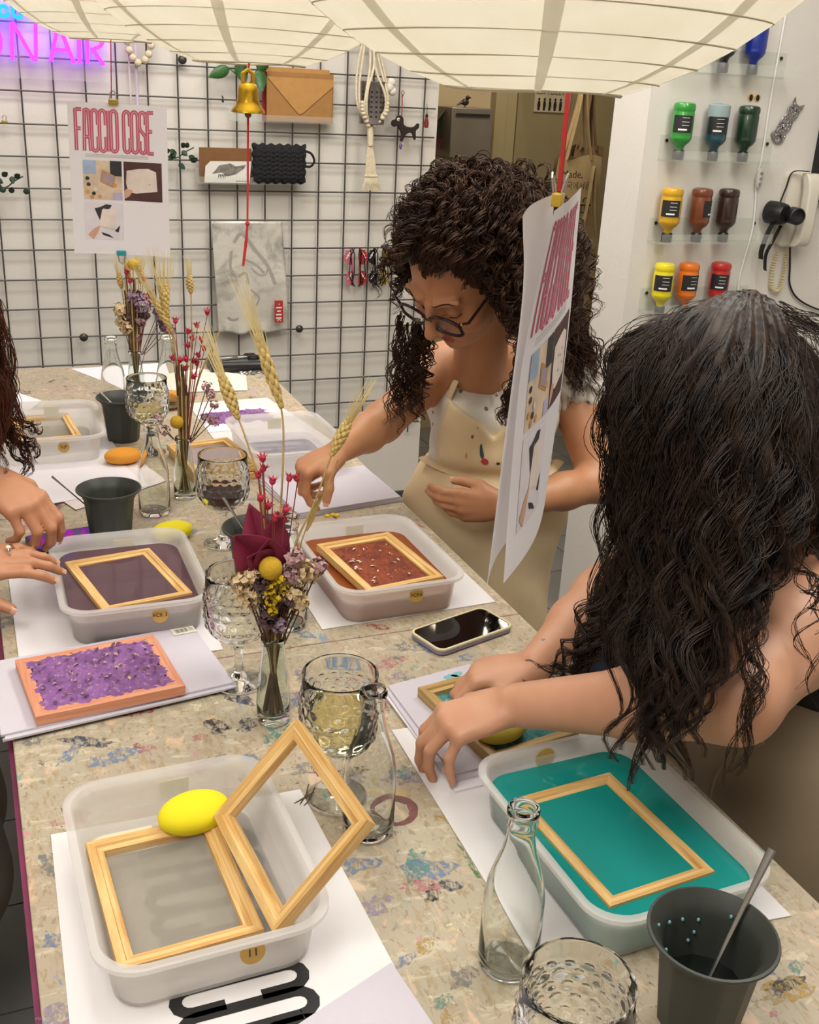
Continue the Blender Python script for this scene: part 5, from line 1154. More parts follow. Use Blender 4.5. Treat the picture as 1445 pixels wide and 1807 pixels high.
# cups, spoons --------------------------------------------------------------------
M_cup = pm('charcoal_plastic', '#343732', 0.5, var=0.06, vscale=200)
def cup_mesh(facets):
    m = MB(); n = 48
    def fac(r, z, a, i):
        seg = 2 * PI / facets; b = (a % seg) - seg / 2
        k = math.cos(seg / 2) / math.cos(b); w = 1.0 if i in (0, 1, 2, 9, 10) else (0.4 if i in (3, 8) else 0.0)
        return r * (1 + (k * 1.0 - 1) * w)
    m.lathe([(0.036, 0.0), (0.038, 0.002), (0.0475, 0.088), (0.052, 0.098), (0.059, 0.104), (0.0605, 0.106), (0.0600, 0.108), (0.0575, 0.1085), (0.049, 0.098), (0.0445, 0.088), (0.0355, 0.006), (0.0, 0.005)], n, cap1=False, fn=fac); return m.mesh('cup_body', M_cup, angle=25)
_cup = cup_mesh(12)
M_dark = pm('dark_water', '#101612', 0.08)
def cup(label, x, y, spoon, sc=1.0, rz=0.0, drops=0):
    o = thing('dark_cup', label, 'cup', (x, y, T + 0.0006), (0, 0, rz), 'charcoal faceted cups'); link_mesh('cup_body', _cup, o, scale=sc)
    MB().lathe([(0.0, 0.0), (0.0395, 0.0), (0.0395, 0.001), (0.0, 0.001)], 40).build('dark_liquid', M_dark, o, (0, 0, 0.042 * sc))
    rr = random.Random(3)
    for k in range(drops):
        a = rr.uniform(0.3, 3.4); z = rr.uniform(0.06, 0.104); r = 0.0325 + 0.0090 * (z - .006) / .082 + (.006 if z > .098 else 0)
        MB().ball((r * math.cos(a), r * math.sin(a), z), (0.0017, 0.0017, 0.0022), 7, 5).build('pulp_drop', pm('teal_drop', '#6fa5ac', 0.6), o)
    return o
def spoon(label, tip, end, r=0.0022):
    o = thing('spoon', label, 'spoon', tip); v = Vector(end) - Vector(tip)
    MB().tube([v * k for k in (0.12, 0.3, 0.7, 1.0)], [r * .7, r * .8, r, r * 1.5], 8, flat=0.7).build('handle', pm('spoon_steel', '#9a9894', 0.25, 1.0), o)
    M = v.to_track_quat('Z', 'Y').to_matrix().to_4x4()
    m = MB().ball((0, 0, 0.012), (0.010, 0.003, 0.016), 12, 8); m.xf(M); m.build('bowl', MAT['spoon_steel'], o)
cup('charcoal faceted cup with steel spoon at the lower right', 0.581, 0.598, True, 1.0, 0.15, 14)
spoon('steel spoon standing in the lower right cup', (0.566, 0.590, T + 0.020), (0.662, 0.628, T + 0.158), 0.0030)
cup('charcoal cup behind the FCK 3 tray on the left', 0.207, 1.895, True, 0.97, 0.1)
spoon('spoon in the cup behind the FCK 3 tray', (0.190, 1.900, T + 0.046), (0.112, 1.925, T + 0.125), 0.0018)
cup('charcoal cup beside the far left tray', 0.313, 2.490, True, 0.97, 0.3)
spoon('short spoon in the cup beside the far left tray', (0.325, 2.478, T + 0.05), (0.268, 2.52, T + 0.112), 0.0022)
cup('charcoal cup half hidden behind the front bouquet', 0.420, 1.640, True, 1.0, 0.2)
spoon('spoon in the cup behind the front bouquet', (0.425, 1.635, T + 0.05), (0.375, 1.695, T + 0.145), 0.0026)

# glassware -------------------------------------------------------------------------
G = glass('clear_glass', '#fafcfa', 0.0, 1.30); G2 = glass('greenish_glass', '#eef5f0', 0.0, 1.30)
def bottle_mesh():
    m = MB(); out = [(0.0, 0.003), (0.018, 0.001), (0.027, 0.0), (0.0300, 0.003), (0.0308, 0.010), (0.0305, 0.060), (0.0300, 0.086), (0.0275, 0.104), (0.0225, 0.122), (0.0170, 0.140), (0.0140, 0.156), (0.0130, 0.168), (0.0150, 0.171), (0.0155, 0.175), (0.0140, 0.178), (0.0138, 0.181), (0.0158, 0.184), (0.0158, 0.189), (0.0145, 0.1915)]
    inn = [(0.0110, 0.1905), (0.0105, 0.180), (0.0108, 0.166), (0.0118, 0.156), (0.0147, 0.140), (0.0202, 0.122), (0.0252, 0.104), (0.0278, 0.086), (0.0283, 0.060), (0.0284, 0.014), (0.026, 0.008), (0.015, 0.0075), (0.0, 0.0085)]
    m.lathe(out + inn, 40, cap0=False, cap1=False); return m.mesh('glass_body', G, angle=0)
_bot = bottle_mesh()
def bottle(label, x, y, rz=0):
    o = link_mesh('glass_bottle', _bot, None, (x, y, T + 0.0006), (0, 0, rz)); return tag(o, label, 'bottle', 'empty glass bottles')
bottle('empty glass bottle in the foreground beside the teal tray', 0.441, 0.722)
bottle('empty glass bottle behind the leaning frame', 0.378, 0.962)
bottle('empty glass bottle behind the front bouquet', 0.430, 1.482)
bottle('empty glass bottle next to the left charcoal cup', 0.306, 2.01)
bottle('empty glass bottle at the far end, left of the vase', 0.325, 2.73)
bottle('empty glass bottle at the far end, right of the vase', 0.462, 2.72)
def goblet_mesh():
    m = MB(); n = 108
    prof = [(0.0, 0.0015), (0.030, 0.0), (0.0365, 0.001), (0.037, 0.003), (0.034, 0.005), (0.014, 0.010), (0.0075, 0.018), (0.0062, 0.035), (0.0070, 0.055), (0.0095, 0.064), (0.016, 0.069)]
    zs = np.linspace(0.071, 0.150, 56); bowl = []
    for z in zs:
        t = (z - 0.069) / 0.034; r = 0.018 + 0.0275 * min(1, math.sin(min(t, 1) * PI / 2)) + (0.0012 if t > 1 else 0); bowl.append((r, float(z)))
    top = [(0.0462, 0.154), (0.0450, 0.160), (0.0447, 0.172), (0.0450, 0.176), (0.0440, 0.1775), (0.0428, 0.176), (0.0425, 0.160)]
    inn = [(0.0435, 0.148), (0.0432, 0.110), (0.041, 0.098), (0.034, 0.085), (0.022, 0.0765), (0.0, 0.074)]
    P = prof + bowl + top + inn; i0, i1 = len(prof), len(prof) + len(bowl)
    def hob(r, z, a, i):
        if not (i0 <= i < i1): return r
        row = (z - 0.077) / 0.0135; k = math.floor(row); fr = row - k - 0.5
        if z < 0.077 or z > 0.149: return r
        nn = 18; ph = (a / (2 * PI) * nn + (0.5 if k % 2 else 0)) % 1 - 0.5
        d = math.hypot(fr * 0.0135, ph * 2 * PI * r / nn) / 0.0058
        return r + (0.0024 * math.sqrt(max(0, 1 - d * d)) if d < 1 else 0)
    m.lathe(P, n, cap0=False, cap1=False, fn=hob); return m.mesh('glass_body', G, angle=0)
_gob = goblet_mesh()
def wine_mesh(level, mat, name):
    P = [(0.0, 0.0745), (0.022, 0.0771), (0.0335, 0.0855), (0.0405, 0.0985), (0.0427, 0.110)]; P = [p for p in P if p[1] < level] + [(0.0428 if level > .11 else 0.041, level), (0.0, level)]
    return MB().lathe(P, 48, cap0=False, cap1=False).mesh(name, mat)
M_wred = glass('red_wine_liquid', '#3a0d10', 0.0, 1.34); M_wwh = glass('white_wine_liquid', '#f4e9b4', 0.0, 1.30)
_wr = wine_mesh(0.106, M_wred, 'red_wine'); _ww = wine_mesh(0.122, M_wwh, 'white_wine'); _w2 = wine_mesh(0.104, M_wwh, 'white_wine')
def goblet(label, x, y, liquid=None, rz=0.0):
    o = thing('hobnail_goblet', label, 'goblet', (x, y, T + 0.0006), (0, 0, rz), 'hobnail glass goblets'); link_mesh('glass_body', _gob, o)
    if liquid: link_mesh('wine', liquid, o)
goblet('hobnail goblet of white wine behind the leaning frame', 0.362, 1.030, _ww)
goblet('empty hobnail goblet left of the front bouquet', 0.312, 1.330, None, 0.3)
goblet('hobnail goblet with a little red wine', 0.403, 1.825, _wr, 0.2)
goblet('hobnail goblet of white wine at the far cup', 0.356, 2.380, _w2, 0.5)
goblet('hobnail goblet cut by the bottom picture edge', 0.392, 0.532, None, 0.1)
def vase_mesh():
    out = [(0.0, 0.003), (0.016, 0.001), (0.0205, 0.0), (0.0225, 0.003), (0.0228, 0.03), (0.0215, 0.055), (0.0175, 0.090), (0.0152, 0.112), (0.0150, 0.119), (0.0168, 0.123), (0.0170, 0.128), (0.0158, 0.130)]
    inn = [(0.0135, 0.129), (0.0128, 0.118), (0.0132, 0.110), (0.0155, 0.090), (0.0195, 0.055), (0.0206, 0.03), (0.0200, 0.012), (0.012, 0.010), (0.0, 0.0105)]
    return MB().lathe(out + inn, 36, cap0=False, cap1=False).mesh('bud_vase', G2, angle=0)
_vase = vase_mesh()
for label, x, y in (('small glass vase of the front bouquet', 0.334, 1.222), ('small glass vase of the middle bouquet', 0.380, 2.083), ('small glass vase of the far bouquet', 0.396, 2.83)):
    tag(link_mesh('bud_vase', _vase, None, (x, y, T + 0.0006)), label, 'vase', 'glass bud vases')

# phones and small black things ------------------------------------------------------
M_scr = pm('phone_glass', '#08080a', 0.04); M_case = pm('lilac_case', '#8f83a0', 0.5, var=0.15, vscale=40); M_edge = pm('cream_edge', '#d8cfa8', 0.45)
ph = thing('smartphone', 'black smartphone in a lilac case with cream rim', 'phone', (0.686, 1.370, T + 0.0006), (0, 0, 0.285))
MB().loft([[(x, y, z) for x, y in rrect(w, l, r, 6)] for w, l, r, z in ((0.150, 0.074, 0.012, 0.0), (0.156, 0.080, 0.014, 0.002), (0.156, 0.080, 0.014, 0.0085))]).build('case', M_case, ph)
m = MB(); m.loft([[(x, y, z) for x, y in rrect(w, l, r, 6)] for w, l, r, z in ((0.1565, 0.0805, 0.0142, 0.0084), (0.1565, 0.0805, 0.0142, 0.0112), (0.1545, 0.0785, 0.0135, 0.0120), (0.1500, 0.0740, 0.0120, 0.0118), (0.1500, 0.0740, 0.0120, 0.0100))], cap1=False); m.build('case_rim', M_edge, ph)
MB().loft([[(x, y, z) for x, y in rrect(0.1495, 0.0735, 0.0118, 6)] for z in (0.0086, 0.0108)]).build('screen', M_scr, ph)
ph2 = thing('smartphone', 'dark phone with reflecting screen beside the left cup', 'phone', (0.135, 1.905, T + 0.0030), (0, 0, 0.15))
MB().loft([[(x, y, z) for x, y in rrect(0.150, 0.074, 0.010, 5)] for z in (0.0, 0.008)]).build('body', MAT['black_plain'], ph2)
MB().loft([[(x, y, z) for x, y in rrect(0.143, 0.067, 0.008, 5)] for z in (0.008, 0.0086)]).build('screen', pm('lit_glass', '#0c0a30', 0.05), ph2)
bx = thing('black_case', 'flat black case with scissors on top, far table corner', 'case', (0.735, 3.09, T + 0.0006), (0, 0, -0.06))
MB().loft([[(x, y, z) for x, y in rrect(w, l, 0.008, 4)] for w, l, z in ((0.175, 0.10, 0.0), (0.180, 0.105, 0.006), (0.180, 0.105, 0.022), (0.172, 0.097, 0.027))]).build('body', pm('case_black', '#1c1c1f', 0.3), bx)
MB().box((0, 0, 0.0275), (0.14, 0.07, 0.001)).build('lid_panel', pm('case_panel', '#2a2a2e', 0.15), bx)
sc_ = thing('scissors', 'dark scissors lying on the black case', 'scissors', (0.735, 3.10, T + 0.032), (0, 0, 0.2))
for s in (-1, 1):
    MB().tube([(-0.06, s * .006, 0), (0.0, 0, 0), (0.03, -s * .008, 0.0)], [0.001, 0.003, 0.002], 6, flat=.5).build('blade', MAT['spoon_steel'], sc_)
    MB().tube([(0.045 + 0.017 * math.cos(a), -s * .014 + 0.011 * math.sin(a), 0.0) for a in np.linspace(0, 2 * PI, 17)], 0.0028, 6).build('handle', MAT['black_plain'], sc_)
ch = thing('chain_bracelet', 'small silver chain heap beside the black case', 'chain', (0.775, 3.02, T + 0.0006))
rr = random.Random(5)
for k in range(26):
    x, y = rr.uniform(-.05, .035), rr.uniform(-.014, .014)
    MB().tube([(x + .006 * math.cos(a), y + .004 * math.sin(a), 0.003 + .002 * rr.random()) for a in np.linspace(0, 2 * PI, 9)], 0.0013, 5).build('link', MAT['steel'], ch)
st_ = thing('barcode_sticker', 'white barcode sticker on the felt by the purple pulp', 'sticker', (0.262, 1.487, T + 0.0123), (0, 0, 0.12))
MB().box((0, 0, 0.0002), (0.036, 0.022, 0.0004)).build('paper', pm('sticker_white', '#dcd8c8', 0.6), st_)
for k in range(9): MB().box((-0.012 + k * .0022, 0.0, 0.0005), (0.0012 if k % 3 else 0.0006, 0.011, 0.0002)).build('bar', M_ink, st_)
for k in range(3): MB().box((0.012, -0.004 + k * .004, 0.0005), (0.007, 0.001, 0.0002)).build('print_line', M_ink, st_)
fb = thing('flower_scrap', 'tiny yellow flower scrap on the orange tray rim', 'flower', (0.585, 1.735, T + 0.070))
for (x, y) in ((-.010, 0), (0.002, .002), (0.008, -.002)): MB().ball((x, y, 0.004), (0.006, 0.005, 0.004), 8, 6).build('petal', pm('flower_yellow', '#c9a82e', 0.8), fb)
MB().tube([(0.0, 0, 0.002), (0.006, -.008, 0.0)], 0.001, 5).build('stem', pm('stem_dark', '#3a3226', 0.8), fb)
kn = thing('flower_twig', 'bent dry twig on the table behind the leaning frame', 'twig', (0.315, 1.03, T + 0.0004))
for pts in ([(0, 0), (.012, .014), (.02, .03)], [(-.006, .004), (.01, .01), (.022, .012)], [(.004, -.004), (.016, .006), (.026, .022)]):
    MB().tube([(x, y, 0.001 + .002 * k) for k, (x, y) in enumerate(pts)], 0.0009, 5).build('stem', pm('twig_green', '#5a5236', 0.8), kn)
for (x, y, r) in ((0.553, 1.200, .011), (0.566, 1.178, .012), (0.606, 1.237, .010), (0.62, 1.243, .008)):
    rr2 = random.Random(int(x * 1000)); n_ = 14
    m = MB(); m.add([(r * rr2.uniform(.6, 1.1) * math.cos(2 * PI * k / n_) * 1.4, r * rr2.uniform(.6, 1.1) * math.sin(2 * PI * k / n_), 0) for k in range(n_)], [tuple(range(n_))])
    q = m.build('teal_stain', pm('stain_tealwash', '#7fb0b6', 0.8), [o for o in bpy.data.objects if o.get('label') == 'grey felt sheet on top below the teal pulp frame'][0]); pl0 = q.parent.location; q.location = (x - pl0.x, y - pl0.y, 0.00255)
# ================================================================== DRIED BOUQUETS
M_straw = pm('straw', '#b59a5e', 0.8, var=0.2, vscale=60); M_wheat = pm('wheat', '#c8ad6b', 0.8, var=0.2, vscale=120); M_awn = pm('awn', '#d8c58c', 0.8)
M_rf = pm('red_flower', '#b32742', 0.7, var=0.2, vscale=80); M_rs = pm('red_stem', '#8a3a3e', 0.8); M_dst = pm('dark_stem', '#5a4230', 0.85, var=0.3, vscale=60)
M_stc = pm('statice_cream', '#cdb48c', 0.9, var=0.2, vscale=150); M_stl = pm('statice_lilac', '#9a8094', 0.9, var=0.25, vscale=150); M_std = pm('statice_dark', '#5c454a', 0.9, var=0.25, vscale=150); M_stp = pm('statice_pink', '#b08a8c', 0.9, var=0.2, vscale=150)
M_crasp = pm('craspedia', '#c29a24', 0.9, bump=0.8, bscale=300); M_yl = pm('yellow_statice', '#d2b51e', 0.8, var=0.15, vscale=120); M_mag = pm('magenta_leaf', '#7d1f3c', 0.6, var=0.25, vscale=30)
def tri_cloud(n, r, seed, s0, s1, flat=1.0):
    """crumpled petals: many small bent quads on a ball"""
    rg = np.random.default_rng(seed); m = MB()
    for _ in range(n):
        d = rg.normal(size=3); d /= np.linalg.norm(d); p = d * r * rg.uniform(0.55, 1.0) * np.array([1, 1, flat])
        u = np.cross(d, rg.normal(size=3)); u /= np.linalg.norm(u); w = np.cross(d, u); s = rg.uniform(s0, s1)
        m.add([p - u * s, p - w * s + d * s * .5, p + u * s, p + w * s + d * s * .4, p + d * s * 0.1], [(0, 1, 4), (1, 2, 4), (2, 3, 4), (3, 0, 4)])
    return m
_star = MB()
for k in range(7):
    a = 2 * PI * k / 7; b = a + PI / 7
    _star.add([(0, 0, 0), (0.0042 * math.cos(a - .4), 0.0042 * math.sin(a - .4), 0.006), (0.0085 * math.cos(a), 0.0085 * math.sin(a), 0.010), (0.0042 * math.cos(a + .4), 0.0042 * math.sin(a + .4), 0.006)], [(0, 1, 2, 3)])
_star.ball((0, 0, 0.003), (0.0042, 0.0042, 0.005), 8, 6)
_star = _star.mesh('red_blossom', M_rf, False)
_ear = MB()
for k in range(11):
    for s in (-1, 0, 1, 2):
        a = s * PI / 2 + (k % 2) * PI / 4; z = k * 0.0062; r = 0.0036 * math.sin(PI * (k + 1.2) / 13)
        _ear.ball((r * 1.1 * math.cos(a), r * 1.1 * math.sin(a), z), (0.0022 + r * .25, 0.0022 + r * .25, 0.0056), 6, 5)
_ear = _ear.mesh('grain_ear', M_wheat)
def wheat(parent, path, ear_at, awn=0.09):
    """one wheat stalk: stem, ear of grains and its awns"""
    P = np.array(bez(path, 30)); i = int(ear_at * (len(P) - 1))
    MB().tube([tuple(p) for p in P[:i + 2]], [0.0016 - 0.0005 * k / (i + 2) for k in range(i + 2)], 6).build('wheat_stem', M_straw, parent)
    d = Vector(P[-1] - P[i]); L = d.length; q = d.to_track_quat('Z', 'Y')
    e = link_mesh('wheat_ear', _ear, parent, tuple(P[i])); e.rotation_mode = 'QUATERNION'; e.rotation_quaternion = q; e.scale = (1.25, 1.25, max(0.5, L * 0.55 / 0.072))
    rg = np.random.default_rng(int(abs(P[i][0]) * 1e4)); m = MB(); M = q.to_matrix()
    for k in range(26):
        b = rg.uniform(0.05, 0.5); a = rg.uniform(0, 2 * PI); s = rg.uniform(0.04, 0.13)
        p0 = Vector((0.003 * math.cos(a), 0.003 * math.sin(a), L * b)); p1 = p0 + Vector((math.cos(a) * s, math.sin(a) * s, 1.0)).normalized() * min(awn, L * (1.05 - b)) * rg.uniform(.8, 1.1)
        m.tube([M @ p0, M @ ((p0 + p1) / 2), M @ p1], [0.00055, 0.00045, 0.0002], 3, cap=False)
    aw = m.build('wheat_awns', M_awn, parent, tuple(P[i])); aw['kind'] = 'stuff'
def bouquet(label, x, y, z0):
    return thing('dried_bouquet', label, 'flowers', (x, y, z0), group='dried bouquets')
def loc(o, p): return tuple(np.array(p) - np.array(o.location))
def stem(o, p1, mat, r=0.0012, p0=None, mid=0.0):
    b = np.array(p0 if p0 is not None else (0.0, 0.0, -0.10)); e = np.array(p1); m_ = b * 0.45 + e * 0.55; m_[:2] *= (0.75 if p0 is None else 1.0)
    MB().tube(bez([b, m_, e], 12), r, 5).build('stem', mat, o)
def red(o, p, p0=None, s=1.0):
    p = np.array(p); stem(o, p, M_rs, 0.0008, p0); d = Vector(p) + Vector((random.uniform(-.04, .04), random.uniform(-.04, .04), 0.05))
    e = link_mesh('red_blossom', _star, o, tuple(p)); e.rotation_euler = (random.uniform(-.5, .5), random.uniform(-.5, .5), random.uniform(0, 6)); e.scale = (s,) * 3
def clump(o, p, r, mat, n, seed, s0=0.003, s1=0.0062, smat=M_dst):
    tri_cloud(n, r, seed, s0, s1).build('flower_head', mat, o, tuple(p), smooth=False); stem(o, p, smat, 0.0010, (p[0] * .25, p[1] * .25, -0.01))
# front bouquet -------------------------------------------------------------------
VX, VY, VZ = 0.334, 1.222, T + 0.128
b1 = bouquet('dried bouquet with magenta leaf, yellow ball and tall wheat, nearest camera', VX, VY, VZ)
def L1(l, dy=0.0): return [(x - VX, (dy if k else 0) * k / max(1, len(l) - 1), z - VZ) for k, (x, z) in enumerate(l)]
for k in range(16):
    a = 2 * PI * k / 16; rb = 0.012 * (0.4 + 0.6 * (k % 3) / 2)
    MB().tube(bez([(rb * math.cos(a + 2.5) * 1.2, rb * math.sin(a + 2.5) * 1.2, -0.115), (0.006 * math.cos(a), 0.006 * math.sin(a), -0.02), (0.016 * math.cos(a), 0.014 * math.sin(a), 0.035)], 10), 0.0018 if k % 2 else 0.0024, 6).build('stem', M_dst if k % 3 else M_straw, b1)
wheat(b1, L1([(0.336, 1.0), (0.343, 1.156), (0.349, 1.270), (0.346, 1.325), (0.330, 1.390), (0.312, 1.444), (0.294, 1.492)], 0.03), 0.50)
wheat(b1, L1([(0.338, 1.0), (0.358, 1.126), (0.387, 1.198), (0.408, 1.262), (0.429, 1.311), (0.452, 1.352)], -0.01), 0.62, 0.08)
wheat(b1, L1([(0.330, 1.0), (0.322, 1.197), (0.305, 1.276), (0.289, 1.324), (0.270, 1.380), (0.260, 1.412)], 0.05), 0.56, 0.08)
MB().tube(bez(L1([(0.340, 1.0), (0.372, 1.145), (0.398, 1.20), (0.418, 1.25)]), 14), 0.001, 5).build('stem', M_straw, b1)
leafshape(MB(), L1([(0.378, 1.155)] * 2)[1], L1([(0.402, 1.21)] * 2)[1], 0.009).build('leaf', M_straw, b1)
for i, (x, z) in enumerate([(0.320, 1.257), (0.317, 1.232), (0.329, 1.230), (0.353, 1.228), (0.368, 1.223), (0.313, 1.209), (0.326, 1.193), (0.322, 1.240), (0.345, 1.190), (0.338, 1.176), (0.350, 1.168), (0.332, 1.18), (0.345, 1.135)]):
    red(b1, (x - VX, 0.012 * math.sin(i * 2.1), z - VZ), s=1.0)
for (x0, z0, x1, z1, w, dy) in ((0.322, 1.118, 0.278, 1.170, 0.062, -.02), (0.325, 1.120, 0.305, 1.198, 0.052, .01), (0.330, 1.125, 0.338, 1.190, 0.040, -.005), (0.327, 1.12, 0.292, 1.142, 0.045, -.03), (0.330, 1.115, 0.352, 1.16, 0.036, .0), (0.328, 1.11, 0.320, 1.165, 0.05, -.03)):
    l = leafshape(MB(), (x0 - VX, -.006, z0 - VZ), (x1 - VX, dy, z1 - VZ), w, fold=0.45, n=9).build('magenta_bract', M_mag, b1); l.modifiers.new('s', 'SOLIDIFY').thickness = 0.0006
MB().ball((0.324 - VX, -0.022, 1.120 - VZ), 0.0152, 20, 14).build('craspedia_ball', M_crasp, b1); stem(b1, (0.324 - VX, -0.018, 1.110 - VZ), M_dst, 0.001, (0, 0, -0.01))
for i, (x, z, r) in enumerate([(0.335, 1.106, .007), (0.322, 1.091, .008), (0.343, 1.088, .008), (0.324, 1.075, .0075), (0.336, 1.079, .0075), (0.330, 1.097, .008), (0.326, 1.062, .006)]):
    clump(b1, (x - VX, -0.026 + .003 * (i % 3), z - VZ), r, M_yl, 26, 20 + i, 0.002, 0.0042)
for i, (x, z, r, c) in enumerate([(0.302, 1.126, .014, M_stp), (0.289, 1.102, .016, M_stc), (0.296, 1.080, .015, M_stc), (0.307, 1.064, .013, M_stc), (0.356, 1.127, .015, M_stp), (0.374, 1.108, .017, M_stc), (0.384, 1.092, .014, M_stc), (0.356, 1.079, .015, M_stc), (0.364, 1.064, .013, M_stc), (0.345, 1.045, .013, M_std), (0.320, 1.045, .013, M_std), (0.310, 1.102, .013, M_std), (0.312, 1.085, .013, M_std), (0.346, 1.070, .013, M_std), (0.350, 1.105, .014, M_stp), (0.332, 1.055, .014, M_std), (0.336, 1.034, .011, M_stl), (0.390, 1.112, .011, M_stp), (0.330, 1.035, .010, M_std), (0.300, 1.11, .01, M_stc)]):
    clump(b1, (x - VX, (-0.018 if i % 3 else 0.006), z - VZ), r, c, 60, 40 + i, 0.003, 0.0060)
MB().tube(bez([(0, 0, -0.02), (0.022, 0, 0.03), (0.042, -.004, 0.066)], 10), 0.0014, 5).build('branch', M_dst, b1)
MB().tube(bez([(0.028, 0, 0.03), (0.038, -.006, 0.026), (0.036, -.008, 0.018)], 8), 0.0009, 5).build('branch', M_rs, b1)
# middle bouquet ---------------------------------------------------------------------
VX, VY, VZ = 0.380, 2.083, T + 0.128
b2 = bouquet('dried bouquet with red blossoms and wheat in the middle vase', VX, VY, VZ)
for k in range(14):
    a = 2 * PI * k / 14; rb = 0.012 * (0.4 + 0.6 * (k % 3) / 2)
    MB().tube(bez([(rb * math.cos(a + 2.5), rb * math.sin(a + 2.5), -0.115), (0.006 * math.cos(a), 0.006 * math.sin(a), -0.02), (0.010 * math.cos(a), 0.010 * math.sin(a), 0.09 + .02 * (k % 4))], 10), 0.0018, 6).build('stem', M_dst if k % 2 else M_straw, b2)
for pts, e in (([(0.383, 1.0), (0.379, 1.098), (0.368, 1.201), (0.358, 1.250), (0.329, 1.302), (0.299, 1.358)], .52), ([(0.386, 1.0), (0.401, 1.166), (0.405, 1.262), (0.405, 1.322), (0.402, 1.364)], .66), ([(0.379, 1.0), (0.376, 1.167), (0.359, 1.257), (0.346, 1.323), (0.335, 1.375)], .52), ([(0.377, 1.0), (0.372, 1.15), (0.355, 1.25), (0.352, 1.31), (0.365, 1.37)], .55)):
    wheat(b2, L1(pts, 0.02), e, 0.10)
MB().tube(bez(L1([(0.386, 1.0), (0.411, 1.119), (0.441, 1.187), (0.458, 1.225)]), 14), 0.002, 5).build('stem', M_straw, b2)
for i, (x, z) in enumerate([(0.396, 1.195), (0.407, 1.206), (0.419, 1.208), (0.436, 1.257), (0.372, 1.243), (0.424, 1.190), (0.406, 1.160), (0.376, 1.167), (0.387, 1.150), (0.414, 1.154), (0.389, 1.170), (0.366, 1.17), (0.418, 1.172), (0.40, 1.135), (0.39, 1.09), (0.395, 1.222), (0.412, 1.236)]):
    red(b2, (x - VX, 0.014 * math.sin(i * 2.3), z - VZ), s=1.15)
MB().ball((0.366 - VX, -0.012, 1.046 - VZ), 0.0135, 18, 12).build('craspedia_ball', M_crasp, b2); stem(b2, (0.368 - VX, -0.010, 1.038 - VZ), M_straw, 0.001, (0, 0, -0.01))
for i, (x, z, r) in enumerate([(0.430, 1.112, .012), (0.437, 1.098, .012), (0.442, 1.078, .010), (0.428, 1.045, .012), (0.442, 1.042, .012), (0.340, 1.03, .012), (0.33, 1.05, .011)]):
    clump(b2, (x - VX, -0.006 * (i % 3), z - VZ), r, M_stp, 40, 80 + i, 0.002, 0.0045)
# far bouquet ---------------------------------------------------------------------------
VX, VY, VZ = 0.396, 2.83, T + 0.128
b3 = bouquet('dried bouquet with lilac statice in the far vase under the poster', VX, VY, VZ)
for k in range(14):
    a = 2 * PI * k / 14; rb = 0.012 * (0.4 + 0.6 * (k % 3) / 2)
    MB().tube(bez([(rb * math.cos(a + 2.5), rb * math.sin(a + 2.5), -0.115), (0.006 * math.cos(a), 0.006 * math.sin(a), -0.02), (0.018 * math.cos(a), 0.012 * math.sin(a), 0.13 + .03 * (k % 3))], 10), 0.0024, 6).build('stem', M_dst if k % 2 else M_straw, b3)
sh3 = 0.014
for pts, e in (([(0.384, 1.0), (0.368, 1.105), (0.361, 1.18), (0.351, 1.249)], .66), ([(0.387, 1.0), (0.390, 1.134), (0.384, 1.19), (0.372, 1.248)], .7), ([(0.392, 1.0), (0.404, 1.133), (0.412, 1.19), (0.421, 1.255)], .66), ([(0.392, 1.0), (0.402, 1.12), (0.405, 1.2), (0.405, 1.26)], .7)):
    wheat(b3, L1([(x + sh3 - .004, z) for x, z in pts], 0.02), e, 0.05)
MB().ball((0.400 - VX, -0.010, 1.235 - VZ), 0.014, 16, 12).build('craspedia_ball', M_crasp, b3); stem(b3, (0.400 - VX, -0.010, 1.225 - VZ), M_straw, 0.0016)
for i, (x, z) in enumerate([(0.369, 1.210), (0.413, 1.191), (0.424, 1.126), (0.414, 1.148), (0.460, 1.117), (0.376, 1.19), (0.432, 1.155), (0.426, 1.145), (0.418, 1.14)]): red(b3, (x + sh3 - VX, 0.01 * math.sin(i), z - VZ), s=1.4)
for i, (x, z, r, c) in enumerate([(0.386, 1.150, .022, M_stl), (0.404, 1.130, .022, M_stl), (0.398, 1.148, .018, M_stl), (0.347, 1.120, .018, M_stc), (0.353, 1.091, .020, M_stc), (0.362, 1.072, .016, M_stc), (0.366, 1.10, .014, M_std), (0.40, 1.09, .014, M_stp), (0.390, 1.045, .012, M_stp), (0.455, 1.100, .018, M_stl), (0.448, 1.112, .014, M_stl), (0.474, 1.066, .016, M_stp), (0.46, 1.07, .012, M_stl), (0.41, 1.105, .012, M_std)]):
    clump(b3, (x + sh3 - VX, -0.012 * (i % 2), z - VZ), r, c, 60, 120 + i, 0.004, 0.008)
# ================================================================== PEOPLE
def skin_mat(name, c, c2):
    t = NT(name); v = t.coord('Object'); n = t.noise(v, 9, 4); n2 = t.noise(v, 260, 2)
    col = t.mix(t.ramp(n, [(0.35, 0.0), (0.7, 1.0)]), c, c2)
    return t.done(t.bsdf(Base_Color=col, Roughness=0.48, Subsurface_Weight=0.12, Subsurface_Radius=(0.012, 0.004, 0.002), Subsurface_Scale=0.6, Normal=t.bump(n2, 0.10, 0.0008)))
M_skin = skin_mat('skin_warm', '#c08a63', '#b67c58'); M_skin2 = skin_mat('skin_pale', '#cd9a7c', '#c08a6c'); M_skin3 = skin_mat('skin_tan', '#bb8462', '#ae7654')
M_lip = skin_mat('lip', '#a65a4c', '#9a5044')
M_nail = pm('nail', '#cf9f8a', 0.3)
CR, CU, CT = (np.array([r[k] for r in _R]) for k in range(3))          # right, up, towards the viewer as world directions
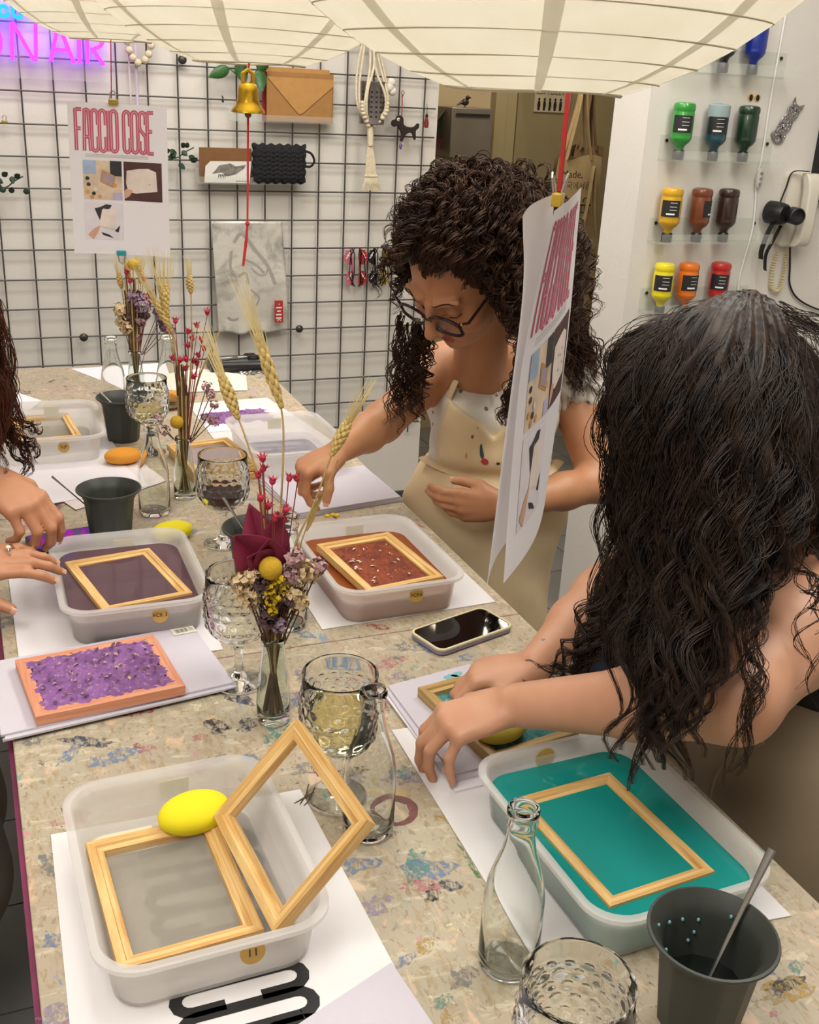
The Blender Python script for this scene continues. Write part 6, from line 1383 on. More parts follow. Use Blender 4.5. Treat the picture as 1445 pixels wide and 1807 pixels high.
def wv(a, b, c): v = CR * a + CU * b + CT * c; return v / np.linalg.norm(v)
def rotv(v, ax, a):
    ax = ax / np.linalg.norm(ax); return v * math.cos(a) + np.cross(ax, v) * math.sin(a) + ax * (ax @ v) * (1 - math.cos(a))
def hand(S, W, d, n, sign, curls, thumb, sc=1.0, spread=0.05, fore=None, fr=0.026):
    """palm, four fingers of unequal length with three bends each, and a thumb from the side of the palm.
    W wrist, d wrist->knuckles, n back of the hand, sign +1/-1 puts the index on n x d or its opposite; returns fingertip frames"""
    W = np.array(W, float); d = d / np.linalg.norm(d); n = n - d * (n @ d); n /= np.linalg.norm(n); s = np.cross(n, d) * sign
    tips = []
    offs = (0.0265, 0.0090, -0.0085, -0.0250); kl = (0.086, 0.089, 0.085, 0.077); fl = ((.040, .024, .020), (.044, .028, .021), (.041, .026, .020), (.032, .020, .018)); fr_ = (.0092, .0094, .0088, .0078)
    if fore is not None: S.cone(fore, W, fr, 0.0225 * sc, 0.012)
    S.ell(W + d * 0.046 * sc + s * 0.001 - n * 0.002, np.array([0.050, 0.036, 0.0150]) * sc, 0.012, np.stack([d, s, n], 1))
    for i in range(4):
        K = W + (d * kl[i] + s * offs[i]) * sc - n * (0.002 + 0.003 * (i == 3)) * sc
        S.cone(W + s * offs[i] * 0.55 * sc + d * 0.012, K, 0.0125 * sc, 0.0108 * sc, 0.008)
        v = rotv(d, n, sign * spread * (1.5 - i)); p = K; r = fr_[i] * sc
        for j in range(3):
            v = rotv(v, s, curls[i][j] * sign)
            q = p + v * fl[i][j] * sc; S.cone(p, q, r, r * 0.90, 0.0035 if j else 0.006); r *= 0.90; p = q
        tips.append((p, v, r, s, -sign * np.cross(s, v)))
    p = W + (d * 0.022 + s * 0.022) * sc - n * 0.004; m = W + (d * 0.050 + s * 0.040) * sc - n * 0.012 * sc
    S.cone(p, m, 0.0165 * sc, 0.0125 * sc, 0.010)
    v = d * thumb[0] + s * thumb[1] + n * thumb[2]; v /= np.linalg.norm(v)
    q = m + v * 0.030 * sc; S.cone(m, q, 0.0115 * sc, 0.0098 * sc, 0.006)
    v2 = v + d * thumb[3] - s * thumb[4] * 0.5; v2 /= np.linalg.norm(v2); q2 = q + v2 * 0.026 * sc; S.cone(q, q2, 0.0102 * sc, 0.0085 * sc, 0.005)
    ut = s * 0.6 + n * 0.8; ut = ut - v2 * (ut @ v2); ut /= np.linalg.norm(ut); tips.append((q2, v2, 0.0085 * sc, np.cross(v2, ut), ut)); return tips, n
def nails(tips, n, parent, mat=None):
    for (p, v, r, s, up) in tips:
        m = MB()
        V = [tuple(p + v * (a * r * 0.9 + r * 0.25) + s * (b * r * 0.62) + up * (r * (0.93 - 0.22 * b * b - 0.10 * max(0, a)))) for a in (-1, -.3, .5, 1.0) for b in (-1, -.4, .4, 1)]
        m.add(V, [(i * 4 + j, i * 4 + j + 1, i * 4 + j + 5, i * 4 + j + 4) for i in range(3) for j in range(3)])
        o = m.build('nail', mat or M_nail, parent); o.matrix_parent_inverse = parent.matrix_basis.inverted()
def world_part(mb, name, mat, parent, **kw):
    """mesh given in world coordinates, parented to a thing"""
    o = mb.build(name, mat, parent, **kw); o.matrix_parent_inverse = parent.matrix_basis.inverted(); return o
def locks(guides, n_locks, per, m, r_lock, wave, freq, jit, seed, curl=False, pick=None, flat=0.7, length=(0.85, 1.0), root_spread=0.3):
    """hair: locks interpolated between neighbouring guide curves, each lock a bundle of wavy strands"""
    rg = np.random.default_rng(seed); G = [np.array(bez(g, 40)) for g in guides]
    G = [np.stack([np.interp(np.linspace(0, 1, m), np.linspace(0, 1, len(g)), g[:, k]) for k in range(3)], 1) for g in G]
    T = np.linspace(0, 1, m); out = []
    for _ in range(n_locks):
        i = rg.integers(0, len(G) - 1) if pick is None else pick[rg.integers(0, len(pick))]
        t = rg.uniform(0, 1); L = rg.uniform(*length)
        c = G[i] * (1 - t) + G[i + 1] * t
        c = np.stack([np.interp(T * L, T, c[:, k]) for k in range(3)], 1)
        c = c + rg.normal(0, jit, 3) * (0.4 + 0.6 * T[:, None])
        tan = np.gradient(c, axis=0); tan /= np.linalg.norm(tan, axis=1, keepdims=True) + 1e-9
        a = np.cross(tan, CT); a /= np.linalg.norm(a, axis=1, keepdims=True) + 1e-9; b = np.cross(tan, a)
        ph = rg.uniform(0, 6.28); fq = freq * rg.uniform(0.8, 1.25); am = wave * rg.uniform(0.6, 1.3)
        env = np.clip(T * 3, 0, 1) if not curl else np.clip(T * 4, 0.15, 1)
        w = ph + fq * 2 * PI * T; c0_ = c
        c = c + a * (am * env * np.sin(w))[:, None] + b * (am * env * (np.cos(w) if curl else 0.5 * np.sin(w * 0.8 + 1)))[:, None]
        for _k in range(per):
            u, v = rg.normal(0, 1, 2); sp = r_lock * np.interp(T, [0, 0.15, 0.6, 1.0], [root_spread, 1.0, 0.9, 0.25])
            p2 = rg.uniform(-0.5, 0.5); tw = w * 0.5 + p2
            if curl:
                w2 = w + rg.normal(0, .7); a2 = am * rg.uniform(.5, 1.3); c = c0_ + a * (a2 * env * np.sin(w2))[:, None] + b * (a2 * env * np.cos(w2))[:, None]
            off = a * (sp * (u * np.cos(tw) - v * np.sin(tw) * 0.5))[:, None] + b * (sp * flat * (u * np.sin(tw) + v * np.cos(tw)))[:, None]
            k2 = rg.uniform(0, 6.28)
            fz = a * (0.0016 * np.sin(T * 31 + k2))[:, None] + b * (0.0016 * np.cos(T * 27 + k2))[:, None]
            out.append(c + off + fz)
    return out
def hair_mat(name, c1, c2, rough=0.38):
    t = NT(name); v = t.coord('Object', (1, 1, 0.25)); n = t.noise(v, 45, 3)
    return t.done(t.bsdf(Base_Color=t.mix(t.ramp(n, [(0.35, 0.0), (0.7, 1.0)]), c1, c2), Roughness=rough, Specular_IOR_Level=0.22))

# ------------------------------------------------------------------ the standing woman in the apron
P1 = thing('person', 'standing woman with curly brown hair, glasses and a beige apron', 'person', (0.99, 1.93, 0.0))
S = SDF((0.46, 1.56, 0.84), (1.34, 2.16, 1.56), 0.0026)
rt = np.array([0.96, -0.28, 0.0]); rt /= np.linalg.norm(rt); ft = np.array([-0.28, -0.96, 0.0]); ft /= np.linalg.norm(ft); RT = np.stack([rt, -ft, [0, 0, 1]], 1)
HC = np.array([0.843, 1.789, 1.390]); HS = 1.14
z_u = wv(-.35, .45, .82); fw = wv(-.55, -.80, .2); fw = fw - z_u * (fw @ z_u); fw /= np.linalg.norm(fw); xr = np.cross(fw, z_u)   # xr = her right
RH = np.stack([xr, fw, z_u], 1)
def hp(x, y, z): return HC + (xr * x + fw * y + z_u * z) * HS
S.ell(hp(0, -.012, .022), np.array((.076, .096, .090)) * HS, 0.01, RH).ell(hp(0, .030, -.035), np.array((.059, .062, .078)) * HS, 0.03, RH)
S.ell(hp(0, .055, -.075), np.array((.040, .036, .036)) * HS, 0.02, RH).cone(hp(0, .074, -.098), hp(0, .078, -.094), .016, .014, .015)
for sg in (-1, 1):
    S.ell(hp(sg * .042, .060, -.028), np.array((.022, .022, .022)) * HS, 0.02, RH)                       # cheek
    S.cone(hp(sg * .018, .089, .026), hp(sg * .050, .074, .026), .0075, .006, 0.012)       # brow ridge
    S.ell(hp(sg * .032, .092, .004), np.array((.017, .013, .010)) * HS, 0.010, RH, neg=True)              # eye socket
    S.ell(hp(sg * .032, .073, .003), np.array((.0145, .0135, .0125)) * HS, 0.002, RH)                     # closed lid
    S.cone(hp(sg * .020, .0885, -.004), hp(sg * .044, .081, -.003), .0022, .0018, 0.002)   # lash line
    S.ell(hp(sg * .010, .100, -.036), np.array((.0085, .010, .0070)) * HS, 0.006, RH)                     # nostril wing
    S.cone(hp(sg * .074, -.005, .012), hp(sg * .072, .000, -.028), .012, .008, 0.006)      # ear
S.cone(hp(0, .090, .014), hp(0, .108, -.022), .0085, .0105, 0.010).ell(hp(0, .112, -.030), np.array((.0115, .011, .0100)) * HS, 0.006, RH)
S.cone(hp(-.016, .086, -.060), hp(.016, .086, -.060), .0052, .0052, 0.005).cone(hp(-.013, .086, -.070), hp(.013, .086, -.070), .0062, .0062, 0.005)
NB = np.array([0.965, 1.935, 1.165])
S.cone(hp(0, -.030, -.050), NB, .050, .056, 0.03)
S.ell((1.035, 1.995, 1.09), (.150, .092, .105), 0.04, RT).cone((0.935, 2.030, 1.145), (1.165, 1.965, 1.150), .050, .050, 0.05)
# her right arm (reaching over the stack)
RS, RE, RW_ = (0.920, 2.030, 1.135), (0.752, 1.930, 1.062), (0.622, 1.803, 1.056)
S.cone(RS, RE, .047, .0385, 0.03).cone(RE, tuple(np.array(RE) * .6 + np.array(RW_) * .4), .039, .0365, 0.02).cone(tuple(np.array(RE) * .6 + np.array(RW_) * .4), RW_, .0365, .0245, 0.02)
t1, n1 = hand(S, RW_, wv(-.86, -.42, .30), wv(-.25, .80, .55), 1, ((1.15, .55, .35), (1.25, 1.15, .5), (1.30, 1.25, .5), (1.30, 1.25, .6)), (.35, .25, -.9, .15, .3), 0.96, 0.03)
# her left arm, hand held before the belly
LS, LE, LW = (1.180, 1.962, 1.140), (1.205, 1.812, 0.934), (0.957, 1.768, 0.920)
S.cone(LS, LE, .050, .0405, 0.03).cone(LE, tuple(np.array(LE) * .62 + np.array(LW) * .38), .041, .037, 0.02).cone(tuple(np.array(LE) * .62 + np.array(LW) * .38), LW, .037, .0255, 0.02)
t2, n2 = hand(S, LW, wv(-1, .02, .12), wv(.05, -.35, .93), -1, ((.42, .45, .3), (.50, .5, .3), (.55, .55, .3), (.6, .6, .3)), (.80, .10, -.45, .35, .3), 0.98, -0.03)
def face_mats(c):
    q = (c - HC) @ RH / HS; m = np.zeros(len(c), int)
    lip = (np.abs(q[:, 0]) < .020 * (1 - 0.35 * np.abs((q[:, 2] + .065) / .012))) & (np.abs(q[:, 2] + .065) < .0105) & (q[:, 1] > .075)
    m[lip] = 1
    return m
M_hair1 = hair_mat('hair_brown', '#2a1b13', '#4a3020', 0.42)
body1 = S.build('body', [M_skin, M_lip], P1, face_mats)
from mathutils.bvhtree import BVHTree
_bt = BVHTree.FromPolygons([v.co for v in body1.data.vertices], [tuple(p.vertices) for p in body1.data.polygons])
def on_face(x, z, lift=0.0):
    h_ = _bt.ray_cast(Vector(hp(x, .25, z)), Vector(-fw)); return tuple(np.array(h_[0]) + fw * lift) if h_[0] is not None else tuple(hp(x, .09, z))
M_brow = pm('brow_hair', '#2c1d15', 0.7)
for sg in (-1, 1):
    world_part(MB().tube([on_face(sg * x, z, .0004) for x, z in ((.013, .0245), (.020, .0275), (.030, .0300), (.040, .0300), (.048, .0265), (.053, .0225))], [.0016, .0027, .0027, .0023, .0016, .0006], 8, flat=0.5), 'eyebrow', M_brow, P1)
    world_part(MB().tube([on_face(sg * x, z, .0004) for x, z in ((.018, -.004), (.025, -.0065), (.032, -.0075), (.040, -.0065), (.047, -.003))], [.0006, .0014, .0016, .0016, .0010], 6), 'eyelashes', M_brow, P1)
nails(t1, n1, P1); nails(t2, n2, P1)
# blouse
def floral():
    t = NT('floral_cotton'); v = t.coord('Object'); vo = t.add('ShaderNodeTexVoronoi'); t.t.links.new(v, vo.inputs['Vector']); vo.inputs['Scale'].default_value = 34
    c = t.mix(t.ramp(vo.outputs['Distance'], [(0.14, 1.0), (0.19, 0.0)]), '#d9d2c6', '#7d6a5a')
    return t.done(t.bsdf(Base_Color=c, Roughness=0.85, Normal=t.bump(t.noise(v, 25, 3), 0.5, 0.006)))
M_flor = floral(); M_apr = pm('apron_canvas', '#dac39b', 0.85, var=0.07, vscale=8, bump=0.25, bscale=40); M_lace = pm('lace', '#d6cdbd', 0.9, bump=0.6, bscale=160)
def torso(S, g):
    S.ell((1.035, 1.990, 1.085), (.150 + g, .095 + g, .105 + g), 0.03, RT)
    for sg in (-1, 1): S.ell(np.array((1.030, 1.985, 1.055)) + rt * sg * .062 + ft * .070, (.056 + g, .052 + g, .056 + g), 0.03, RT)
    S.ell((1.025, 1.975, 0.960), (.128 + g, .092 + g, .130), 0.05, RT).ell((1.020, 1.970, 0.830), (.160 + g, .118 + g, .130), 0.05, RT)
S = SDF((0.80, 1.76, 0.78), (1.34, 2.16, 1.24), 0.0035); torso(S, 0.006)
S.cone((0.945, 2.030, 1.135), (1.165, 1.965, 1.140), .050, .050, 0.04)
S.cut(lambda X, Y, Z: (Z - 1.172) + 0.35 * ((X - 1.03) * ft[0] + (Y - 1.99) * ft[1]) - 0.5 * np.maximum(0, np.abs((X - 1.03) * rt[0] + (Y - 1.99) * rt[1]) - 0.085) + 0.004 * np.sin(X * 260) + 0 * Z)
S.offset(lambda X, Y, Z: 0.0022 * np.sin(X * 90 + Z * 40) * np.sin(Z * 70 + Y * 60))
blouse = S.build('blouse', M_flor, P1)
S = SDF((1.09, 1.82, 0.98), (1.32, 2.08, 1.24), 0.003)
S.ell((1.192, 1.945, 1.115), (.078, .076, .082), 0.01).offset(lambda X, Y, Z: 0.004 * np.sin(np.arctan2(Y - 1.94, X - 1.19) * 16) * np.clip((1.17 - Z) * 12, 0, 1) + 0.003 * np.sin(Z * 160 + X * 60))
S.cut(lambda X, Y, Z: 1.052 - Z + 0.005 * np.sin(np.arctan2(Y - 1.94, X - 1.19) * 22) + 0.25 * (X - 1.19)); S.build('puff_sleeve', M_flor, P1)
S = SDF((0.82, 1.93, 1.02), (1.02, 2.14, 1.22), 0.003)
S.ell((0.928, 2.035, 1.122), (.064, .062, .064), 0.01).offset(lambda X, Y, Z: 0.004 * np.sin(np.arctan2(Y - 2.035, Z - 1.12) * 14))
S.cut(lambda X, Y, Z: 0.885 - X + 0.3 * (Z - 1.12)); S.build('puff_sleeve', M_flor, P1)
# ruffled neckline following the cut
_bb = BVHTree.FromPolygons([v.co for v in blouse.data.vertices], [tuple(p.vertices) for p in blouse.data.polygons])
def frill(s0, s1, n, h):
    """lace ruffle along the blouse neckline"""
    B = []
    for k in range(97):
        sv = s0 + (s1 - s0) * k / 96; base = np.array((1.03, 1.99, 0.0)) + rt * sv; hit = None
        for q in range(60):
            z = 1.200 - q * 0.002; hh = _bb.ray_cast(Vector(base + ft * 0.4 + np.array([0, 0, z])), Vector(-ft), 0.45)
            if hh[0] is not None: hit = np.array(hh[0]); break
        B.append(hit if hit is not None else B[-1])
    B = np.array(B)
    for _ in range(3): B[1:-1] = (B[:-2] + B[1:-1] + B[2:]) / 3
    m = MB().grid(lambda u, v: tuple(B[int(round(u * 96))] + ft * (0.004 + 0.004 * v * math.sin(u * n * 2 * PI)) + np.array([0, 0, -0.010 + h * v * (1 + 0.2 * math.sin(u * n * 4 * PI))])), 96, 3)
    o = world_part(m, 'neckline_frill', M_lace, P1, angle=0); o.modifiers.new('s', 'SOLIDIFY').thickness = 0.001
frill(-.105, .090, 15, 0.020)
# apron
def s_of(X, Y): return (X - 1.03) * rt[0] + (Y - 1.99) * rt[1]
def t_of(X, Y): return (X - 1.03) * ft[0] + (Y - 1.99) * ft[1]
S = SDF((0.78, 1.70, 0.10), (1.32, 2.16, 1.16), 0.005); torso(S, 0.020)
S.cone((1.02, 1.965, 0.84), (1.02, 1.955, 0.14), .150, .175, 0.06)
S.offset(lambda X, Y, Z: 0.004 * np.sin(X * 34 + Z * 16) * np.sin(Z * 22 + Y * 30) + 0.010 * np.exp(-((Z - 0.985) / 0.03) ** 2) - 0.012 * np.exp(-((Z - 0.945) / 0.016) ** 2))
S.cut(lambda X, Y, Z: np.where(Z > 0.945, np.maximum(np.maximum(s_of(X, Y) - 0.062 + 0 * Z, -s_of(X, Y) - 0.125 + 0.22 * np.maximum(0, Z - 1.04)), Z - 1.068 - 0.60 * np.maximum(0, -s_of(X, Y) - 0.055) + 2.2 * np.maximum(0, 0.035 - np.abs(s_of(X, Y) + 0.02)) * 0.5), s_of(X, Y) * 0 + Z * 0 - 0.01))
S.cut(lambda X, Y, Z: np.where(Z > 0.945, 0.02 - t_of(X, Y) + 0 * Z, -0.075 - t_of(X, Y) + 0 * Z)); S.build('apron', M_apr, P1)
def tied(pts, w, name, mat, flat=0.2, n=20): 
    q = MB().tube(bez(pts, n), w, 8, flat=flat); return world_part(q, name, mat, P1)
c0 = np.array((1.03, 1.99, 0.0))
tied([tuple(c0 + rt * s + ft * t + np.array([0, 0, z])) for s, t, z in ((-.15, .03, .952), (-.11, .085, .945), (-.04, .122, .938), (.04, .122, .936), (.11, .085, .940), (.15, .03, .948))], 0.013, 'waist_tie', M_apr, 0.3)
tied([tuple(c0 + rt * s + ft * t + np.array([0, 0, z])) for s, t, z in ((-.110, .080, 1.10), (-.100, .080, 1.13), (-.080, .060, 1.17), (-.062, .020, 1.20), (-.055, -.02, 1.21))], 0.012, 'apron_strap', M_apr)
tied([tuple(c0 + rt * s + ft * t + np.array([0, 0, z])) for s, t, z in ((.055, .122, 1.09), (.068, .105, 1.12), (.070, .06, 1.165), (.060, .01, 1.20))], 0.011, 'apron_strap', M_apr)
for (px, pz, r, c, el) in ((-.035, .985, .008, '#b23a3a', 1.5), (-.040, 1.005, .005, '#3c4658', 2.2), (-.012, .982, .004, '#26282c', 1.3), (-.070, 1.03, .004, '#6a5a48', 1.2), (.02, 1.03, .003, '#4a4238', 1.0), (-.09, .995, .005, '#c48a6a', 1.4), (-.05, 1.06, .003, '#4a4238', 1.6)):
    p = c0 + rt * px + ft * 0.2 + np.array([0, 0, pz]); m = MB(); M3 = Matrix.Translation(Vector(p)) @ Matrix(((rt[0], 0, ft[0]), (rt[1], 0, ft[1]), (0, 1, 0))).to_4x4()
    m.add([tuple(M3 @ Vector((r * math.cos(a), r * el * math.sin(a), 0))) for a in np.linspace(0, 2 * PI, 13)[:-1]], [tuple(range(12))])
    o = world_part(m, 'paint_spot', pm('spot' + c, c, 0.6), P1); o['_wrap'] = 1
    md = o.modifiers.new('wrap', 'SHRINKWRAP'); md.target = [k for k in P1.children if k.name.startswith('apron') and 'strap' not in k.name][0]; md.offset = 0.0012
# jeans and shoes
S = SDF((0.84, 1.82, 0.04), (1.24, 2.14, 0.90), 0.006)
for sg in (-1, 1):
    a = np.array((1.02, 1.985, 0)) + rt * sg * .078
    S.cone(a + [0, 0, .82], a + [0, 0, .46], .085, .062, 0.02).cone(a + [0, 0, .46], a + [0, 0, .06], .062, .050, 0.02)
S.build('jeans', pm('denim', '#5d7391', 0.85, var=0.12, vscale=40), P1)
for sg in (-1, 1):
    a = np.array((1.02, 1.985, 0)) + rt * sg * .078 + ft * 0.04
    S = SDF(a + [-.16, -.16, -.01], a + [.16, .16, .12], 0.006); S.cone(a - ft * .06 + [0, 0, .045], a + ft * .09 + [0, 0, .035], .042, .034, 0.01).cut(lambda X, Y, Z: 0.002 - Z + 0 * X + 0 * Y); S.build('shoe', MAT['white_plain'], P1)
# glasses
M_gl = pm('tortoise', '#2c1a1c', 0.2); ov = lambda cx: [tuple(hp(cx + .0285 * max(-1, min(1, 1.15 * math.cos(a))), .104 - abs(cx + .0255 * math.cos(a)) * .10, -.008 + .0205 * math.sin(a))) for a in np.linspace(0, 2 * PI, 29)]
for cx in (-.033, .033): world_part(MB().tube(ov(cx), 0.0031, 6, cap=False), 'glasses_rim', M_gl, P1)
world_part(MB().tube([tuple(hp(-.010, .1045, .002)), tuple(hp(0, .108, .005)), tuple(hp(.010, .1045, .002))], 0.0022, 6), 'glasses_bridge', M_gl, P1)
for sg in (-1, 1): world_part(MB().tube([tuple(hp(sg * .060, .098, .006)), tuple(hp(sg * .076, .090, .008)), tuple(hp(sg * .079, .04, .010)), tuple(hp(sg * .078, -.01, .012))], 0.0030, 6), 'glasses_temple', M_gl, P1)
world_part(MB().ball(tuple(hp(-.066, .096, .007)), 0.003, 8, 6), 'glasses_hinge', M_gold, P1)
for cx in (-.033, .033): world_part(MB().add(ov(cx)[:-1], [tuple(range(28))]), 'glasses_lens', see_through('lens_clear', '#dcd8d8', '#f0eeee', 0.90, 0.0, 0.02), P1)
# necklaces with pendants
for (zp, sx, nm) in ((1.118, -.016, 'pendant'), (1.108, .016, 'pendant')):
    pts = [tuple(c0 + rt * s + ft * t + np.array([0, 0, z])) for s, t, z in ((-.055 + sx, .010, 1.195), (-.030 + sx, .075, 1.155), (sx, .108, zp + .010), (.034 + sx, .070, 1.155), (.055 + sx, .005, 1.195))]
    world_part(MB().tube(bez(pts, 20), 0.0009, 5), 'necklace', M_gold, P1)
    world_part(MB().ball(tuple(c0 + rt * sx + ft * .111 + np.array([0, 0, zp])), (.0045, .003, .006), 8, 6), nm, pm('silver', '#d8d4cc', 0.2, 1.0), P1)
# curly hair: inner mass and ringlets
S = SDF((0.60, 1.56, 1.10), (1.22, 2.14, 1.66), 0.005)
def hcone(a, b, ra, rb, k=0.03): S.cone(hp(*a), hp(*b), ra, rb, k)
S.ell(hp(0, -.030, .034), np.array((.090, .100, .082)) * HS, 0.02, RH); S.ell(hp(0, -.070, .01), np.array((.096, .078, .094)) * HS, 0.04, RH)
for sg in (-1, 1): kx = 0.80 if sg > 0 else 1.0; hcone((sg * .080 * kx, -.02, .03), (sg * .098 * kx, -.015, -.08), .040 * kx, .040 * kx); hcone((sg * .098 * kx, -.015, -.08), (sg * .115 * kx, -.02, -.16), .038 * kx, .026 * kx)
S.ell(hp(-.100, -.09, -.06), np.array((.055, .060, .09)) * HS, 0.04, RH)
S.ell(hp(0, -.002, .072), np.array((.079, .062, .034)) * HS, 0.015, RH)
S.ell(hp(0, .100, -.004), np.array((.064, .056, .054)) * HS, 0.012, RH, neg=True)
S.offset(lambda X, Y, Z: 0.006 * np.sin(X * 130 + Y * 60) * np.sin(Z * 140) * np.sin(Y * 120 + 1))
S.build('hair_mass', M_hair1, P1)
def ringlets(n, per, m, seed):
    rg = np.random.default_rng(seed); out = []
    while len(out) < n * per:
        d = rg.normal(size=3); d /= np.linalg.norm(d)
        if d[2] < -0.55: continue
        if d[1] > 0.36 and d[2] < 0.80 and abs(d[0]) < 0.80: continue        # keep the face free
        root = hp(d[0] * .080, -.022 + d[1] * .096, .026 + d[2] * .092)
        # combed back and outwards, then falling under gravity
        o = xr * d[0] + fw * (d[1] - 0.15) + z_u * d[2]; o /= np.linalg.norm(o)
        L = rg.uniform(0.12, 0.22) * (1.0 if d[2] < 0.35 else 0.55)
        side = np.sign(d[0]) if abs(d[0]) > .12 else (-1 if rg.random() < .5 else 1)
        T = np.linspace(0, 1, m); g = np.array([0, 0, -1.0])
        L = L * (0.62 if d[0] > .25 else 1.0)
        dirs = o[None] * (np.interp(T, [0, .25, 1], [1, .75, .10]) * (0.55 if d[0] > .25 else 1.0))[:, None] + (xr * side * (.18 if side > 0 else .50) * (0.35 if d[1] < -0.35 else 1.0) - fw * (.30 if d[1] > -.35 else .05))[None] * np.interp(T, [0, .3, 1], [.2, .7, .12])[:, None] + g[None] * np.interp(T, [0, .3, 1], [0, .45, 1.15])[:, None]
        dirs /= np.linalg.norm(dirs, axis=1, keepdims=True); c = root + np.cumsum(dirs, 0) * (L / m)
        # stay clear of the face
        q = (c - HC) @ RH / HS
        if np.any((q[:, 1] > .048) & (np.abs(q[:, 0]) < .074) & (q[:, 2] < .060)): continue
        tan = dirs; a = np.cross(tan, CT + .1); a /= np.linalg.norm(a, axis=1, keepdims=True); b = np.cross(tan, a)
        R_ = rg.uniform(.0065, .0125); fq = rg.uniform(4.0, 6.5) * L / .18; ph = rg.uniform(0, 6.28)
        for k in range(per):
            rr_ = R_ * rg.uniform(.75, 1.25); p_ = ph + rg.normal(0, .35); w = p_ + fq * 2 * PI * T; env = np.clip(T * 4, .1, 1)
            out.append(c + a * (rr_ * env * np.cos(w))[:, None] + b * (rr_ * env * np.sin(w))[:, None] + rg.normal(0, .0018, 3))
    return out
strands('hair_ringlets', ringlets(620, 5, 40, 5), 0.00095, M_hair1, P1)['kind'] = 'stuff'
def crown_curls(n, per, m, seed):
    rg = np.random.default_rng(seed); out = []
    while len(out) < n * per:
        d = np.array([rg.normal(0, .55), rg.uniform(-1, .25), rg.uniform(.15, 1)]); d /= np.linalg.norm(d)
        root = hp(d[0] * .088, -.030 + d[1] * .100, .034 + d[2] * .080); o = xr * d[0] + fw * d[1] + z_u * d[2]
        tg = rg.normal(size=3); tg -= o * (tg @ o); tg /= np.linalg.norm(tg); T = np.linspace(0, 1, m); L = rg.uniform(.045, .085)
        c = root + o[None] * (L * .55 * np.sin(T * PI * .55))[:, None] + tg[None] * (L * .7 * T)[:, None] - np.array([0, 0, 1])[None] * (L * .35 * T * T)[:, None]
        R_ = rg.uniform(.006, .011); fq = rg.uniform(1.6, 2.8); ph = rg.uniform(0, 6.28); b = np.cross(o, tg)
        for k in range(per):
            w = ph + rg.normal(0, .5) + fq * 2 * PI * T; rr_ = R_ * rg.uniform(.7, 1.3)
            out.append(c + o[None] * (rr_ * np.cos(w))[:, None] + b[None] * (rr_ * np.sin(w))[:, None] + rg.normal(0, .002, 3))
    return out
strands('hair_ringlets', crown_curls(300, 4, 30, 9), 0.00095, M_hair1, P1)['kind'] = 'stuff'
def combed(n, per, m, seed):
    rg = np.random.default_rng(seed); out = []; T = np.linspace(0, 1, m)
    for _ in range(n):
        x0 = rg.uniform(-.086, .086); f0 = 0.80 - 0.30 * (abs(x0) / .09) ** 3 + 0.06 * math.sin(x0 * 90) + rg.normal(0, .085); f1 = f0 + rg.uniform(.8, 1.5); ph, fq, am = rg.uniform(0, 6.28), rg.uniform(1.8, 3.2), rg.uniform(.003, .006)
        for k in range(per):
            x = x0 * (1 + .12 * T) + rg.normal(0, .0022); q = np.sqrt(np.maximum(.04, 1 - (x / .105) ** 2)); p = f0 + (f1 - f0) * T; w = ph + rg.normal(0, .35) + fq * 2 * PI * T
            g = 1 + (.004 + rg.uniform(0, .010) + np.sin(w) * am * np.clip(T * 4, 0, 1)) / .1
            loc_ = np.stack([x + am * np.cos(w) * np.clip(T * 4, 0, 1), -.012 + .103 * np.cos(p) * q * g, .026 + .094 * np.sin(p) * q * g], 1) * HS
            out.append(HC + loc_ @ RH.T)
    return out
strands('hair_combed', combed(190, 6, 30, 12), 0.0009, M_hair1, P1)['kind'] = 'stuff'
loose = [[(0.756, 1.868, 1.285), (0.752, 1.862, 1.20), (0.755, 1.858, 1.13), (0.75, 1.86, 1.07)], [(0.800, 1.880, 1.27), (0.790, 1.874, 1.20), (0.785, 1.868, 1.14), (0.79, 1.87, 1.10)], [(0.835, 1.890, 1.25), (0.825, 1.885, 1.19), (0.82, 1.88, 1.15), (0.82, 1.88, 1.12)]]
strands('hair_ringlets', locks(loose, 30, 5, 60, .004, .0085, 3.6, .019, 21, True), 0.00105, M_hair1, P1)['kind'] = 'stuff'
loose = [[(0.985, 1.800, 1.26), (0.975, 1.795, 1.19), (0.955, 1.790, 1.12), (0.945, 1.785, 1.075)], [(1.02, 1.82, 1.26), (1.01, 1.81, 1.19), (0.99, 1.80, 1.13), (0.985, 1.80, 1.09)]]
strands('hair_ringlets', locks(loose, 16, 5, 60, .004, .0085, 3.6, .012, 22, True), 0.00105, M_hair1, P1)['kind'] = 'stuff'
loose = [[(1.06, 1.95, 1.34), (1.12, 1.93, 1.26), (1.155, 1.91, 1.18), (1.165, 1.89, 1.10)], [(1.09, 1.97, 1.33), (1.16, 1.94, 1.26), (1.205, 1.91, 1.19), (1.215, 1.88, 1.12)], [(1.05, 1.90, 1.32), (1.09, 1.88, 1.24), (1.11, 1.86, 1.17), (1.115, 1.85, 1.11)]]
strands('hair_ringlets', locks(loose, 80, 5, 60, .005, .0095, 3.6, .020, 23, True), 0.00105, M_hair1, P1)['kind'] = 'stuff'

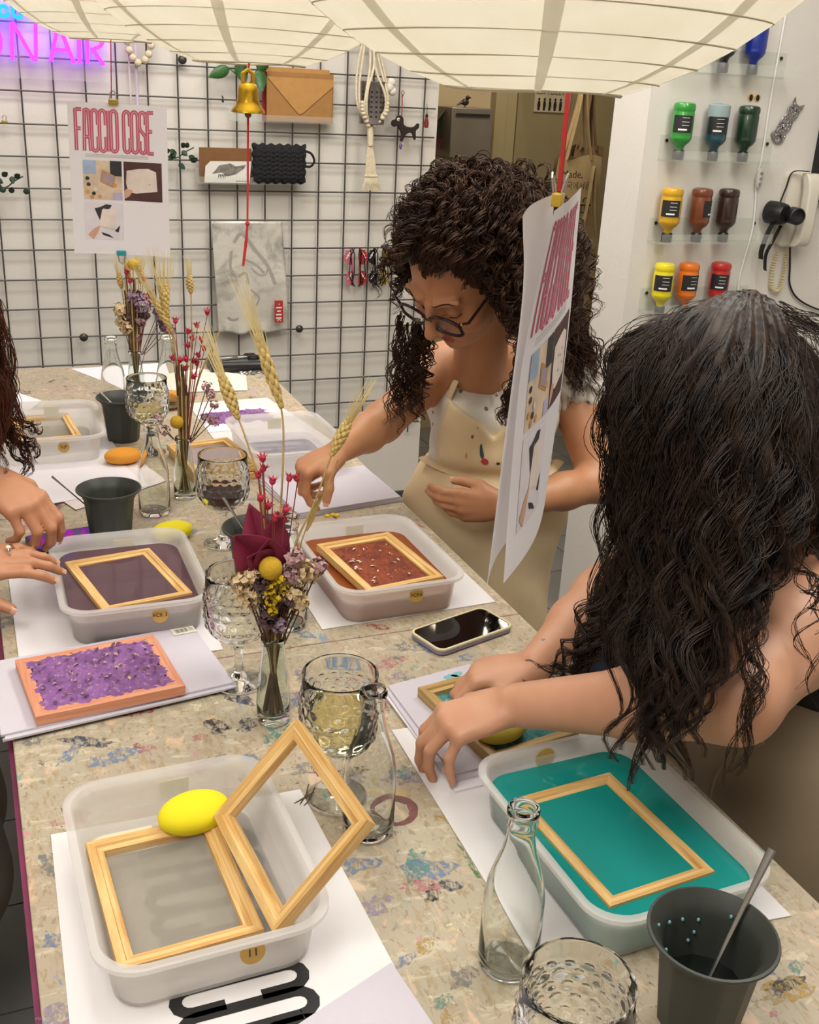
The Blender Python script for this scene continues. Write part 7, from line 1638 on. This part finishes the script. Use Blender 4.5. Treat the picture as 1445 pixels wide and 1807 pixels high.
# ------------------------------------------------------------------ the long-haired woman at the right
P2 = thing('person', 'woman with long dark wavy hair pressing pulp at the right', 'person', (1.06, 1.03, 0.0))
S = SDF((0.42, 0.70, 0.84), (1.26, 1.38, 1.46), 0.0028)
S.ell((0.903, 1.124, 1.345), (.085, .074, .095), 0.02).cone((0.940, 1.105, 1.30), (1.015, 1.075, 1.20), .050, .058, 0.03)
S.cone((1.030, 0.955, 1.150), (1.050, 1.225, 1.150), .060, .060, 0.05).ell((1.10, 1.07, 1.06), (.095, .16, .17), 0.05)
LS, LE, LW = np.array((1.010, 0.940, 1.130)), np.array((0.765, 0.822, 1.068)), np.array((0.585, 1.005, 0.986))
S.cone(LS, LE * .5 + LS * .5, .066, .058, 0.03).cone(LE * .5 + LS * .5, LE, .058, .047, 0.03).cone(LE, LE * .6 + LW * .4, .047, .043, 0.02).cone(LE * .6 + LW * .4, LW, .043, .0275, 0.02)
t1, n1 = hand(S, LW, wv(-.90, -.22, .06), wv(-.30, .82, .50), -1, ((.75, .55, .35), (.70, .60, .35), (.70, .60, .4), (.95, .45, .2)), (.75, .25, -.7, .3, .4), 1.0, 0.06)
RS, RE, RW_ = np.array((1.03, 1.235, 1.13)), np.array((0.852, 1.240, 0.985)), np.array((0.688, 1.137, 0.951))
S.cone(RS, RE, .055, .042, 0.03).cone(RE, RE * .6 + RW_ * .4, .042, .038, 0.02).cone(RE * .6 + RW_ * .4, RW_, .038, .026, 0.02)
t2, n2 = hand(S, RW_, wv(-.92, -.10, -.1), wv(-.05, .90, .40), 1, ((.70, .75, .4), (.70, .80, .45), (.70, .80, .45), (.7, .8, .5)), (.75, .35, -.6, .3, .3), 0.95, 0.04)
S.build('body', M_skin2, P2); nails(t1, n1, P2); nails(t2, n2, P2)
brc = [tuple(RW_ + np.array([.024, .012, 0]) + (np.cross(wv(-.92, -.10, -.1), wv(0, 1, 0)) * math.cos(a) + wv(0, 1, .1) * math.sin(a)) * 0.029) for a in np.linspace(0, 2 * PI, 25)]
world_part(MB().tube(brc, 0.0014, 6, cap=False), 'bracelet', MAT['silver'], P2)
world_part(MB().ball(brc[7], (.011, .006, .004), 10, 7), 'bracelet_stone', pm('blue_stone', '#64788a', 0.3), P2)
M_tank = pm('black_tank', '#141416', 0.8, bump=0.2, bscale=60); M_beige = pm('taupe_apron', '#94846c', 0.85, var=0.06, vscale=6, bump=0.25, bscale=30)
S = SDF((0.92, 0.82, 0.78), (1.30, 1.32, 1.24), 0.005)
S.ell((1.105, 1.07, 1.06), (.108, .165, .175), 0.04).ell((1.10, 1.04, .90), (.125, .165, .13), 0.05)
S.cut(lambda X, Y, Z: Z - 1.185 + 0.25 * np.maximum(0, np.abs(Y - 1.07) - .08) + 0 * X).offset(lambda X, Y, Z: 0.003 * np.sin(Y * 60 + Z * 50) * np.sin(Z * 45)); S.build('tank_top', M_tank, P2)
for s in (-1, 1): world_part(MB().tube(bez([(1.02, 1.07 + s * .085, 1.15), (1.03, 1.07 + s * .090, 1.20), (1.07, 1.07 + s * .09, 1.235), (1.14, 1.07 + s * .085, 1.20), (1.18, 1.07 + s * .08, 1.12)], 16), 0.012, 8, flat=0.3), 'top_strap', M_tank, P2)
S = SDF((0.78, 0.72, 0.08), (1.36, 1.36, 0.99), 0.006)
S.ell((1.085, 1.02, .83), (.185, .205, .135), 0.04).cone((1.03, 0.93, .78), (1.02, 0.92, .10), .135, .12, 0.06).cone((1.04, 1.12, .78), (1.03, 1.13, .10), .135, .12, 0.06)
S.cut(lambda X, Y, Z: Z - 0.945 - 0.10 * (X - 1.08) + 0 * Y).offset(lambda X, Y, Z: 0.005 * np.sin(Y * 26 + Z * 14) * np.sin(X * 22 + Z * 18)); S.build('apron_skirt', M_beige, P2)
world_part(MB().tube(bez([(0.895, 0.90, .935), (0.885, 0.93, .90), (0.875, 0.95, .86), (0.868, 0.95, .80)], 14), 0.0022, 6), 'apron_seam', M_beige, P2)
for s in (-1, 1):
    a = np.array((0.98, 1.03 + s * .09, 0.0)); S = SDF(a + [-.16, -.1, -.01], a + [.16, .1, .12], 0.006); S.cone(a + [.06, 0, .045], a + [-.09, 0, .035], .042, .034, 0.01).cut(lambda X, Y, Z: 0.002 - Z + 0 * X + 0 * Y); S.build('shoe', MAT['black_plain'], P2)
# long dark hair of the woman at the right: guide curves from the parting outwards, near side and far side
M_hair2 = hair_mat('hair_black', '#1c1411', '#3c2b20', 0.42)
cr = (0.925, 1.120, 1.440)
G2 = [
 [(0.950, 1.234, 1.430), (0.860, 1.248, 1.374), (0.810, 1.202, 1.300), (0.798, 1.156, 1.209), (0.781, 1.123, 1.116), (0.754, 1.090, 1.041), (0.721, 1.066, 0.981)],
 [(0.942, 1.219, 1.441), (0.821, 1.176, 1.385), (0.769, 1.119, 1.311), (0.761, 1.061, 1.224), (0.740, 1.022, 1.141), (0.717, 0.990, 1.073), (0.693, 0.968, 1.024)],
 [(0.933, 1.202, 1.448), (0.806, 1.118, 1.399), (0.748, 1.039, 1.322), (0.735, 0.976, 1.245), (0.702, 0.922, 1.170), (0.659, 0.865, 1.104), (0.622, 0.814, 1.032)],
 [(0.931, 1.194, 1.452), (0.809, 1.077, 1.416), (0.750, 0.987, 1.339), (0.728, 0.913, 1.256), (0.695, 0.859, 1.180), (0.646, 0.804, 1.113), (0.618, 0.759, 1.034)],
 [(0.938, 1.191, 1.454), (0.829, 1.051, 1.428), (0.774, 0.956, 1.346), (0.745, 0.886, 1.265), (0.713, 0.835, 1.196), (0.664, 0.792, 1.130), (0.635, 0.759, 1.080)],
 [(0.945, 1.188, 1.454), (0.867, 1.035, 1.430), (0.814, 0.941, 1.348), (0.788, 0.884, 1.275), (0.764, 0.859, 1.219), (0.723, 0.833, 1.174), (0.685, 0.807, 1.132)],
 [(0.959, 1.194, 1.453), (0.912, 1.036, 1.421), (0.877, 0.946, 1.342), (0.862, 0.910, 1.271), (0.835, 0.890, 1.225), (0.793, 0.869, 1.190), (0.760, 0.850, 1.168)],
 [(0.972, 1.198, 1.450), (0.978, 1.053, 1.392), (0.966, 0.974, 1.305), (0.963, 0.950, 1.246), (0.956, 0.938, 1.214), (0.947, 0.931, 1.187), (0.932, 0.928, 1.167)],
 [(0.985, 1.214, 1.445), (1.047, 1.090, 1.357), (1.064, 1.018, 1.259), (1.077, 0.982, 1.191), (1.091, 0.946, 1.122), (1.099, 0.919, 1.067), (1.106, 0.886, 0.998)],
 [(0.997, 1.240, 1.435), (1.112, 1.166, 1.325), (1.146, 1.117, 1.218), (1.168, 1.082, 1.132), (1.176, 1.052, 1.072), (1.186, 1.025, 1.019), (1.188, 1.001, 0.966)],
 [(0.988, 1.253, 1.429), (1.080, 1.256, 1.337), (1.090, 1.225, 1.222), (1.072, 1.190, 1.126), (1.051, 1.145, 1.055), (1.031, 1.107, 1.001), (1.027, 1.075, 0.952)],
 [(0.967, 1.250, 1.428), (0.943, 1.293, 1.343), (0.917, 1.260, 1.241), (0.902, 1.216, 1.152), (0.881, 1.181, 1.078), (0.856, 1.145, 1.026), (0.832, 1.116, 0.989)],
]
G2 = [[(g[0][0] - .02, g[0][1] - .06, g[0][2] - .002)] + g[1:] for g in G2]
S = SDF((0.60, 0.76, 0.96), (1.26, 1.36, 1.49), 0.005)
S.ell((0.905, 1.118, 1.350), (.102, .092, .092), 0.02)
for g in G2:
    q = np.array(bez(g, 24)); cc = np.array([0.94, 1.10, 0]); k = np.clip(np.linspace(0, 1, len(q)) * 1.6, 0, 1)
    for i in range(2, int(len(q) * 0.62) - 1):
        a = q[i] * [1, 1, 1]; 
        inw = np.array([0.92, 1.09, a[2]]) - a; L = np.linalg.norm(inw) + 1e-9; off = inw / L * min(.030, L * .5)
        b = q[i + 1] + off; S.cone(a + off, b, .030 - .012 * i / len(q), .030 - .012 * (i + 1) / len(q), 0.02)
S.offset(lambda X, Y, Z: 0.004 * np.sin(np.arctan2(Y - 1.1, X - 0.93) * 34 + 3 * np.sin(Z * 34)))
S.build('hair_mass', M_hair2, P2)
hs = locks(G2[:7], 120, 28, 52, .0085, .012, 4.0, .012, 31, pick=[0, 1, 2, 3, 4, 5], length=(.72, 1.0))
hs += locks(G2[6:] + G2[:1], 64, 22, 52, .0090, .010, 3.2, .011, 32, length=(.8, 1.0))
hs += locks(G2[1:6], 40, 16, 52, .0050, .015, 4.2, .016, 33, length=(.92, 1.0))
strands('long_hair', hs, 0.00062, M_hair2, P2)['kind'] = 'stuff'
# separate wisps over the near arm and beside the far hand
wis = [[(0.819, 0.891, 1.212), (0.791, 0.847, 1.193), (0.754, 0.811, 1.153), (0.741, 0.780, 1.123), (0.719, 0.757, 1.078), (0.692, 0.744, 1.020)], [(0.827, 0.885, 1.207), (0.798, 0.842, 1.187), (0.764, 0.804, 1.148), (0.746, 0.778, 1.124), (0.729, 0.756, 1.084), (0.712, 0.748, 1.049)]]
hs = locks(wis, 7, 8, 52, .0030, .008, 2.6, .006, 34)
wis2 = [[(0.773, 1.103, 1.117), (0.740, 1.076, 1.076), (0.714, 1.061, 1.044), (0.699, 1.046, 1.021), (0.670, 1.049, 0.999), (0.635, 1.068, 0.982)], [(0.772, 1.081, 1.119), (0.743, 1.052, 1.078), (0.724, 1.035, 1.048), (0.705, 1.022, 1.025), (0.691, 1.022, 1.011), (0.680, 1.023, 1.004)]]
hs += locks(wis2, 14, 12, 52, .0040, .012, 2.4, .010, 35)
wis3 = [[(0.875, 0.901, 1.238), (0.873, 0.867, 1.209), (0.857, 0.835, 1.175), (0.829, 0.806, 1.136), (0.812, 0.784, 1.094), (0.805, 0.769, 1.053)], [(0.855, 0.901, 1.218), (0.843, 0.861, 1.194), (0.860, 0.829, 1.192), (0.878, 0.839, 1.206), (0.901, 0.858, 1.217), (0.923, 0.874, 1.222)]]
hs += locks(wis3, 6, 4, 52, .0020, .012, 2.2, .012, 36)
fly = [[(0.94, 1.10, 1.44), (0.90, 1.00, 1.42), (0.86, 0.93, 1.34), (0.85, 0.88, 1.26)], [(0.96, 1.10, 1.45), (0.98, 1.00, 1.42), (0.99, 0.93, 1.34), (1.0, 0.91, 1.28)], [(0.98, 1.11, 1.45), (1.05, 1.04, 1.41), (1.10, 1.0, 1.34), (1.14, 1.0, 1.27)], [(0.98, 1.12, 1.45), (1.06, 1.10, 1.41), (1.12, 1.08, 1.34), (1.17, 1.08, 1.26)]]
hs += locks(fly, 50, 2, 52, .006, .006, 2.0, .014, 37)
strands('loose_hair', hs, 0.00050, M_hair2, P2)['kind'] = 'stuff'

# ------------------------------------------------------------------ the person cut by the left picture edge
P3 = thing('person', 'person at the left edge, only pinching hands and auburn hair show', 'person', (-0.30, 1.80, 0.0))
S = SDF((-0.52, 1.50, 0.90), (0.20, 2.06, 1.50), 0.0028)
S.ell((-0.145, 1.80, 1.42), (.085, .078, .10), 0.02).cone((-0.18, 1.80, 1.36), (-0.26, 1.80, 1.25), .05, .056, 0.03).cone((-0.28, 1.66, 1.22), (-0.28, 1.95, 1.22), .058, .058, 0.05).ell((-0.30, 1.80, 1.10), (.10, .16, .16), 0.05)
A0, A1, A2 = np.array((-0.255, 1.965, 1.20)), np.array((-0.185, 1.850, 1.110)), np.array((-0.004, 1.715, 1.088))
S.cone(A0, A1, .052, .044, 0.03).cone(A1, A1 * .5 + A2 * .5, .044, .041, 0.02).cone(A1 * .5 + A2 * .5, A2, .041, .030, 0.02)
t1, n1 = hand(S, A2, wv(.86, -.46, .22), wv(.28, .72, .62), 1, ((.60, .75, .4), (.70, .85, .5), (.80, .9, .5), (.9, 1.0, .5)), (.75, .15, -.6, .4, .4), 1.06, 0.03)
B0, B1, B2 = np.array((-0.265, 1.655, 1.20)), np.array((-0.235, 1.600, 0.990)), np.array((-0.066, 1.640, 0.962))
S.cone(B0, B1, .052, .044, 0.03).cone(B1, B1 * .5 + B2 * .5, .044, .040, 0.02).cone(B1 * .5 + B2 * .5, B2, .040, .029, 0.02)
t2, n2 = hand(S, B2, wv(.93, .28, .15), wv(-.20, .55, .80), -1, ((.35, .45, .3), (.40, .50, .3), (.45, .5, .3), (.5, .6, .3)), (.55, .6, -.5, .3, .3), 1.0, 0.04)
S.build('body', M_skin3, P3); nails(t1, n1, P3); nails(t2, n2, P3)
d_ = wv(.93, .28, .15); nn_ = wv(-.20, .55, .80); sd = -np.cross(nn_, d_)
rc = B2 + d_ * .104 - sd * .012 - nn_ * .006
world_part(MB().tube([tuple(rc + (sd * math.cos(a) + nn_ * math.sin(a)) * .0102) for a in np.linspace(0, 2 * PI, 21)], .0016, 6, cap=False), 'ring', MAT['silver'], P3)
world_part(MB().ball(tuple(rc + nn_ * .011), (.004, .004, .003), 8, 6), 'ring_stone', MAT['white_plain'], P3)
S = SDF((-0.56, 1.50, 0.06), (0.02, 2.08, 1.24), 0.007)
S.ell((-0.315, 1.80, 1.08), (.115, .165, .17), 0.04).ell((-0.29, 1.80, .88), (.15, .18, .16), 0.05).cone((-0.25, 1.72, .80), (-0.25, 1.72, .10), .12, .12, .05).cone((-0.25, 1.88, .80), (-0.25, 1.88, .10), .12, .12, .05)
S.cut(lambda X, Y, Z: Z - 1.20 + 0 * X + 0 * Y); S.cone((-0.22, 1.70, .84), (-0.165, 1.68, .36), .13, .145, .05).cone((-0.22, 1.88, .84), (-0.165, 1.90, .36), .13, .145, .05); S.build('apron_dress', pm('grey_brown_apron', '#6e655c', 0.85, bump=0.2, bscale=30), P3)
M_hair3 = hair_mat('hair_auburn', '#33190f', '#5e3320', 0.36)
G3 = [[(-0.12, 1.78, 1.53), (-0.03, 1.80, 1.47), (0.030, 1.80, 1.38), (0.042, 1.79, 1.27), (0.050, 1.775, 1.19), (0.050, 1.765, 1.13)], [(-0.13, 1.75, 1.53), (-0.05, 1.74, 1.47), (0.005, 1.73, 1.38), (0.020, 1.72, 1.27), (0.028, 1.71, 1.18), (0.030, 1.70, 1.10)], [(-0.14, 1.72, 1.53), (-0.08, 1.70, 1.46), (-0.04, 1.68, 1.36), (-0.03, 1.67, 1.25), (-0.02, 1.66, 1.15), (-0.02, 1.66, 1.08)], [(-0.2, 1.72, 1.52), (-0.22, 1.69, 1.44), (-0.22, 1.66, 1.34), (-0.22, 1.64, 1.25), (-0.22, 1.63, 1.15), (-0.22, 1.64, 1.08)]]
S = SDF((-0.32, 1.60, 1.10), (0.06, 1.94, 1.56), 0.006); S.ell((-0.155, 1.80, 1.43), (.098, .092, .105), 0.02)
for g in G3:
    q = np.array(bez(g, 20))
    for i in range(2, 15): S.cone(q[i] - [.022, 0, 0], q[i + 1] - [.022, 0, 0], .026 - .0009 * i, .026 - .0009 * (i + 1), .02)
S.build('hair_mass', M_hair3, P3)
strands('long_hair', locks(G3, 70, 16, 44, .007, .009, 3.0, .008, 41), 0.0007, M_hair3, P3)['kind'] = 'stuff'
cu_ = [[(0.035, 1.775, 1.20), (0.055, 1.768, 1.165), (0.075, 1.765, 1.15), (0.082, 1.764, 1.165)], [(0.03, 1.77, 1.17), (0.052, 1.765, 1.13), (0.07, 1.762, 1.115), (0.065, 1.76, 1.09)], [(0.02, 1.765, 1.13), (0.045, 1.76, 1.09), (0.052, 1.757, 1.06), (0.03, 1.755, 1.035)]]
strands('loose_hair', locks(cu_, 16, 6, 30, .003, .006, 1.6, .008, 42), 0.0007, M_hair3, P3)['kind'] = 'stuff'

# dark bag behind the right woman
bg = thing('black_bag', 'black bag with strap standing behind the long haired woman', 'bag', (1.22, 1.58, 0.0))
MB().loft([[(x, y, z) for x, y in rrect(w, d, .04, 4)] for w, d, z in ((.30, .16, 0.0), (.34, .19, .03), (.34, .18, .46), (.30, .10, .66), (.28, .05, .72))]).build('body', pm('navy_bag', '#171a26', 0.7), bg)
MB().tube(bez([(-.10, 0, .70), (-.04, -.02, .86), (.06, 0, .98), (.12, .02, .86), (.12, 0, .70)], 20), .018, 8, flat=.3).build('strap', MAT['black_plain'], bg)
